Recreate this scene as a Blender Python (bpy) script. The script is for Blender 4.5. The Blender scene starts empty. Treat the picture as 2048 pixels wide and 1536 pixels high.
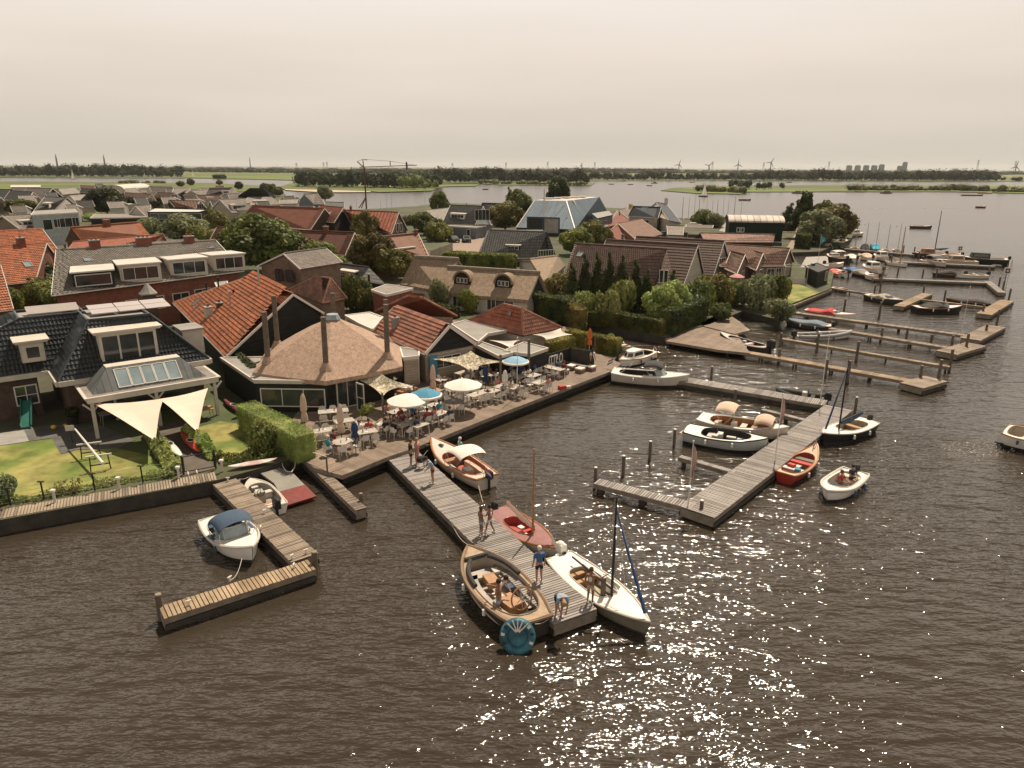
import bpy, bmesh, math, random
import numpy as np
from math import sin, cos, pi, radians, atan2, sqrt, hypot
from mathutils import Vector, Matrix
random.seed(7); NR = np.random.default_rng(7)
SC = bpy.context.scene; COL = SC.collection
# ------------------------------------------------------------------ camera, world, sun
FPX = 1422.; PITCH = radians(16.95); ROLL = radians(0.3); CH = 17.5
_f = np.array([0, cos(PITCH), -sin(PITCH)]); _r0 = np.array([1., 0, 0]); _u0 = np.cross(_r0, _f)
_r = _r0*cos(ROLL)+_u0*sin(ROLL); _u = _u0*cos(ROLL)-_r0*sin(ROLL)
def P(x, y, z=0.):
    "point of the world on the level z seen at photo pixel x, y"
    d = _f*FPX+_r*(x-1024)-_u*(y-768)
    t = (z-CH)/d[2] if d[2] < -1e-3 else 30000/FPX
    return Vector((d[0]*t, d[1]*t, z))
cam = bpy.data.cameras.new('camera'); co = bpy.data.objects.new('camera', cam); COL.objects.link(co)
cam.sensor_width = 36; cam.lens = FPX/2048*36; cam.clip_start = .5; cam.clip_end = 60000
co.matrix_world = Matrix(((_r[0], _u[0], -_f[0], 0), (_r[1], _u[1], -_f[1], 0), (_r[2], _u[2], -_f[2], CH), (0, 0, 0, 1)))
SC.camera = co
SUN_AZ = radians(67); SUN_EL = radians(60)      # azimuth from +x, counter-clockwise
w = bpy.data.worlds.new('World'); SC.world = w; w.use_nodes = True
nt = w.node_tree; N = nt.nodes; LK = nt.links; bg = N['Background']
sky = N.new('ShaderNodeTexSky'); sky.sky_type = 'NISHITA'; sky.sun_disc = False
sky.sun_elevation = SUN_EL; sky.sun_rotation = pi/2-SUN_AZ; sky.dust_density = 4; sky.ozone_density = 1
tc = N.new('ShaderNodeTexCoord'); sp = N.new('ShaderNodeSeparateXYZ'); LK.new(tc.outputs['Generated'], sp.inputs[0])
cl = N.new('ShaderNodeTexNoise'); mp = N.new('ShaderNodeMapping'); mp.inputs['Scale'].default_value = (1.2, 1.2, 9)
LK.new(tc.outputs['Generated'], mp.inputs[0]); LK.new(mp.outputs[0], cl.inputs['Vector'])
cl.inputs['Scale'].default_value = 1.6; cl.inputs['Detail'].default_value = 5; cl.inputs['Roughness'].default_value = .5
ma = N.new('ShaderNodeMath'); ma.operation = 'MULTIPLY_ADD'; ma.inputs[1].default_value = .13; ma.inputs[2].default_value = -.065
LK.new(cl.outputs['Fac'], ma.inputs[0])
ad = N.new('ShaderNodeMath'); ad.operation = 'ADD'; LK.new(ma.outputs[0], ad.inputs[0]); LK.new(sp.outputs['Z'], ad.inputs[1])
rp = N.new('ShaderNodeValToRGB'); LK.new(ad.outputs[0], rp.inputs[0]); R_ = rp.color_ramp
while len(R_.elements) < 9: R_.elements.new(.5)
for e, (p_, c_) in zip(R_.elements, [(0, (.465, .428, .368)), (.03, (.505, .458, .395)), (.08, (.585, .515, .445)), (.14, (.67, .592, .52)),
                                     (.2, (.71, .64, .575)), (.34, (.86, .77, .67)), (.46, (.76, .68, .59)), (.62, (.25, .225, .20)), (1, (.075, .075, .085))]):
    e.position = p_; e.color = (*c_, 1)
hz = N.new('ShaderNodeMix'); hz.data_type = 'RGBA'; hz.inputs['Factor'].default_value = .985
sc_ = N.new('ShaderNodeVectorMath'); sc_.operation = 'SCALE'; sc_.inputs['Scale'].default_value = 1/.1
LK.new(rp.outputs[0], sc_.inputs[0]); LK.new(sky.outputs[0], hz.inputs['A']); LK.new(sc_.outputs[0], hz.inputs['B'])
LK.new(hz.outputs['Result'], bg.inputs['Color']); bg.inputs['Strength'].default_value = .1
sl = bpy.data.lights.new('sun', 'SUN'); sl.energy = 5.; sl.angle = radians(.5); sl.color = (1, .87, .70)
so = bpy.data.objects.new('sun', sl); COL.objects.link(so)
sd = Vector((cos(SUN_AZ)*cos(SUN_EL), sin(SUN_AZ)*cos(SUN_EL), sin(SUN_EL)))
so.rotation_euler = sd.to_track_quat('Z', 'Y').to_euler(); so.location = (30, 80, 90)
vs = SC.view_settings; vs.view_transform = 'Standard'; vs.look = 'None'; vs.exposure = .35; vs.gamma = 1
# ------------------------------------------------------------------ materials
MT = {}
def nodes(m):
    m.use_nodes = True; t = m.node_tree; return t, t.nodes, t.links, t.nodes['Principled BSDF']
def M(name, col, rough=.7, var=.25, scale=1.5, metal=0, kind=None, bump=.3, p=(.3, .2), col2=None, spec=.3, trans=0, stretch=None, coord='Object'):
    "procedural material: base colour with noise variation and a surface pattern of the given kind"
    if name in MT: return MT[name]
    m = bpy.data.materials.new(name); t, n, l, b = nodes(m); MT[name] = m
    b.inputs['Roughness'].default_value = rough; b.inputs['Metallic'].default_value = metal
    b.inputs['Specular IOR Level'].default_value = spec
    if trans: b.inputs['Transmission Weight'].default_value = trans
    tc = n.new('ShaderNodeTexCoord')
    nz = n.new('ShaderNodeTexNoise'); nz.inputs['Scale'].default_value = scale; nz.inputs['Detail'].default_value = 6; nz.inputs['Roughness'].default_value = .65
    mp = n.new('ShaderNodeMapping'); l.new(tc.outputs[coord], mp.inputs[0]); l.new(mp.outputs[0], nz.inputs['Vector'])
    if stretch: mp.inputs['Scale'].default_value = stretch
    cr = n.new('ShaderNodeMapRange'); cr.inputs['From Min'].default_value = .3; cr.inputs['From Max'].default_value = .7
    cr.inputs['To Min'].default_value = 1-var; cr.inputs['To Max'].default_value = 1+var
    l.new(nz.outputs['Fac'], cr.inputs[0])
    mx = n.new('ShaderNodeVectorMath'); mx.operation = 'SCALE'
    if col2:
        cm = n.new('ShaderNodeMix'); cm.data_type = 'RGBA'; cm.inputs['A'].default_value = (*col, 1); cm.inputs['B'].default_value = (*col2, 1)
        n2 = n.new('ShaderNodeTexNoise'); n2.inputs['Scale'].default_value = scale*.37; n2.inputs['Detail'].default_value = 4
        l.new(mp.outputs[0], n2.inputs['Vector']); r2 = n.new('ShaderNodeMapRange'); r2.inputs['From Min'].default_value = .42; r2.inputs['From Max'].default_value = .6
        l.new(n2.outputs['Fac'], r2.inputs[0]); l.new(r2.outputs[0], cm.inputs['Factor']); l.new(cm.outputs['Result'], mx.inputs[0])
    else: mx.inputs[0].default_value = col
    l.new(cr.outputs[0], mx.inputs['Scale']); last = mx.outputs[0]
    def math_(op, a, c=0., d=None):
        q = n.new('ShaderNodeMath'); q.operation = op
        for i, x in enumerate((a, c) if d is None else (a, c, d)):
            if isinstance(x, (int, float)): q.inputs[i].default_value = x
            else: l.new(x, q.inputs[i])
        return q.outputs[0]
    h = None
    if kind == 'tile':      # UV in metres: v runs up the slope in courses of p[0], u along them in pans of p[1]
        sx = n.new('ShaderNodeSeparateXYZ'); l.new(tc.outputs['UV'], sx.inputs[0])
        fv = math_('FRACT', math_('DIVIDE', sx.outputs['Y'], p[0])); fu = math_('SINE', math_('MULTIPLY', sx.outputs['X'], 2*pi/p[1]))
        h = math_('ADD', math_('MULTIPLY', fv, -.5*p[0]), math_('MULTIPLY', fu, .2*p[1]))
        gr = math_('GREATER_THAN', fv, .25); gs = math_('MULTIPLY_ADD', gr, .75, .4)  # row shading at the course steps, put into the tile colour
        wn = n.new('ShaderNodeTexWhiteNoise'); cb = n.new('ShaderNodeCombineXYZ')
        l.new(math_('FLOOR', math_('DIVIDE', sx.outputs['X'], p[1])), cb.inputs[0]); l.new(math_('FLOOR', math_('DIVIDE', sx.outputs['Y'], p[0])), cb.inputs[1])
        l.new(cb.outputs[0], wn.inputs['Vector']); tv = math_('MULTIPLY_ADD', wn.outputs['Value'], .35, .82)
        m2 = n.new('ShaderNodeVectorMath'); m2.operation = 'SCALE'; l.new(last, m2.inputs[0]); l.new(math_('MULTIPLY', gs, tv), m2.inputs['Scale']); last = m2.outputs[0]
    elif kind in ('siding', 'plank', 'seam'):   # lines across object z (siding) or along UV u (plank, seam)
        sx = n.new('ShaderNodeSeparateXYZ'); l.new(tc.outputs['Object' if kind == 'siding' else 'UV'], sx.inputs[0])
        a = sx.outputs['Z' if kind == 'siding' else 'X']; q = math_('DIVIDE', a, p[0]); fr = math_('FRACT', q)
        h = math_('MULTIPLY', fr, p[0]*.3)
        gs = math_('MULTIPLY_ADD', math_('GREATER_THAN', fr, .12), .5, .5)
        wn = n.new('ShaderNodeTexWhiteNoise'); wn.noise_dimensions = '1D'; l.new(math_('FLOOR', q), wn.inputs['W'])
        tv = math_('MULTIPLY', gs, math_('MULTIPLY_ADD', wn.outputs['Value'], .3, .85))
        m2 = n.new('ShaderNodeVectorMath'); m2.operation = 'SCALE'; l.new(last, m2.inputs[0]); l.new(tv, m2.inputs['Scale']); last = m2.outputs[0]
    elif kind == 'brick':
        bk = n.new('ShaderNodeTexBrick'); bk.inputs['Scale'].default_value = 1; bk.inputs['Brick Width'].default_value = .24; bk.inputs['Row Height'].default_value = .075
        bk.inputs['Mortar Size'].default_value = .01; bk.inputs['Color1'].default_value = (.8, .8, .8, 1); bk.inputs['Color2'].default_value = (1.2, 1.2, 1.2, 1); bk.inputs['Mortar'].default_value = (1.3, 1.3, 1.2, 1)
        sx = n.new('ShaderNodeSeparateXYZ'); l.new(tc.outputs['Object'], sx.inputs[0]); cb = n.new('ShaderNodeCombineXYZ')
        l.new(math_('ADD', sx.outputs['X'], sx.outputs['Y']), cb.inputs[0]); l.new(sx.outputs['Z'], cb.inputs[1]); l.new(cb.outputs[0], bk.inputs['Vector'])
        m2 = n.new('ShaderNodeVectorMath'); m2.operation = 'MULTIPLY'; l.new(last, m2.inputs[0]); l.new(bk.outputs['Color'], m2.inputs[1]); last = m2.outputs[0]
    elif kind == 'leaf':
        oi = n.new('ShaderNodeObjectInfo'); hs = n.new('ShaderNodeHueSaturation'); l.new(last, hs.inputs['Color'])
        l.new(math_('MULTIPLY_ADD', oi.outputs['Random'], .04, .48), hs.inputs['Hue']); l.new(math_('MULTIPLY_ADD', oi.outputs['Random'], .5, .75), hs.inputs['Value'])
        last = hs.outputs['Color']
    if h is None and bump: h = math_('MULTIPLY', nz.outputs['Fac'], .05)
    if h is not None and bump:
        bp = n.new('ShaderNodeBump'); bp.inputs['Strength'].default_value = min(1, bump if kind is None or kind == 'leaf' else 1); bp.inputs['Distance'].default_value = 1 if kind else .6
        l.new(h, bp.inputs['Height']); l.new(bp.outputs[0], b.inputs['Normal'])
    l.new(last, b.inputs['Base Color'])
    if kind == 'leaf':
        tr = n.new('ShaderNodeBsdfTranslucent'); l.new(last, tr.inputs[0]); ms = n.new('ShaderNodeMixShader'); ms.inputs[0].default_value = .35
        l.new(b.outputs[0], ms.inputs[1]); l.new(tr.outputs[0], ms.inputs[2]); l.new(ms.outputs[0], n['Material Output'].inputs[0])
    return m
WHITE = M('white_paint', (.62, .57, .51), .5, .08, 3, bump=0)
CREAM = M('cream_paint', (.50, .45, .38), .6, .12, 2, bump=0)
GEL = M('gelcoat_white', (.72, .68, .61), .25, .06, 2, bump=0, spec=.5)
BLACK = M('black_paint', (.018, .018, .018), .5, .3, 2, bump=0)
RUBBER = M('black_rubber', (.02, .02, .02), .6, .2, 3, bump=0)
CHARC = M('charcoal_fabric', (.05, .048, .045), .9, .3, 4)
GLASS = M('window_glass', (.03, .035, .035), .08, .5, .8, bump=0, spec=.8)
GLASSL = M('sky_glass', (.20, .25, .26), .06, .25, .6, bump=0, spec=.9)
STEEL = M('steel', (.45, .45, .43), .35, .15, 3, metal=.8, bump=0)
ZINC = M('zinc_sheet', (.27, .28, .27), .45, .25, 1.5, metal=.3, bump=0)
WOOD = M('weathered_wood', (.20, .165, .125), .8, .35, 2, kind=None, stretch=(1, 1, 1), bump=.4)
DECK = M('deck_boards', (.27, .21, .155), .75, .3, .9, bump=.4)
DECKG = M('grey_deck_boards', (.27, .24, .215), .7, .22, .8, bump=.4)
DECKY = M('tan_deck_boards', (.31, .225, .14), .75, .3, .9, bump=.4)
DECK2 = M('deck_boards_worn', (.16, .125, .095), .8, .35, .9, bump=.4); DECKG2 = M('grey_deck_boards_worn', (.19, .168, .148), .75, .25, .8, bump=.4); DECKY2 = M('tan_deck_boards_worn', (.23, .16, .095), .8, .35, .9, bump=.4)
DKWOOD = M('dark_wet_wood', (.045, .038, .03), .8, .4, 2)
POLE = M('pole_wood', (.13, .10, .075), .85, .35, 2)
TEAK = M('teak', (.36, .20, .10), .55, .25, 3)
VARN = M('varnished_wood', (.33, .15, .06), .35, .25, 3, bump=0)
REDP = M('red_paint', (.42, .045, .03), .4, .15, 2, bump=0)
BLUEC = M('blue_canvas', (.05, .08, .12), .8, .15, 3)
BLUEB = M('bright_blue_canvas', (.06, .22, .32), .8, .15, 3)
TANC = M('tan_canvas', (.52, .38, .28), .8, .12, 2)
SAILW = M('sail_cloth', (.66, .60, .53), .8, .08, 1.5)
GRASS = M('lawn', (.115, .15, .03), .9, .38, .8, col2=(.25, .225, .07), bump=1.)
EARTH = M('earth', (.085, .075, .05), .95, .4, .15, col2=(.06, .075, .03), bump=.6)
PAVE = M('brick_paving', (.25, .185, .14), .85, .2, 1.2)
CONC = M('concrete', (.27, .25, .225), .85, .2, 1)
LEAF = {
 'mid': M('leaf_mid', (.09, .108, .025), .6, .6, 1.1, kind='leaf', col2=(.165, .17, .042)),
 'dark': M('leaf_dark', (.04, .053, .016), .6, .5, 1.1, kind='leaf', col2=(.085, .095, .025)),
 'light': M('leaf_light', (.20, .25, .065), .6, .5, 1.4, kind='leaf', col2=(.34, .36, .12)),
 'silver': M('leaf_silver', (.17, .19, .085), .6, .5, 1.2, kind='leaf', col2=(.27, .28, .14)),
 'gold': M('leaf_gold', (.21, .175, .04), .6, .5, 1.0, kind='leaf', col2=(.07, .075, .02)),
 'lime': M('leaf_lime', (.20, .195, .04), .6, .4, 1.3, kind='leaf', col2=(.08, .10, .022)),
 'foam': M('water_foam', (.6, .56, .5), .5, .1, 2, kind='leaf', bump=0),
 'far': M('leaf_far', (.03, .042, .018), .8, .6, .09, kind='leaf', col2=(.05, .055, .022), bump=0)}
def col(name, c, rough=.7, **k): return M(name, c, rough, k.pop('var', .12), k.pop('scale', 3), bump=k.pop('bump', 0), **k)
# ------------------------------------------------------------------ mesh building
class MB:
    def __init__(s): s.v = []; s.f = []; s.m = []; s.u = []; s.mats = []; s.T = None
    def mi(s, mat):
        if mat not in s.mats: s.mats.append(mat)
        return s.mats.index(mat)
    def add(s, vs, fs, mat, uvs=None):
        o = len(s.v); k = s.mi(mat)
        if s.T is not None: vs = [s.T @ Vector(q) for q in vs]
        s.v += [tuple(q) for q in vs]
        for i, f in enumerate(fs):
            s.f.append([o+j for j in f]); s.m.append(k); s.u.append([uvs[j] for j in f] if uvs else None)
        return s
    def box(s, x, y, z, sx, sy, sz, mat, rz=0, taper=1.):
        "box centred on x, y with its bottom at z"
        a, b = sx/2, sy/2; c_, s_ = cos(rz), sin(rz); vs = []
        for zz, k in ((z, 1), (z+sz, taper)):
            for px, py in ((-a, -b), (a, -b), (a, b), (-a, b)): vs.append((x+(px*c_-py*s_)*k, y+(px*s_+py*c_)*k, zz))
        return s.add(vs, [(0, 3, 2, 1), (4, 5, 6, 7), (0, 1, 5, 4), (1, 2, 6, 5), (2, 3, 7, 6), (3, 0, 4, 7)], mat)
    def beam(s, a, b, wd, th, mat):
        "rectangular bar from a to b"
        a = Vector(a); b = Vector(b); d = (b-a).normalized(); r = d.cross(Vector((0, 0, 1)))
        if r.length < 1e-3: r = Vector((1, 0, 0))
        r.normalize(); u = r.cross(d); vs = []
        for q in (a, b):
            for i, j in ((-1, -1), (1, -1), (1, 1), (-1, 1)): vs.append(q+r*(i*wd/2)+u*(j*th/2))
        return s.add(vs, [(0, 3, 2, 1), (4, 5, 6, 7), (0, 1, 5, 4), (1, 2, 6, 5), (2, 3, 7, 6), (3, 0, 4, 7)], mat)
    def tube(s, pts, rad, mat, n=8, caps=True, closed=False):
        pts = [Vector(q) for q in pts]; k = len(pts)
        if not hasattr(rad, '__len__'): rad = [rad]*k
        vs = []; prev = None
        for i, q in enumerate(pts):
            if closed: d = pts[(i+1) % k]-pts[i-1]
            else: d = pts[min(i+1, k-1)]-pts[max(i-1, 0)]
            d = d.normalized() if d.length > 1e-9 else Vector((0, 0, 1))
            if prev is None:
                r = d.cross(Vector((0, 0, 1)))
                if r.length < 1e-2: r = Vector((1, 0, 0))
            else: r = prev-d*prev.dot(d)
            r.normalize(); prev = r; u = d.cross(r)
            for j in range(n): t = 2*pi*j/n; vs.append(q+(r*cos(t)+u*sin(t))*rad[i])
        fs = []
        for i in range(k if closed else k-1):
            for j in range(n): a = i*n; b = ((i+1) % k)*n; fs.append((a+j, a+(j+1) % n, b+(j+1) % n, b+j))
        if caps and not closed: fs += [tuple(range(n-1, -1, -1)), tuple((k-1)*n+j for j in range(n))]
        return s.add(vs, fs, mat)
    def poly(s, pts, mat, uvs=None): return s.add(pts, [tuple(range(len(pts)))], mat, uvs)
    def prism(s, pts, z0, z1, mat, side=None):
        k = len(pts); vs = [(q[0], q[1], z0) for q in pts]+[(q[0], q[1], z1) for q in pts]
        s.add(vs, [tuple(range(k, 2*k)), tuple(range(k-1, -1, -1))], mat)
        return s.add(vs, [(i, (i+1) % k, k+(i+1) % k, k+i) for i in range(k)], side or mat)
    def slab(s, pts, t, mat, side=None, uvs=None):
        "thick sheet: top face through pts, thickness t downward"
        k = len(pts); pts = [Vector(q) for q in pts]; vs = pts+[q-Vector((0, 0, t)) for q in pts]
        s.add(vs[:k], [tuple(range(k))], mat, uvs)
        return s.add(vs, [tuple(range(2*k-1, k-1, -1))]+[(i, k+i, k+(i+1) % k, (i+1) % k) for i in range(k)], side or mat)
    def ball(s, c, r, mat, nu=10, nv=7, sc=(1, 1, 1)):
        vs = [(c[0], c[1], c[2]-r*sc[2])]
        for i in range(1, nv):
            a = -pi/2+pi*i/nv
            for j in range(nu): t = 2*pi*j/nu; vs.append((c[0]+r*sc[0]*cos(a)*cos(t), c[1]+r*sc[1]*cos(a)*sin(t), c[2]+r*sc[2]*sin(a)))
        vs.append((c[0], c[1], c[2]+r*sc[2])); fs = [(0, 1+(j+1) % nu, 1+j) for j in range(nu)]
        for i in range(nv-2):
            for j in range(nu): a = 1+i*nu; fs.append((a+j, a+(j+1) % nu, a+nu+(j+1) % nu, a+nu+j))
        e = len(vs)-1; a = 1+(nv-2)*nu; fs += [(a+j, a+(j+1) % nu, e) for j in range(nu)]
        return s.add(vs, fs, mat)
    def grid(s, rows, mat, uvr=None, wrap=False):
        k = len(rows[0]); vs = [q for r in rows for q in r]; fs = []
        for i in range(len(rows)-1):
            for j in range(k if wrap else k-1): fs.append((i*k+j, i*k+(j+1) % k, (i+1)*k+(j+1) % k, (i+1)*k+j))
        return s.add(vs, fs, mat, [q for r in uvr for q in r] if uvr else None)
    def build(s, name, parent=None, smooth=False, loc=None, fixn=False):
        me = bpy.data.meshes.new(name); me.from_pydata(s.v, [], s.f)
        for m in s.mats: me.materials.append(m)
        me.polygons.foreach_set('material_index', s.m)
        if any(q for q in s.u):
            ul = me.uv_layers.new(name='UV'); d = []
            for f, q in zip(s.f, s.u): d += [c for t in (q if q else [(0, 0)]*len(f)) for c in (t[0], t[1])]
            ul.data.foreach_set('uv', d)
        if smooth: me.polygons.foreach_set('use_smooth', [True]*len(s.f))
        if fixn:
            bm = bmesh.new(); bm.from_mesh(me); bmesh.ops.recalc_face_normals(bm, faces=bm.faces); bm.to_mesh(me); bm.free()
        me.update(); o = bpy.data.objects.new(name, me); COL.objects.link(o)
        if parent: o.parent = parent
        if loc is not None: o.location = loc
        return o
def tag(o, label=None, cat=None, group=None, kind=None):
    if label: o['label'] = label
    if cat: o['category'] = cat
    if group: o['group'] = group
    if kind: o['kind'] = kind
    return o
def empty(name, loc, rz=0, label=None, cat=None, group=None):
    o = bpy.data.objects.new(name, None); COL.objects.link(o); o.location = loc; o.rotation_euler = (0, 0, rz); o.empty_display_size = .3
    return tag(o, label, cat, group)
def dup(root, loc=None, rz=None, label=None, group=None, sc=None):
    "a copy of a thing with copies of its parts and sub-parts, sharing mesh data"
    def cp(o, par):
        c = o.copy(); COL.objects.link(c); c.parent = par
        for k in o.children: cp(k, c)
        return c
    r = cp(root, None)
    if loc is not None: r.location = loc
    if rz is not None: r.rotation_euler = (0, 0, rz)
    if sc is not None: r.scale = sc if hasattr(sc, '__len__') else (sc, sc, sc)
    return tag(r, label, None, group)
def struct(o): o['kind'] = 'structure'; return o
def ang(a, b): return atan2(b[1]-a[1], b[0]-a[0])
def lerp(a, b, t): return a+(b-a)*t
# ------------------------------------------------------------------ water, land
def water_mat():
    m = bpy.data.materials.new('harbour_water'); t, n, l, b = nodes(m)
    b.inputs['Base Color'].default_value = (.038, .029, .0195, 1); b.inputs['Roughness'].default_value = .06
    b.inputs['IOR'].default_value = 1.53; b.inputs['Specular IOR Level'].default_value = .5
    tc = n.new('ShaderNodeTexCoord'); hs = []
    for sc_, rot, st, amp, det, rgh in ((.8, 12, (.65, 1.4, 1), .24, 1, .5), (2.9, -8, (.5, 1.45, 1), .098, 2, .5), (7.5, 20, (.6, 1.4, 1), .025, 1, .5), (.07, 0, (1, 1, 1), .0, 2, .5)):
        mp = n.new('ShaderNodeMapping'); mp.inputs['Rotation'].default_value = (0, 0, radians(rot)); mp.inputs['Scale'].default_value = st
        nz = n.new('ShaderNodeTexNoise'); nz.inputs['Scale'].default_value = sc_; nz.inputs['Detail'].default_value = det; nz.inputs['Roughness'].default_value = rgh
        nz.inputs['Distortion'].default_value = .35
        l.new(tc.outputs['Object'], mp.inputs[0]); l.new(mp.outputs[0], nz.inputs['Vector'])
        hs.append((nz.outputs['Fac'], amp))
    tot = None
    for o, a in hs[:3]:
        q = n.new('ShaderNodeMath'); q.operation = 'MULTIPLY_ADD'; l.new(o, q.inputs[0]); q.inputs[1].default_value = a
        if tot is None: q.inputs[2].default_value = 0
        else: l.new(tot, q.inputs[2])
        tot = q.outputs[0]
    # calmer and rougher patches of wind
    rr = n.new('ShaderNodeMapRange'); rr.inputs['From Min'].default_value = .35; rr.inputs['From Max'].default_value = .65; rr.inputs['To Min'].default_value = .7; rr.inputs['To Max'].default_value = 1.15
    l.new(hs[3][0], rr.inputs[0]); q0 = n.new('ShaderNodeMath'); q0.operation = 'MULTIPLY'; l.new(tot, q0.inputs[0]); l.new(rr.outputs[0], q0.inputs[1])
    sy = n.new('ShaderNodeSeparateXYZ'); l.new(tc.outputs['Object'], sy.inputs[0]); fy = n.new('ShaderNodeMapRange'); fy.interpolation_type = 'SMOOTHSTEP'   # the open lake beyond the harbour lies calmer
    for k_, v_ in zip(('From Min', 'From Max', 'To Min', 'To Max'), (45, 260, 1, .06)): fy.inputs[k_].default_value = v_
    fr_ = n.new('ShaderNodeMapRange')
    for k_, v_ in zip(('From Min', 'From Max', 'To Min', 'To Max'), (40, 240, .06, .22)): fr_.inputs[k_].default_value = v_
    l.new(sy.outputs['Y'], fr_.inputs[0]); l.new(fr_.outputs[0], b.inputs['Roughness'])
    l.new(sy.outputs['Y'], fy.inputs[0]); q = n.new('ShaderNodeMath'); q.operation = 'MULTIPLY'; l.new(q0.outputs[0], q.inputs[0])
    dv = n.new('ShaderNodeVectorMath'); dv.operation = 'DISTANCE'; l.new(tc.outputs['Object'], dv.inputs[0]); dv.inputs[1].default_value = P(1090, 840)      # the basin between the terrace and the jetties lies sheltered
    ds = n.new('ShaderNodeMapRange'); ds.interpolation_type = 'SMOOTHSTEP'; l.new(dv.outputs['Value'], ds.inputs[0])
    for k_, v_ in zip(('From Min', 'From Max', 'To Min', 'To Max'), (5, 16, .5, 1)): ds.inputs[k_].default_value = v_
    qq = n.new('ShaderNodeMath'); qq.operation = 'MULTIPLY'; l.new(fy.outputs[0], qq.inputs[0]); l.new(ds.outputs[0], qq.inputs[1]); l.new(qq.outputs[0], q.inputs[1])
    bp = n.new('ShaderNodeBump'); bp.inputs['Strength'].default_value = 1; bp.inputs['Distance'].default_value = 1
    l.new(q.outputs[0], bp.inputs['Height']); l.new(bp.outputs[0], b.inputs['Normal']); return m
WATER = water_mat()
mb = MB(); F = 30000; mb.poly([(-F, -60, 0), (F, -60, 0), (F, F, 0), (-F, F, 0)], WATER); struct(mb.build('water'))
def land(name, pts, z, mat, depth=1.6, side=None):
    mb = MB(); q = [(p[0], p[1]) if len(p) == 3 else P(p[0], p[1], z)[:2] for p in pts]
    a = sum(q[i][0]*q[(i+1) % len(q)][1]-q[(i+1) % len(q)][0]*q[i][1] for i in range(len(q)))
    if a < 0: q = q[::-1]
    mb.prism(q, z-depth, z, mat, side or DKWOOD); return struct(mb.build(name))
W = lambda x, y: (x, y, 0)
MEADOW = M('meadow', (.12, .15, .035), .95, .35, .012, col2=(.09, .10, .035), bump=0)
FARG = M('far_fields', (.085, .105, .035), .95, .3, .004, col2=(.13, .13, .06), bump=0)
SAND = M('sand', (.42, .32, .22), .95, .15, .2, bump=0)
VILL = land('ground', [W(-60, -6), W(-34, 25.5), (0, 1040), (432, 961), (560, 925), (622, 905), (690, 925), (780, 893), (1000, 812), (1218, 737), (1238, 706), (1205, 692), (1160, 672), (1105, 652), (1118, 640),
  (1200, 652), (1332, 674), (1345, 668), (1420, 648), (1485, 622), (1560, 640), (1572, 612), (1660, 578), (1668, 545), (1600, 530), (1575, 505), (1640, 503), (1700, 480), (1716, 455), (1690, 438), (1562, 440), (1440, 446), (1362, 438), (1330, 420), (1230, 416),
  (1000, 410), (880, 405), (840, 412), (700, 420), (640, 409), (575, 394), (560, 378), (430, 366), (0, 362.5), W(-900, 700), W(-700, 60)], .8, EARTH)
land('far_land', [(-900, 351), (0, 354.6), (375, 356), (540, 359.5), (640, 361.5), (700, 368), (880, 367.5), (950, 366), (1000, 369.4), (1182, 371), (1190, 366), (1125, 361.8), (1300, 361.2), (1650, 361.3), (2048, 363), (3300, 370), W(28000, 26000), W(-28000, 26000)], .5, FARG)
land('sand_beach', [(566, 377), (600, 372), (740, 376), (742, 384), (645, 384.5), (572, 380)], .62, SAND)
land('peninsula', [(560, 373), (592, 363), (700, 362), (880, 366), (886, 373), (862, 381), (760, 384), (735, 382), (640, 379), (566, 377.6)], .7, MEADOW)
land('wooded_spit', [(870, 374), (880, 369), (960, 367.5), (950, 372.5), (905, 372.5)], .6, MEADOW)
land('meadow', [(-700, 356.5), (0, 362.8), (430, 366.2), (560, 373.4), (566, 378), (540, 384), (300, 376), (0, 378), (-700, 378)], 1.0, MEADOW)
land('grass_island', [(1322, 380.5), (1350, 375), (1460, 372), (1600, 370.5), (1750, 369), (2048, 372), (2900, 378), (2900, 392), (2048, 386.5), (1900, 383), (1600, 383.2), (1495, 383.5), (1480, 387.8), (1390, 386)], .5, MEADOW)
# far fields seen between the woods
land('green_field', [(370, 354.5), (372, 344), (590, 347), (618, 356), (592, 360.3), (540, 358.6)], .75, MEADOW)
land('pale_field', [(930, 349.5), (1100, 347), (1500, 349), (1500, 353), (1100, 353)], .9, M('pale_field_grass', (.16, .17, .06), .95, .3, .005, bump=0))
land('reed_field', [(1990, 349.5), (2300, 351), (2300, 357), (1990, 356)], .9, M('reed_field_grass', (.15, .15, .06), .95, .3, .005, bump=0))
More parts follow.
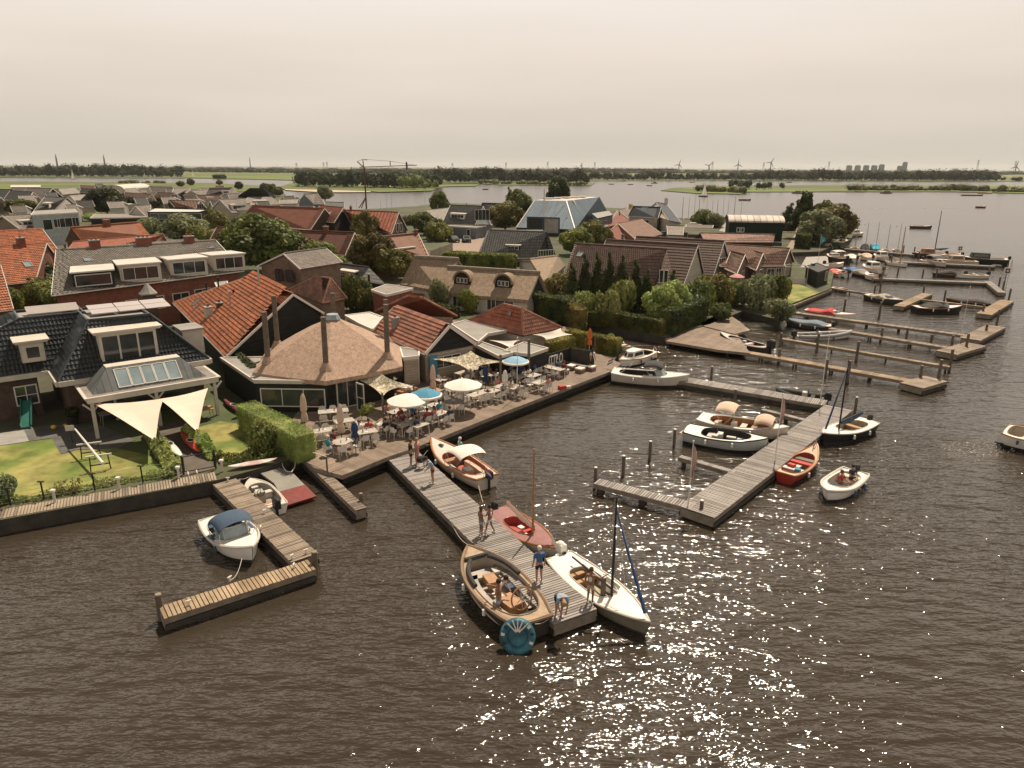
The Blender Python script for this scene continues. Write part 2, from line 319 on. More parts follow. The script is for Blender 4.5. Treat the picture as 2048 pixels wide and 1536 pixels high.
# ------------------------------------------------------------------ leaves and trees
def leafmesh(name, lobes, n, size, mat, core=True, flat=.0, droop=0., parent=None, mat2=None):
    "crown of n small leaf faces over the lobes (x, y, z, r, rz) round dark inner masses"
    L = np.array(lobes, float); wgt = L[:, 3]**2; wgt /= wgt.sum()
    k = NR.choice(len(L), n, p=wgt); d = NR.normal(size=(n, 3)); d /= np.linalg.norm(d, axis=1)[:, None]
    rr = 1-np.abs(NR.normal(0, .16, n)); rr = np.where(NR.random(n) < .12, rr+NR.random(n)*.22, rr)
    sc_ = np.stack([L[k, 3], L[k, 3], L[k, 4]], 1); c = L[k, :3]+d*sc_*rr[:, None]
    keep = np.ones(n, bool)
    for i in range(len(L)):   # drop leaves buried deep inside another lobe
        q = (c-L[i, :3])/np.array([L[i, 3], L[i, 3], L[i, 4]]); keep &= ~(((q**2).sum(1) < .5) & (k != i))
    c = c[keep]; d = d[keep]; m = len(c)
    nr = d+NR.normal(0, .55, (m, 3)); nr[:, 2] += .25; nr /= np.linalg.norm(nr, axis=1)[:, None]
    t = np.cross(nr, NR.normal(size=(m, 3))); t /= np.linalg.norm(t, axis=1)[:, None]; b = np.cross(nr, t)
    if droop: t = t*(1-droop)+np.array([0, 0, -1])*droop; b *= .45
    s = size*(.6+.8*NR.random(m))[:, None]; t = t*s; b = b*s*.62
    vs = np.stack([c-t, c-b+t*.1, c+t, c+b+t*.1], 1).reshape(-1, 3)
    fs = np.arange(4*m).reshape(-1, 4); V = vs.tolist(); Fc = fs.tolist(); mi = [0]*m
    if core:
        cb = MB()
        for x, y, z, r, rz in lobes: cb.ball((x, y, z), r*.62, mat, 7, 5, (1, 1, rz/r))
        o = len(V); V += cb.v; Fc += [[o+i for i in f] for f in cb.f]; mi += [0]*len(cb.f)
    me = bpy.data.meshes.new(name); me.from_pydata(V, [], Fc); me.materials.append(mat)
    me.update(); o = bpy.data.objects.new(name, me); COL.objects.link(o)
    if parent: o.parent = parent
    return o
def crown_lobes(kind, rnd):
    L = []
    if kind in ('round', 'gappy'):
        for i in range(16 if kind == 'round' else 12):
            a = i*2.4+rnd.random(); h = 1-2*(i+.5)/16; rad = sqrt(max(0, 1-h*h))*.62; q = .30+.14*rnd.random()
            L.append((cos(a)*rad, sin(a)*rad, 1.0+h*.55+rnd.uniform(-.08, .08), q*(1 if kind == 'round' else .8), q*.85))
        L.append((0, 0, 1.0, .55, .5))
    elif kind == 'cone':
        for i in range(14):
            t = i/13; a = i*2.4; rad = .32*(1-t)**.8*rnd.uniform(.5, 1.1); q = .12+.24*(1-t)
            L.append((cos(a)*rad, sin(a)*rad, .2+1.7*t, q, q*1.3))
    elif kind == 'column':
        for i in range(9):
            t = i/8; a = i*2.4; q = (.24+.1*sin(pi*min(1, t*1.25)))*(1.1-.75*t*t)
            L.append((cos(a)*.07, sin(a)*.07, .1+1.75*t, q, q*1.5))
    elif kind == 'bush':
        for i in range(11):
            a = i*2.4+rnd.random(); rad = .62*sqrt((i+.5)/11); q = .27+.16*rnd.random()
            L.append((cos(a)*rad, sin(a)*rad, .38+(.35*rnd.random())*(1-rad*.6), q, q*.9))
        L.append((0, 0, .4, .55, .45))
    elif kind == 'pine':
        for i in range(20):
            t = i/19; a = i*2.4; rad = .75*(1-t*.85)*rnd.uniform(.6, 1.1); q = .16+.12*(1-t)
            L.append((cos(a)*rad, sin(a)*rad, .45+1.4*t, q, q*.7))
        L.append((0, 0, 1.0, .34, .75))
    return L
CROWN = {}
def crown(kind, leaf, k):
    key = (kind, leaf, k)
    if key not in CROWN:
        n, s = {'round': (6500, .068), 'gappy': (3600, .07), 'cone': (3200, .06), 'column': (3000, .05), 'bush': (4200, .072), 'pine': (4200, .062)}[kind]
        o = leafmesh('crown', crown_lobes(kind, random.Random(k*7+len(kind))), n, s, LEAF[leaf], droop=.0)
        CROWN[key] = o.data; bpy.data.objects.remove(o)
    return CROWN[key]
TR = MB(); TR.tube([(0, 0, -.1), (.02, 0, .35), (0, .03, .7), (.03, 0, 1.1)], [.075, .055, .045, .02], POLE, 7)
for a_ in range(5):
    c_, s_ = cos(a_*1.3), sin(a_*1.3); z_ = .4+.1*a_
    TR.tube([(0, 0, z_), (c_*.22, s_*.22, z_+.22), (c_*.42, s_*.42, z_+.38)], [.03, .02, .008], POLE, 5)
_t = TR.build('trunk'); TRUNK = _t.data; bpy.data.objects.remove(_t)
def tree(x, y, h, r, label, kind='round', leaf='mid', z=.8, group='trees of the village', name=None):
    "h: height, r: crown half width. Prototypes are 1 wide and about 2 high, trees stand with the crown low on the trunk"
    bush = kind == 'bush'; nm = name or ('shrub' if bush else 'conifer' if kind in ('cone', 'column', 'pine') else 'tree')
    t = empty(nm, (x, y, z), random.random()*6.28, label, 'shrub' if nm == 'shrub' else 'tree', group)
    top = 1.0 if bush else 1.95 if kind in ('cone', 'column', 'pine') else 1.75
    c = bpy.data.objects.new('crown', crown(kind, leaf, random.randrange(2))); COL.objects.link(c); c.parent = t
    zs = h/top; c.scale = (r/.92, r/.92, zs)
    if kind in ('cone', 'column'): c.scale = (r/.38, r/.38, zs)
    k = bpy.data.objects.new('trunk', TRUNK); COL.objects.link(k); k.parent = t
    k.scale = (r*.9, r*.9, h*(.5 if not bush else .6)) if kind not in ('cone', 'column') else (r*.8, r*.8, h*.75)
    return t
def hedge(name, label, pts, z0, h, wd, leaf='mid', dens=95, size=.085, group=None, cat='hedge'):
    "clipped hedge along world points: a core box faced with leaves"
    vs = []; mb = MB(); dm = LEAF[leaf]
    for (ax, ay), (bx, by) in zip(pts[:-1], pts[1:]):
        L = hypot(bx-ax, by-ay); a = atan2(by-ay, bx-ax); mb.box((ax+bx)/2, (ay+by)/2, z0, L+wd*.6, wd*.84, h*.95, dm, a)
        n = int(dens*(L+wd)*(wd+2*h)/1.)
        u = NR.uniform(-wd/2*.6, L+wd/2*.6, n); q = NR.uniform(0, wd+2*h, n); off = NR.normal(0, .04, n)
        w_ = np.where(q < h, -wd/2-off, np.where(q < h+wd, q-h-wd/2, wd/2+off)); zz = np.where(q < h, q, np.where(q < h+wd, h+off, q-h-wd))
        e = n//12; u[:e] = NR.choice([-wd*.32, L+wd*.32], e)+NR.normal(0, .04, e); w_[:e] = NR.uniform(-wd/2, wd/2, e); zz[:e] = NR.uniform(0, h, e)
        vs.append(np.stack([ax+u*cos(a)-w_*sin(a), ay+u*sin(a)+w_*cos(a), z0+zz], 1))
    c = np.concatenate(vs); m = len(c); nr = NR.normal(size=(m, 3)); nr[:, 2] = abs(nr[:, 2])+.3; nr /= np.linalg.norm(nr, axis=1)[:, None]
    t = np.cross(nr, NR.normal(size=(m, 3))); t /= np.linalg.norm(t, axis=1)[:, None]; b = np.cross(nr, t)*.6*size; t = t*size*(.6+.8*NR.random(m))[:, None]
    V = np.stack([c-t, c-b, c+t, c+b], 1).reshape(-1, 3).tolist(); mb.add(V, np.arange(4*m).reshape(-1, 4).tolist(), dm)
    return tag(mb.build(name), label, cat, group)
def cover(name, label, pts, z, h, dens, size, leaf, cat='plants', kind=None, seed=0):
    "low planting or a reed bank over a strip: pts = [(x, y, halfwidth), ...]"
    vs = []
    for (ax, ay, wa), (bx, by, wb) in zip(pts[:-1], pts[1:]):
        L = hypot(bx-ax, by-ay); a = atan2(by-ay, bx-ax); n = int(dens*L*(wa+wb)); t = NR.random(n); o = NR.uniform(-1, 1, n)*(wa+(wb-wa)*t)
        vs.append(np.stack([ax+(bx-ax)*t-o*sin(a), ay+(by-ay)*t+o*cos(a), z+h*NR.random(n)**.7*(.6+.4*np.sin(t*L*2+o*3))], 1))
    c = np.concatenate(vs); m = len(c); nr = NR.normal(size=(m, 3)); nr[:, 2] = abs(nr[:, 2]); nr /= np.linalg.norm(nr, axis=1)[:, None]
    t = np.cross(nr, NR.normal(size=(m, 3))); t /= np.linalg.norm(t, axis=1)[:, None]; b = np.cross(nr, t)*.6*size; t = t*size
    me = bpy.data.meshes.new(name); me.from_pydata(np.stack([c-t, c-b, c+t, c+b], 1).reshape(-1, 3).tolist(), [], np.arange(4*m).reshape(-1, 4).tolist())
    me.materials.append(LEAF[leaf]); o = bpy.data.objects.new(name, me); COL.objects.link(o); return tag(o, label, cat, None, kind)
def wood(name, label, px, z, h, depth, n, leaf='far', rr=(.35, .6), seed=1, hv=.45):
    "far-off wood as one mass: n rounded crowns of leaf clumps along photo points on the level z"
    pw = [P(a, b, z) for a, b in px]; rnd = random.Random(seed); seg = [(pw[i+1]-pw[i]).length for i in range(len(pw)-1)]; tot = sum(seg); lobes = []
    for i in range(n):
        s_ = tot*(i+rnd.random())/n; j = 0
        while j < len(seg)-1 and s_ > seg[j]: s_ -= seg[j]; j += 1
        q = pw[j].lerp(pw[j+1], min(1, s_/seg[j])); dv = Vector((q.x, q.y, 0)).normalized(); q = q+dv*depth*rnd.random()
        hh = h*(1-hv+hv*2*rnd.random()**1.3); r = hh*rnd.uniform(*rr)
        lobes += [(q.x, q.y, z+hh-r*.9, r, r*.95), (q.x+rnd.uniform(-r, r), q.y, z+hh*.42, r*.9, hh*.42)]
    o = leafmesh(name, lobes, len(lobes)*26, h*.085, LEAF[leaf]); o.data.name = name
    return tag(o, label, 'wood', None, 'stuff')
wood('distant_woods', 'hazy line of woods along the whole horizon', [(-300, 341.5), (400, 345), (1100, 346), (2400, 352)], 0, 15, 700, 700, rr=(1, 2.2), hv=.35)
wood('far_woods', 'long dark wood behind the canal on the far left', [(-260, 352), (0, 353.5), (370, 354.5)], .5, 14, 70, 210, rr=(.3, .5), hv=.5)
wood('canal_trees', 'tree rows behind the bright green field', [(372, 344.2), (600, 346.5), (900, 348)], .5, 9, 90, 150, rr=(.5, .9))
wood('peninsula_wood', 'dark wood on the peninsula beyond the orange roofs', [(600, 374), (690, 375), (800, 377), (876, 376)], .6, 12, 45, 120, rr=(.25, .4), hv=.25)
wood('spit_trees', 'loose light green trees at the tip of the peninsula', [(800, 378), (850, 379.5), (872, 378)], .6, 9, 12, 10, 'mid', rr=(.3, .5))
wood('lake_shore_trees', 'trees along the middle shore of the lake', [(870, 366), (960, 365.5), (1060, 367), (1175, 369)], .5, 13, 70, 130, rr=(.3, .5), hv=.45)
wood('shore_bushes', 'bushes at the water side of the middle shore', [(960, 367.5), (1060, 369), (1178, 371.3)], .5, 5, 10, 26, 'mid', rr=(.6, 1), hv=.3)
wood('poplar_plantation', 'even topped plantation on the horizon right of centre', [(1122, 345), (1190, 345.5)], .5, 19, 40, 26, rr=(.5, .6), hv=.05)
wood('poplar_plantation', 'longer even topped plantation left of the wind turbines', [(1196, 345.3), (1352, 346)], .5, 19, 40, 46, rr=(.5, .6), hv=.05)
wood('far_shore_trees', 'row of trees on the far shore of the lake right of centre', [(1182, 360), (1400, 360.2), (1530, 360.3)], .5, 10, 40, 130, rr=(.35, .6), hv=.5)
wood('far_shore_wood', 'denser dark wood on the far shore behind the island', [(1530, 360.4), (1700, 361.2), (1990, 362)], .5, 14.5, 50, 190, rr=(.35, .6), hv=.35)
wood('far_shore_trees', 'low trees on the far shore at the right edge', [(1990, 362), (2100, 362.6), (2500, 365)], .5, 6, 30, 40, rr=(.5, .9), hv=.5)
wood('island_bushes', 'round bushes on the grass island', [(1395, 383), (1440, 384), (1490, 386)], .5, 5.5, 10, 14, 'mid', rr=(.6, .9), hv=.3)
wood('island_bushes', 'two dark clumps standing up on the grass island', [(1460, 378), (1480, 379), (1545, 380), (1562, 380)], .5, 8, 10, 9, rr=(.4, .6), hv=.2)
wood('island_bushes', 'long row of bushes on the island towards the right edge', [(1700, 381), (1900, 381), (2060, 385), (2500, 389)], .5, 5, 18, 130, 'mid', rr=(.6, 1.1), hv=.5)
wood('meadow_bushes', 'scattered bushes along the meadow behind the village', [(240, 367), (300, 366), (330, 367)], 1, 3, 10, 14, 'mid', rr=(.8, 1.2), hv=.5)
wood('meadow_bushes', 'two small round bushes on the bright green field', [(430, 356), (452, 356.5)], 1, 6, 5, 5, 'far', rr=(.8, 1), hv=.3)
# ------------------------------------------------------------------ jetties and posts
def pier(p0, p1, wd, label, mat=None, z=.62, legs=3.2, name='jetty', skirt=True, group=None, pw=.15, legw=.18):
    mat = mat or DECKG; a = ang(p0, p1); L = hypot(p1[0]-p0[0], p1[1]-p0[1]); t = empty(name, (p0[0], p0[1], 0), a, label, 'jetty', group)
    mb = MB(); n = max(1, int(L/pw)); s_ = L/n
    m2 = {DECK: DECK2, DECKG: DECKG2, DECKY: DECKY2}.get(mat, mat)
    for i in range(n): mb.box((i+.5)*s_, random.uniform(-.012, .012), z-.045+random.uniform(0, .012), s_-.036, wd+random.uniform(-.02, .02), .045, m2 if random.random() < .3 else mat)
    mb.build('deck', t)
    mb = MB()
    for y in (-wd/2+.05, wd/2-.05): mb.box(L/2, y, z-.27, L, .08, .22, WOOD)
    if skirt:
        for y in (-wd/2-.005, wd/2+.005): mb.box(L/2, y, .08, L, .05, .24, DKWOOD)
        for x in (.03, L-.03): mb.box(x, 0, .08, .05, wd-.08, .46, WOOD)
    mb.build('frame', t)
    k = max(2, int(L/legs)+1)
    for i in range(k):
        x = .3+(L-.6)*i/(k-1)
        for y in (-wd/2+.14, wd/2-.14) if wd > .8 else (0,): mb = MB(); mb.tube([(x, y, -1.2), (x, y, z-.1)], legw*.5, DKWOOD, 8); mb.build('pile', t)
    return t
def pxpier(a, b, wd, label, **k): return pier(P(*a, .62), P(*b, .62), wd, label, **k)
POSTS = {}
def post(px, label, h=1.5, r=.12, capm=None, z=0., group='mooring posts', loc=None, lean=0):
    key = (h, r, capm)
    if key not in POSTS:
        mb = MB(); mb.tube([(0, 0, -1.5), (0, 0, h*.5), (0, 0, h)], [r*1.05, r, r*.96], POLE, 12)
        a = mb.build('mooring_post', smooth=False); mb = MB(); mb.tube([(0, 0, h), (0, 0, h+.04)], [r*1.02, r*.9], capm or WOOD, 12); mb.build('cap', a)
        POSTS[key] = a; o = a
    else: o = dup(POSTS[key])
    q = loc if loc else P(*px, z); o.location = (q[0], q[1], 0); o.rotation_euler = (random.uniform(-.02, .02)+lean, random.uniform(-.02, .02), random.random()*3)
    return tag(o, label, 'post', group)
# the big grey floating jetty in the middle
ja = (P(780, 918, .62)+P(832, 903, .62))/2; jb = (P(1112, 1250, .62)+P(1190, 1217, .62))/2; ja = ja+(ja-jb).normalized()*.6
pier(ja, jb, 2.05, 'wide grey jetty running from the terrace corner to the front boats', legs=4.2)
post((1204, 1215), 'post with pale cap at the end of the wide grey jetty beside the white sailboat', 1.45, .11, WHITE)
# the narrow yellow L shaped jetty on the left
pier((P(417, 962, .62)+P(462, 945, .62))/2, (P(583, 1128, .62)+P(636, 1104, .62))/2, 1.28, 'brown boardwalk jetty leading from the quay past the blue canopy boat', mat=DECK, pw=.13)
pier(P(624, 1129, .62), P(322, 1226, .62), .98, 'yellowish end arm of the L shaped jetty in the left foreground', mat=DECKY, pw=.17, z=.625)
post((323, 1240), 'square thick post at the left tip of the yellowish jetty arm', 1.15, .13, None)
post((631, 1150), 'thick post at the elbow of the L shaped jetty', 1.15, .13, None, group=None)
pier(P(612, 912, .7), P(722, 1018, .62), .62, 'narrow plank jetty reaching out below the terrace hedge', mat=DECK, pw=.13, legs=3)
post((724, 1022), 'short post at the tip of the narrow plank jetty', 1.0, .1)
# quay boardwalk along the lawn on the left
pier(P(-60, 1043, .72), P(432, 955, .72), 1.15, 'boardwalk along the lawn on the left shore', mat=DECK, z=.83, pw=.14, name='boardwalk')
# right L jetty with the pink flags
pxpier((1394, 1024), (1678, 815), 1.95, 'broad jetty with two pink flags on the right')
pxpier((1193, 962), (1388, 1012), .8, 'narrow arm of the flag jetty pointing left', skirt=False, legs=2.6, legw=.5)
pxpier((1352, 756), (1652, 806), 1.5, 'long jetty behind the moored cream launches', z=.625)
pxpier((1360, 912), (1470, 944), .42, 'front finger jetty beside the blue grey launch', skirt=False, legs=1.8, legw=.3, group='finger jetties')
pxpier((1524, 818), (1625, 843), .42, 'rear finger jetty behind the cream launch', skirt=False, legs=1.8, legw=.3, group='finger jetties')
for q, h, lb in [((1190, 976), 1.25, 'post at the left tip of the narrow jetty arm'), ((1246, 951), 1.25, 'post standing free in the water nearest the jetty arm'), ((1299, 920), 1.25, 'post standing free in the water, middle of three'),
        ((1348, 890), 1.1, 'free standing post left of the blue grey launch'), ((1401, 1038), 1.05, 'dark post at the front corner of the flag jetty'), ((1422, 760), 1.2, 'post behind the long jetty right of the white motor boat'),
        ((1469, 808), 1.2, 'post standing behind the cream launch'), ((1708, 836), 1.6, 'post at the far right corner of the flag jetty')]: post(q, lb, h, .1, WHITE)
# long rows of narrow piers on the right
def row(pts, wd, label, mat=DECK, **k): return pxpier(pts[0], pts[1], wd, label, mat=mat, **k)
row([(1335, 676), (1832, 763)], 1.0, 'long low pier with a square end, nearest of the right hand rows', mat=DECKY, skirt=False)
pxpier((1822, 771), (1872, 757), 1.9, 'square end platform of the nearest long pier', mat=DECK, name='platform')
row([(1560, 676), (1900, 733)], .55, 'thin catwalk with tall posts, second of the right hand rows', mat=DECKY, skirt=False, legs=4)
row([(1660, 656), (1915, 698)], .9, 'third pier of the right hand rows', skirt=False)
pxpier((1893, 705), (1952, 688), 2.0, 'end platform with a small boat lift on the third pier', mat=DECK, name='platform')
row([(1555, 620), (1945, 672)], .9, 'fourth pier of the right hand rows beside the red covered boat', skirt=False)
pxpier((1940, 678), (1992, 652), 1.9, 'broad end platform of the fourth pier', mat=DECK, name='platform')
row([(1652, 574), (1800, 596)], .5, 'catwalk in front of the green lawn', skirt=False)
pxpier((1798, 612), (1855, 587), 1.3, 'short yellowish platform among the speedboats', mat=DECKY, name='platform')
row([(1840, 598), (1975, 614)], .45, 'thin catwalk beside the black covered boat', mat=DECKY, skirt=False)
pxpier((1968, 628), (2014, 601), 1.6, 'yellowish end platform at the right edge of the marina', mat=DECKY, name='platform')
pxpier((1450, 630), (1478, 650), 1.2, 'low landing by the shrubs', mat=DECK, name='platform')
row([(1745, 556), (1975, 565)], 1.2, 'marina pier behind the speedboats', mat=DECKG)
row([(1975, 562), (2004, 585)], 1.0, 'outer bend of the marina pier', mat=DECKG)
row([(1690, 497), (1828, 509)], 1.0, 'far marina pier behind the five small sailboats', mat=DECKG)
row([(1770, 522), (1990, 532)], 1.2, 'middle marina pier with the dark cruiser', mat=DECKG)
row([(1575, 611), (1655, 578)], 1.3, 'quay walk in front of the lawn with the playhouse', mat=DECK, name='boardwalk')
ORD = 'first second third fourth fifth sixth seventh eighth ninth tenth eleventh'.split()
for where, lst in (('nearest long pier', [(1557, 725, 1.3), (1650, 752, 1.5), (1695, 765, 1.9), (1838, 768, 1.6), (1874, 770, 2.2)]), ('thin catwalk', [(1560, 695, 1.5), (1633, 702, 1.8), (1712, 722, 1.9), (1898, 742, 2.0)]), ('third pier', [(1761, 682, 1.4), (1812, 680, 1.3), (1861, 692, 1.2), (1902, 700, 1.5), (1930, 705, 1.9)]),
        ('fourth pier', [(1688, 620, 1.4), (1758, 635, 1.9), (1970, 672, 1.3), (1993, 650, 1.8)]), ('short yellowish platforms', [(1748, 589, 1.4), (1760, 582, 2.8), (1846, 590, 1.3), (1888, 602, 1.5), (1964, 632, 1.4), (2016, 605, 1.9)]), ('outer marina pier', [(1766, 552, 1.4), (1795, 550, 1.3), (1845, 553, 1.2), (1872, 554, 1.4), (1975, 556, 1.6), (1997, 575, 1.6), (2004, 588, 1.9)]),
        ('far marina pier', [(1740, 503, 1.6), (1806, 506, 1.6), (1828, 508, 1.5)]), ('middle marina pier', [(1782, 530, 1.8), (1837, 517, 1.4), (1922, 522, 1.5)])):
    for k_, (x, y, h) in enumerate(lst): post((x, y), '%s mooring post from the left along the %s' % (ORD[k_], where), h, .13, None, group='mooring posts among the right hand piers')
# pole signs and racks at the marina
def polesign(px, h, label):
    t = empty('notice_sign', P(*px, 0), 0, label, 'sign'); mb = MB(); mb.tube([(0, 0, -1), (0, 0, h)], .06, POLE, 8); mb.build('pole', t)
    mb = MB(); mb.box(0, -.1, h-.6, 1.0, .05, 1.0, WHITE); b = mb.build('panel', t); mb = MB(); mb.box(0, -.135, h-.42, .62, .02, .64, BLACK); mb.box(0, -.15, h-.25, .3, .02, .3, WHITE); mb.build('symbol', b)
polesign((1914, 528), 3.1, 'square notice on a pole at the middle marina pier'); polesign((2005, 586), 3.4, 'square notice on a pole at the outer bend of the marina pier')
t = empty('channel_marker', P(2009, 584, 0), 0, 'slim pole with a pointed cage mark at the outer marina bend', 'marker'); mb = MB(); mb.tube([(0, 0, -1), (.2, 0, 4.6)], .05, WHITE, 6); mb.build('pole', t)
mb = MB(); [mb.tube([(.2, 0, 4.9), (.2+.35*cos(a), .35*sin(a), 2.9)], .03, WHITE, 4) for a in (0, 1.57, 3.14, 4.71)]; mb.build('cage', t)
# ---- restaurant terrace decks (boards run square to the quay edge)
DECKP = M('terrace_boards', (.235, .175, .13), .75, .3, .7, kind='plank', p=(.145, 0), coord='Object')
def deck(name, label, px, z, mat=DECKP, th=.25, a=None, cat='deck'):
    q = [P(x, y, z) for x, y in px]; a = radians(50.3) if a is None else a; c_, s_ = cos(a), sin(a); mb = MB()
    if sum(q[i].x*q[(i+1) % len(q)].y-q[(i+1) % len(q)].x*q[i].y for i in range(len(q))) < 0: q = q[::-1]
    mb.slab(q, th, mat, WOOD, [(v.x*c_+v.y*s_, -v.x*s_+v.y*c_) for v in q]); return tag(mb.build(name), label, cat)
deck('terrace_deck', 'wooden restaurant terrace along the harbour basin', [(628, 935), (684, 951), (780, 912), (826, 897), (1000, 827), (1226, 741), (1243, 727), (1185, 702), (1160, 655), (900, 640), (640, 770), (590, 830), (560, 880)], .86)
tp = [P(684, 952, .5), P(780, 914, .5), P(1226, 742, .5)]
mb = MB()
for a, b in zip(tp[:-1], tp[1:]):
    for zz, m_ in ((.5, WOOD), (.25, DKWOOD), (.0, DKWOOD)): mb.beam((a[0], a[1], zz), (b[0], b[1], zz), .1, .2, m_)
tag(mb.build('quay_wall'), 'dark timber quay boards under the terrace edge', 'quay wall')
deck('pale_deck', 'sunlit lower landing of the terrace beside the hedge', [(614, 925), (660, 945), (692, 933), (648, 905), (612, 895)], .89, DECKP, .2, radians(-35))
deck('side_deck', 'slanting wooden deck at the root of the long piers', [(1332, 682), (1440, 700), (1500, 706), (1472, 665), (1435, 645), (1390, 650)], .7, DECKP, .25, radians(-34))
deck('side_deck', 'second wooden deck behind the open rowing boat', [(1392, 648), (1470, 668), (1500, 660), (1468, 636), (1438, 628)], .8, DECKP, .25, radians(-34))
# ------------------------------------------------------------------ houses
def tmat(name, c, p=(.34, .24), var=.22, rough=.75): return M(name, c, rough, var, .9, kind='tile', p=p)
T_OR = tmat('orange_tiles', (.40, .14, .06)); T_OR2 = tmat('orange_tiles_dusty', (.40, .13, .065)); T_RED = tmat('red_tiles', (.33, .11, .065)); T_DRED = tmat('dark_red_tiles', (.22, .085, .055), (.5, .3))
T_PINK = tmat('faded_red_tiles', (.42, .20, .13), (.5, .3)); T_BR = tmat('brown_tiles', (.135, .082, .062), (.5, .3)); T_BR2 = tmat('rust_brown_tiles', (.25, .145, .105), (.55, .3)); T_DK = tmat('charcoal_tiles', (.085, .083, .076), (.6, .3))
T_BK = tmat('black_glazed_tiles', (.022, .025, .027), rough=.32); T_GR = tmat('grey_pantiles', (.16, .14, .115)); T_LG = tmat('light_grey_tiles', (.30, .26, .225)); T_WG = tmat('warm_grey_tiles', (.24, .20, .17)); T_BL = tmat('blue_slates', (.075, .085, .10))
G_OR = col('orange_clay', (.37, .125, .055), col2=(.25, .10, .055), var=.5, scale=3.2, bump=.2); G_RD = col('red_clay', (.33, .14, .09), col2=(.21, .10, .07), var=.35, scale=2.2, bump=.2); G_BR = col('brown_clay', (.28, .14, .095), col2=(.19, .11, .08), var=.4, scale=2.2, bump=.2)
G_BK = col('glazed_black_clay', (.022, .026, .028), .28, var=.35, scale=2.5, spec=.7); G_BRN = col('brown_tile_clay', (.095, .058, .045), var=.35, scale=2.2, bump=.2); G_DKG = col('charcoal_tile_clay', (.10, .098, .09), var=.3, scale=2.2); G_GR = col('grey_clay', (.17, .15, .125), var=.4, scale=2.2, bump=.2)
THATCH = M('thatch', (.21, .155, .105), .95, .35, 7, bump=1.2, stretch=(1, 1, .4), col2=(.27, .20, .14)); THATCH2 = M('pale_thatch', (.37, .255, .185), .95, .3, 9, bump=1.4, stretch=(1, 1, .5), col2=(.30, .205, .15))
FELT = M('roof_felt', (.25, .23, .205), .8, .2, .6, bump=.1); FELTL = M('pale_roof_felt', (.48, .44, .39), .8, .15, .6, bump=.1)
BRICK = M('red_brick', (.16, .058, .038), .85, .25, 2, kind='brick'); BRICKD = M('dark_brick', (.075, .05, .04), .85, .25, 2, kind='brick'); BRICKB = M('brown_brick', (.17, .115, .085), .85, .25, 2, kind='brick')
SIDEB = M('black_boarding', (.022, .022, .02), .8, .3, 2, kind='siding', p=(.2, 0)); SIDEW = M('white_boarding', (.52, .48, .42), .6, .12, 2, kind='siding', p=(.2, 0)); SIDEC = M('cream_boarding', (.42, .36, .29), .6, .15, 2, kind='siding', p=(.22, 0))
SIDEBL = M('blue_grey_boarding', (.16, .18, .20), .6, .15, 2, kind='siding', p=(.2, 0)); SIDEG = M('dark_green_boarding', (.012, .022, .017), .7, .2, 2, kind='siding', p=(.25, 0)); BLUEM = M('blue_metal_cladding', (.13, .172, .205), .75, .1, .5, kind='seam', p=(.5, 0))
def tilegeo(mb, el, er, tr, tl, mat, course=.34, pan=.24, amp=.05, lip=.075, ns=4):
    "courses of pantiles as geometry over the planar face eave-left, eave-right, top-right, top-left"
    el, er, tr, tl = map(Vector, (el, er, tr, tl)); h = (er-el).normalized(); nrm = h.cross(tl-el).normalized()
    if nrm.z < 0: nrm = -nrm
    up = nrm.cross(h); up = up if (tl-el).dot(up) > 0 else -up; H = max((tl-el).dot(up), (tr-el).dot(up)); nc = max(2, int(round(H/course))); cv = H/nc
    def bound(v):
        a = (v/(tl-el).dot(up)) if (tl-el).dot(up) > .01 else 1; b = (v/(tr-er).dot(up)) if (tr-er).dot(up) > .01 else 1
        return (tl-el).dot(h)*min(a, 1), (er-el).dot(h)+(tr-er).dot(h)*min(b, 1)
    for k in range(nc):
        v0 = k*cv; u0, u1 = bound(v0+cv*.5)
        if u1-u0 < .12: continue
        n = max(2, int((u1-u0)/(pan/ns))); us = [u0+(u1-u0)*i/n for i in range(n+1)]; R = []
        for v, o in ((v0, -.01), (v0-.015, lip), (v0+cv, .0)):
            R.append([el+h*u_+up*v+nrm*(o+(amp*(.5+.5*sin(2*pi*u_/pan+.6*sin(k*9.)))**1.5 if o >= 0 else -.02)) for u_ in us])
        mb.grid(R, mat)
def slope(mb, q, mat, near=False, t=.14, geo=None):
    "one roof plane q = eave-left, eave-right, top-right, top-left (world or local), with thickness"
    q = [Vector(v) for v in q]; h = (q[1]-q[0]).normalized(); n = h.cross(q[3]-q[0])
    if n.length < 1e-4: n = h.cross(q[2]-q[0])
    n.normalize(); n = n if n.z > 0 else -n; up = n.cross(h); uv = [(v.dot(h), -v.dot(up)) for v in q]
    pts, uvs = [], []
    for v, w_ in zip(q, uv):
        if not pts or (v-pts[-1]).length > .02: pts.append(v); uvs.append(w_)
    if (pts[0]-pts[-1]).length < .02: pts.pop(); uvs.pop()
    if near: [p.__isub__(n*.03) for p in pts]
    c = (pts[1]-pts[0]).cross(pts[2]-pts[0])
    if c.z < 0: pts = pts[::-1]; uvs = uvs[::-1]
    mb.slab(pts, t, mat, None, uvs)
    if near: tilegeo(mb, q[0], q[1], q[2], q[3], geo, *((.5, .3, .03, .06, 2) if geo in (G_BRN, G_DKG) else (.4, .42, .11, .04) if geo is G_GR else (.34, .24)))
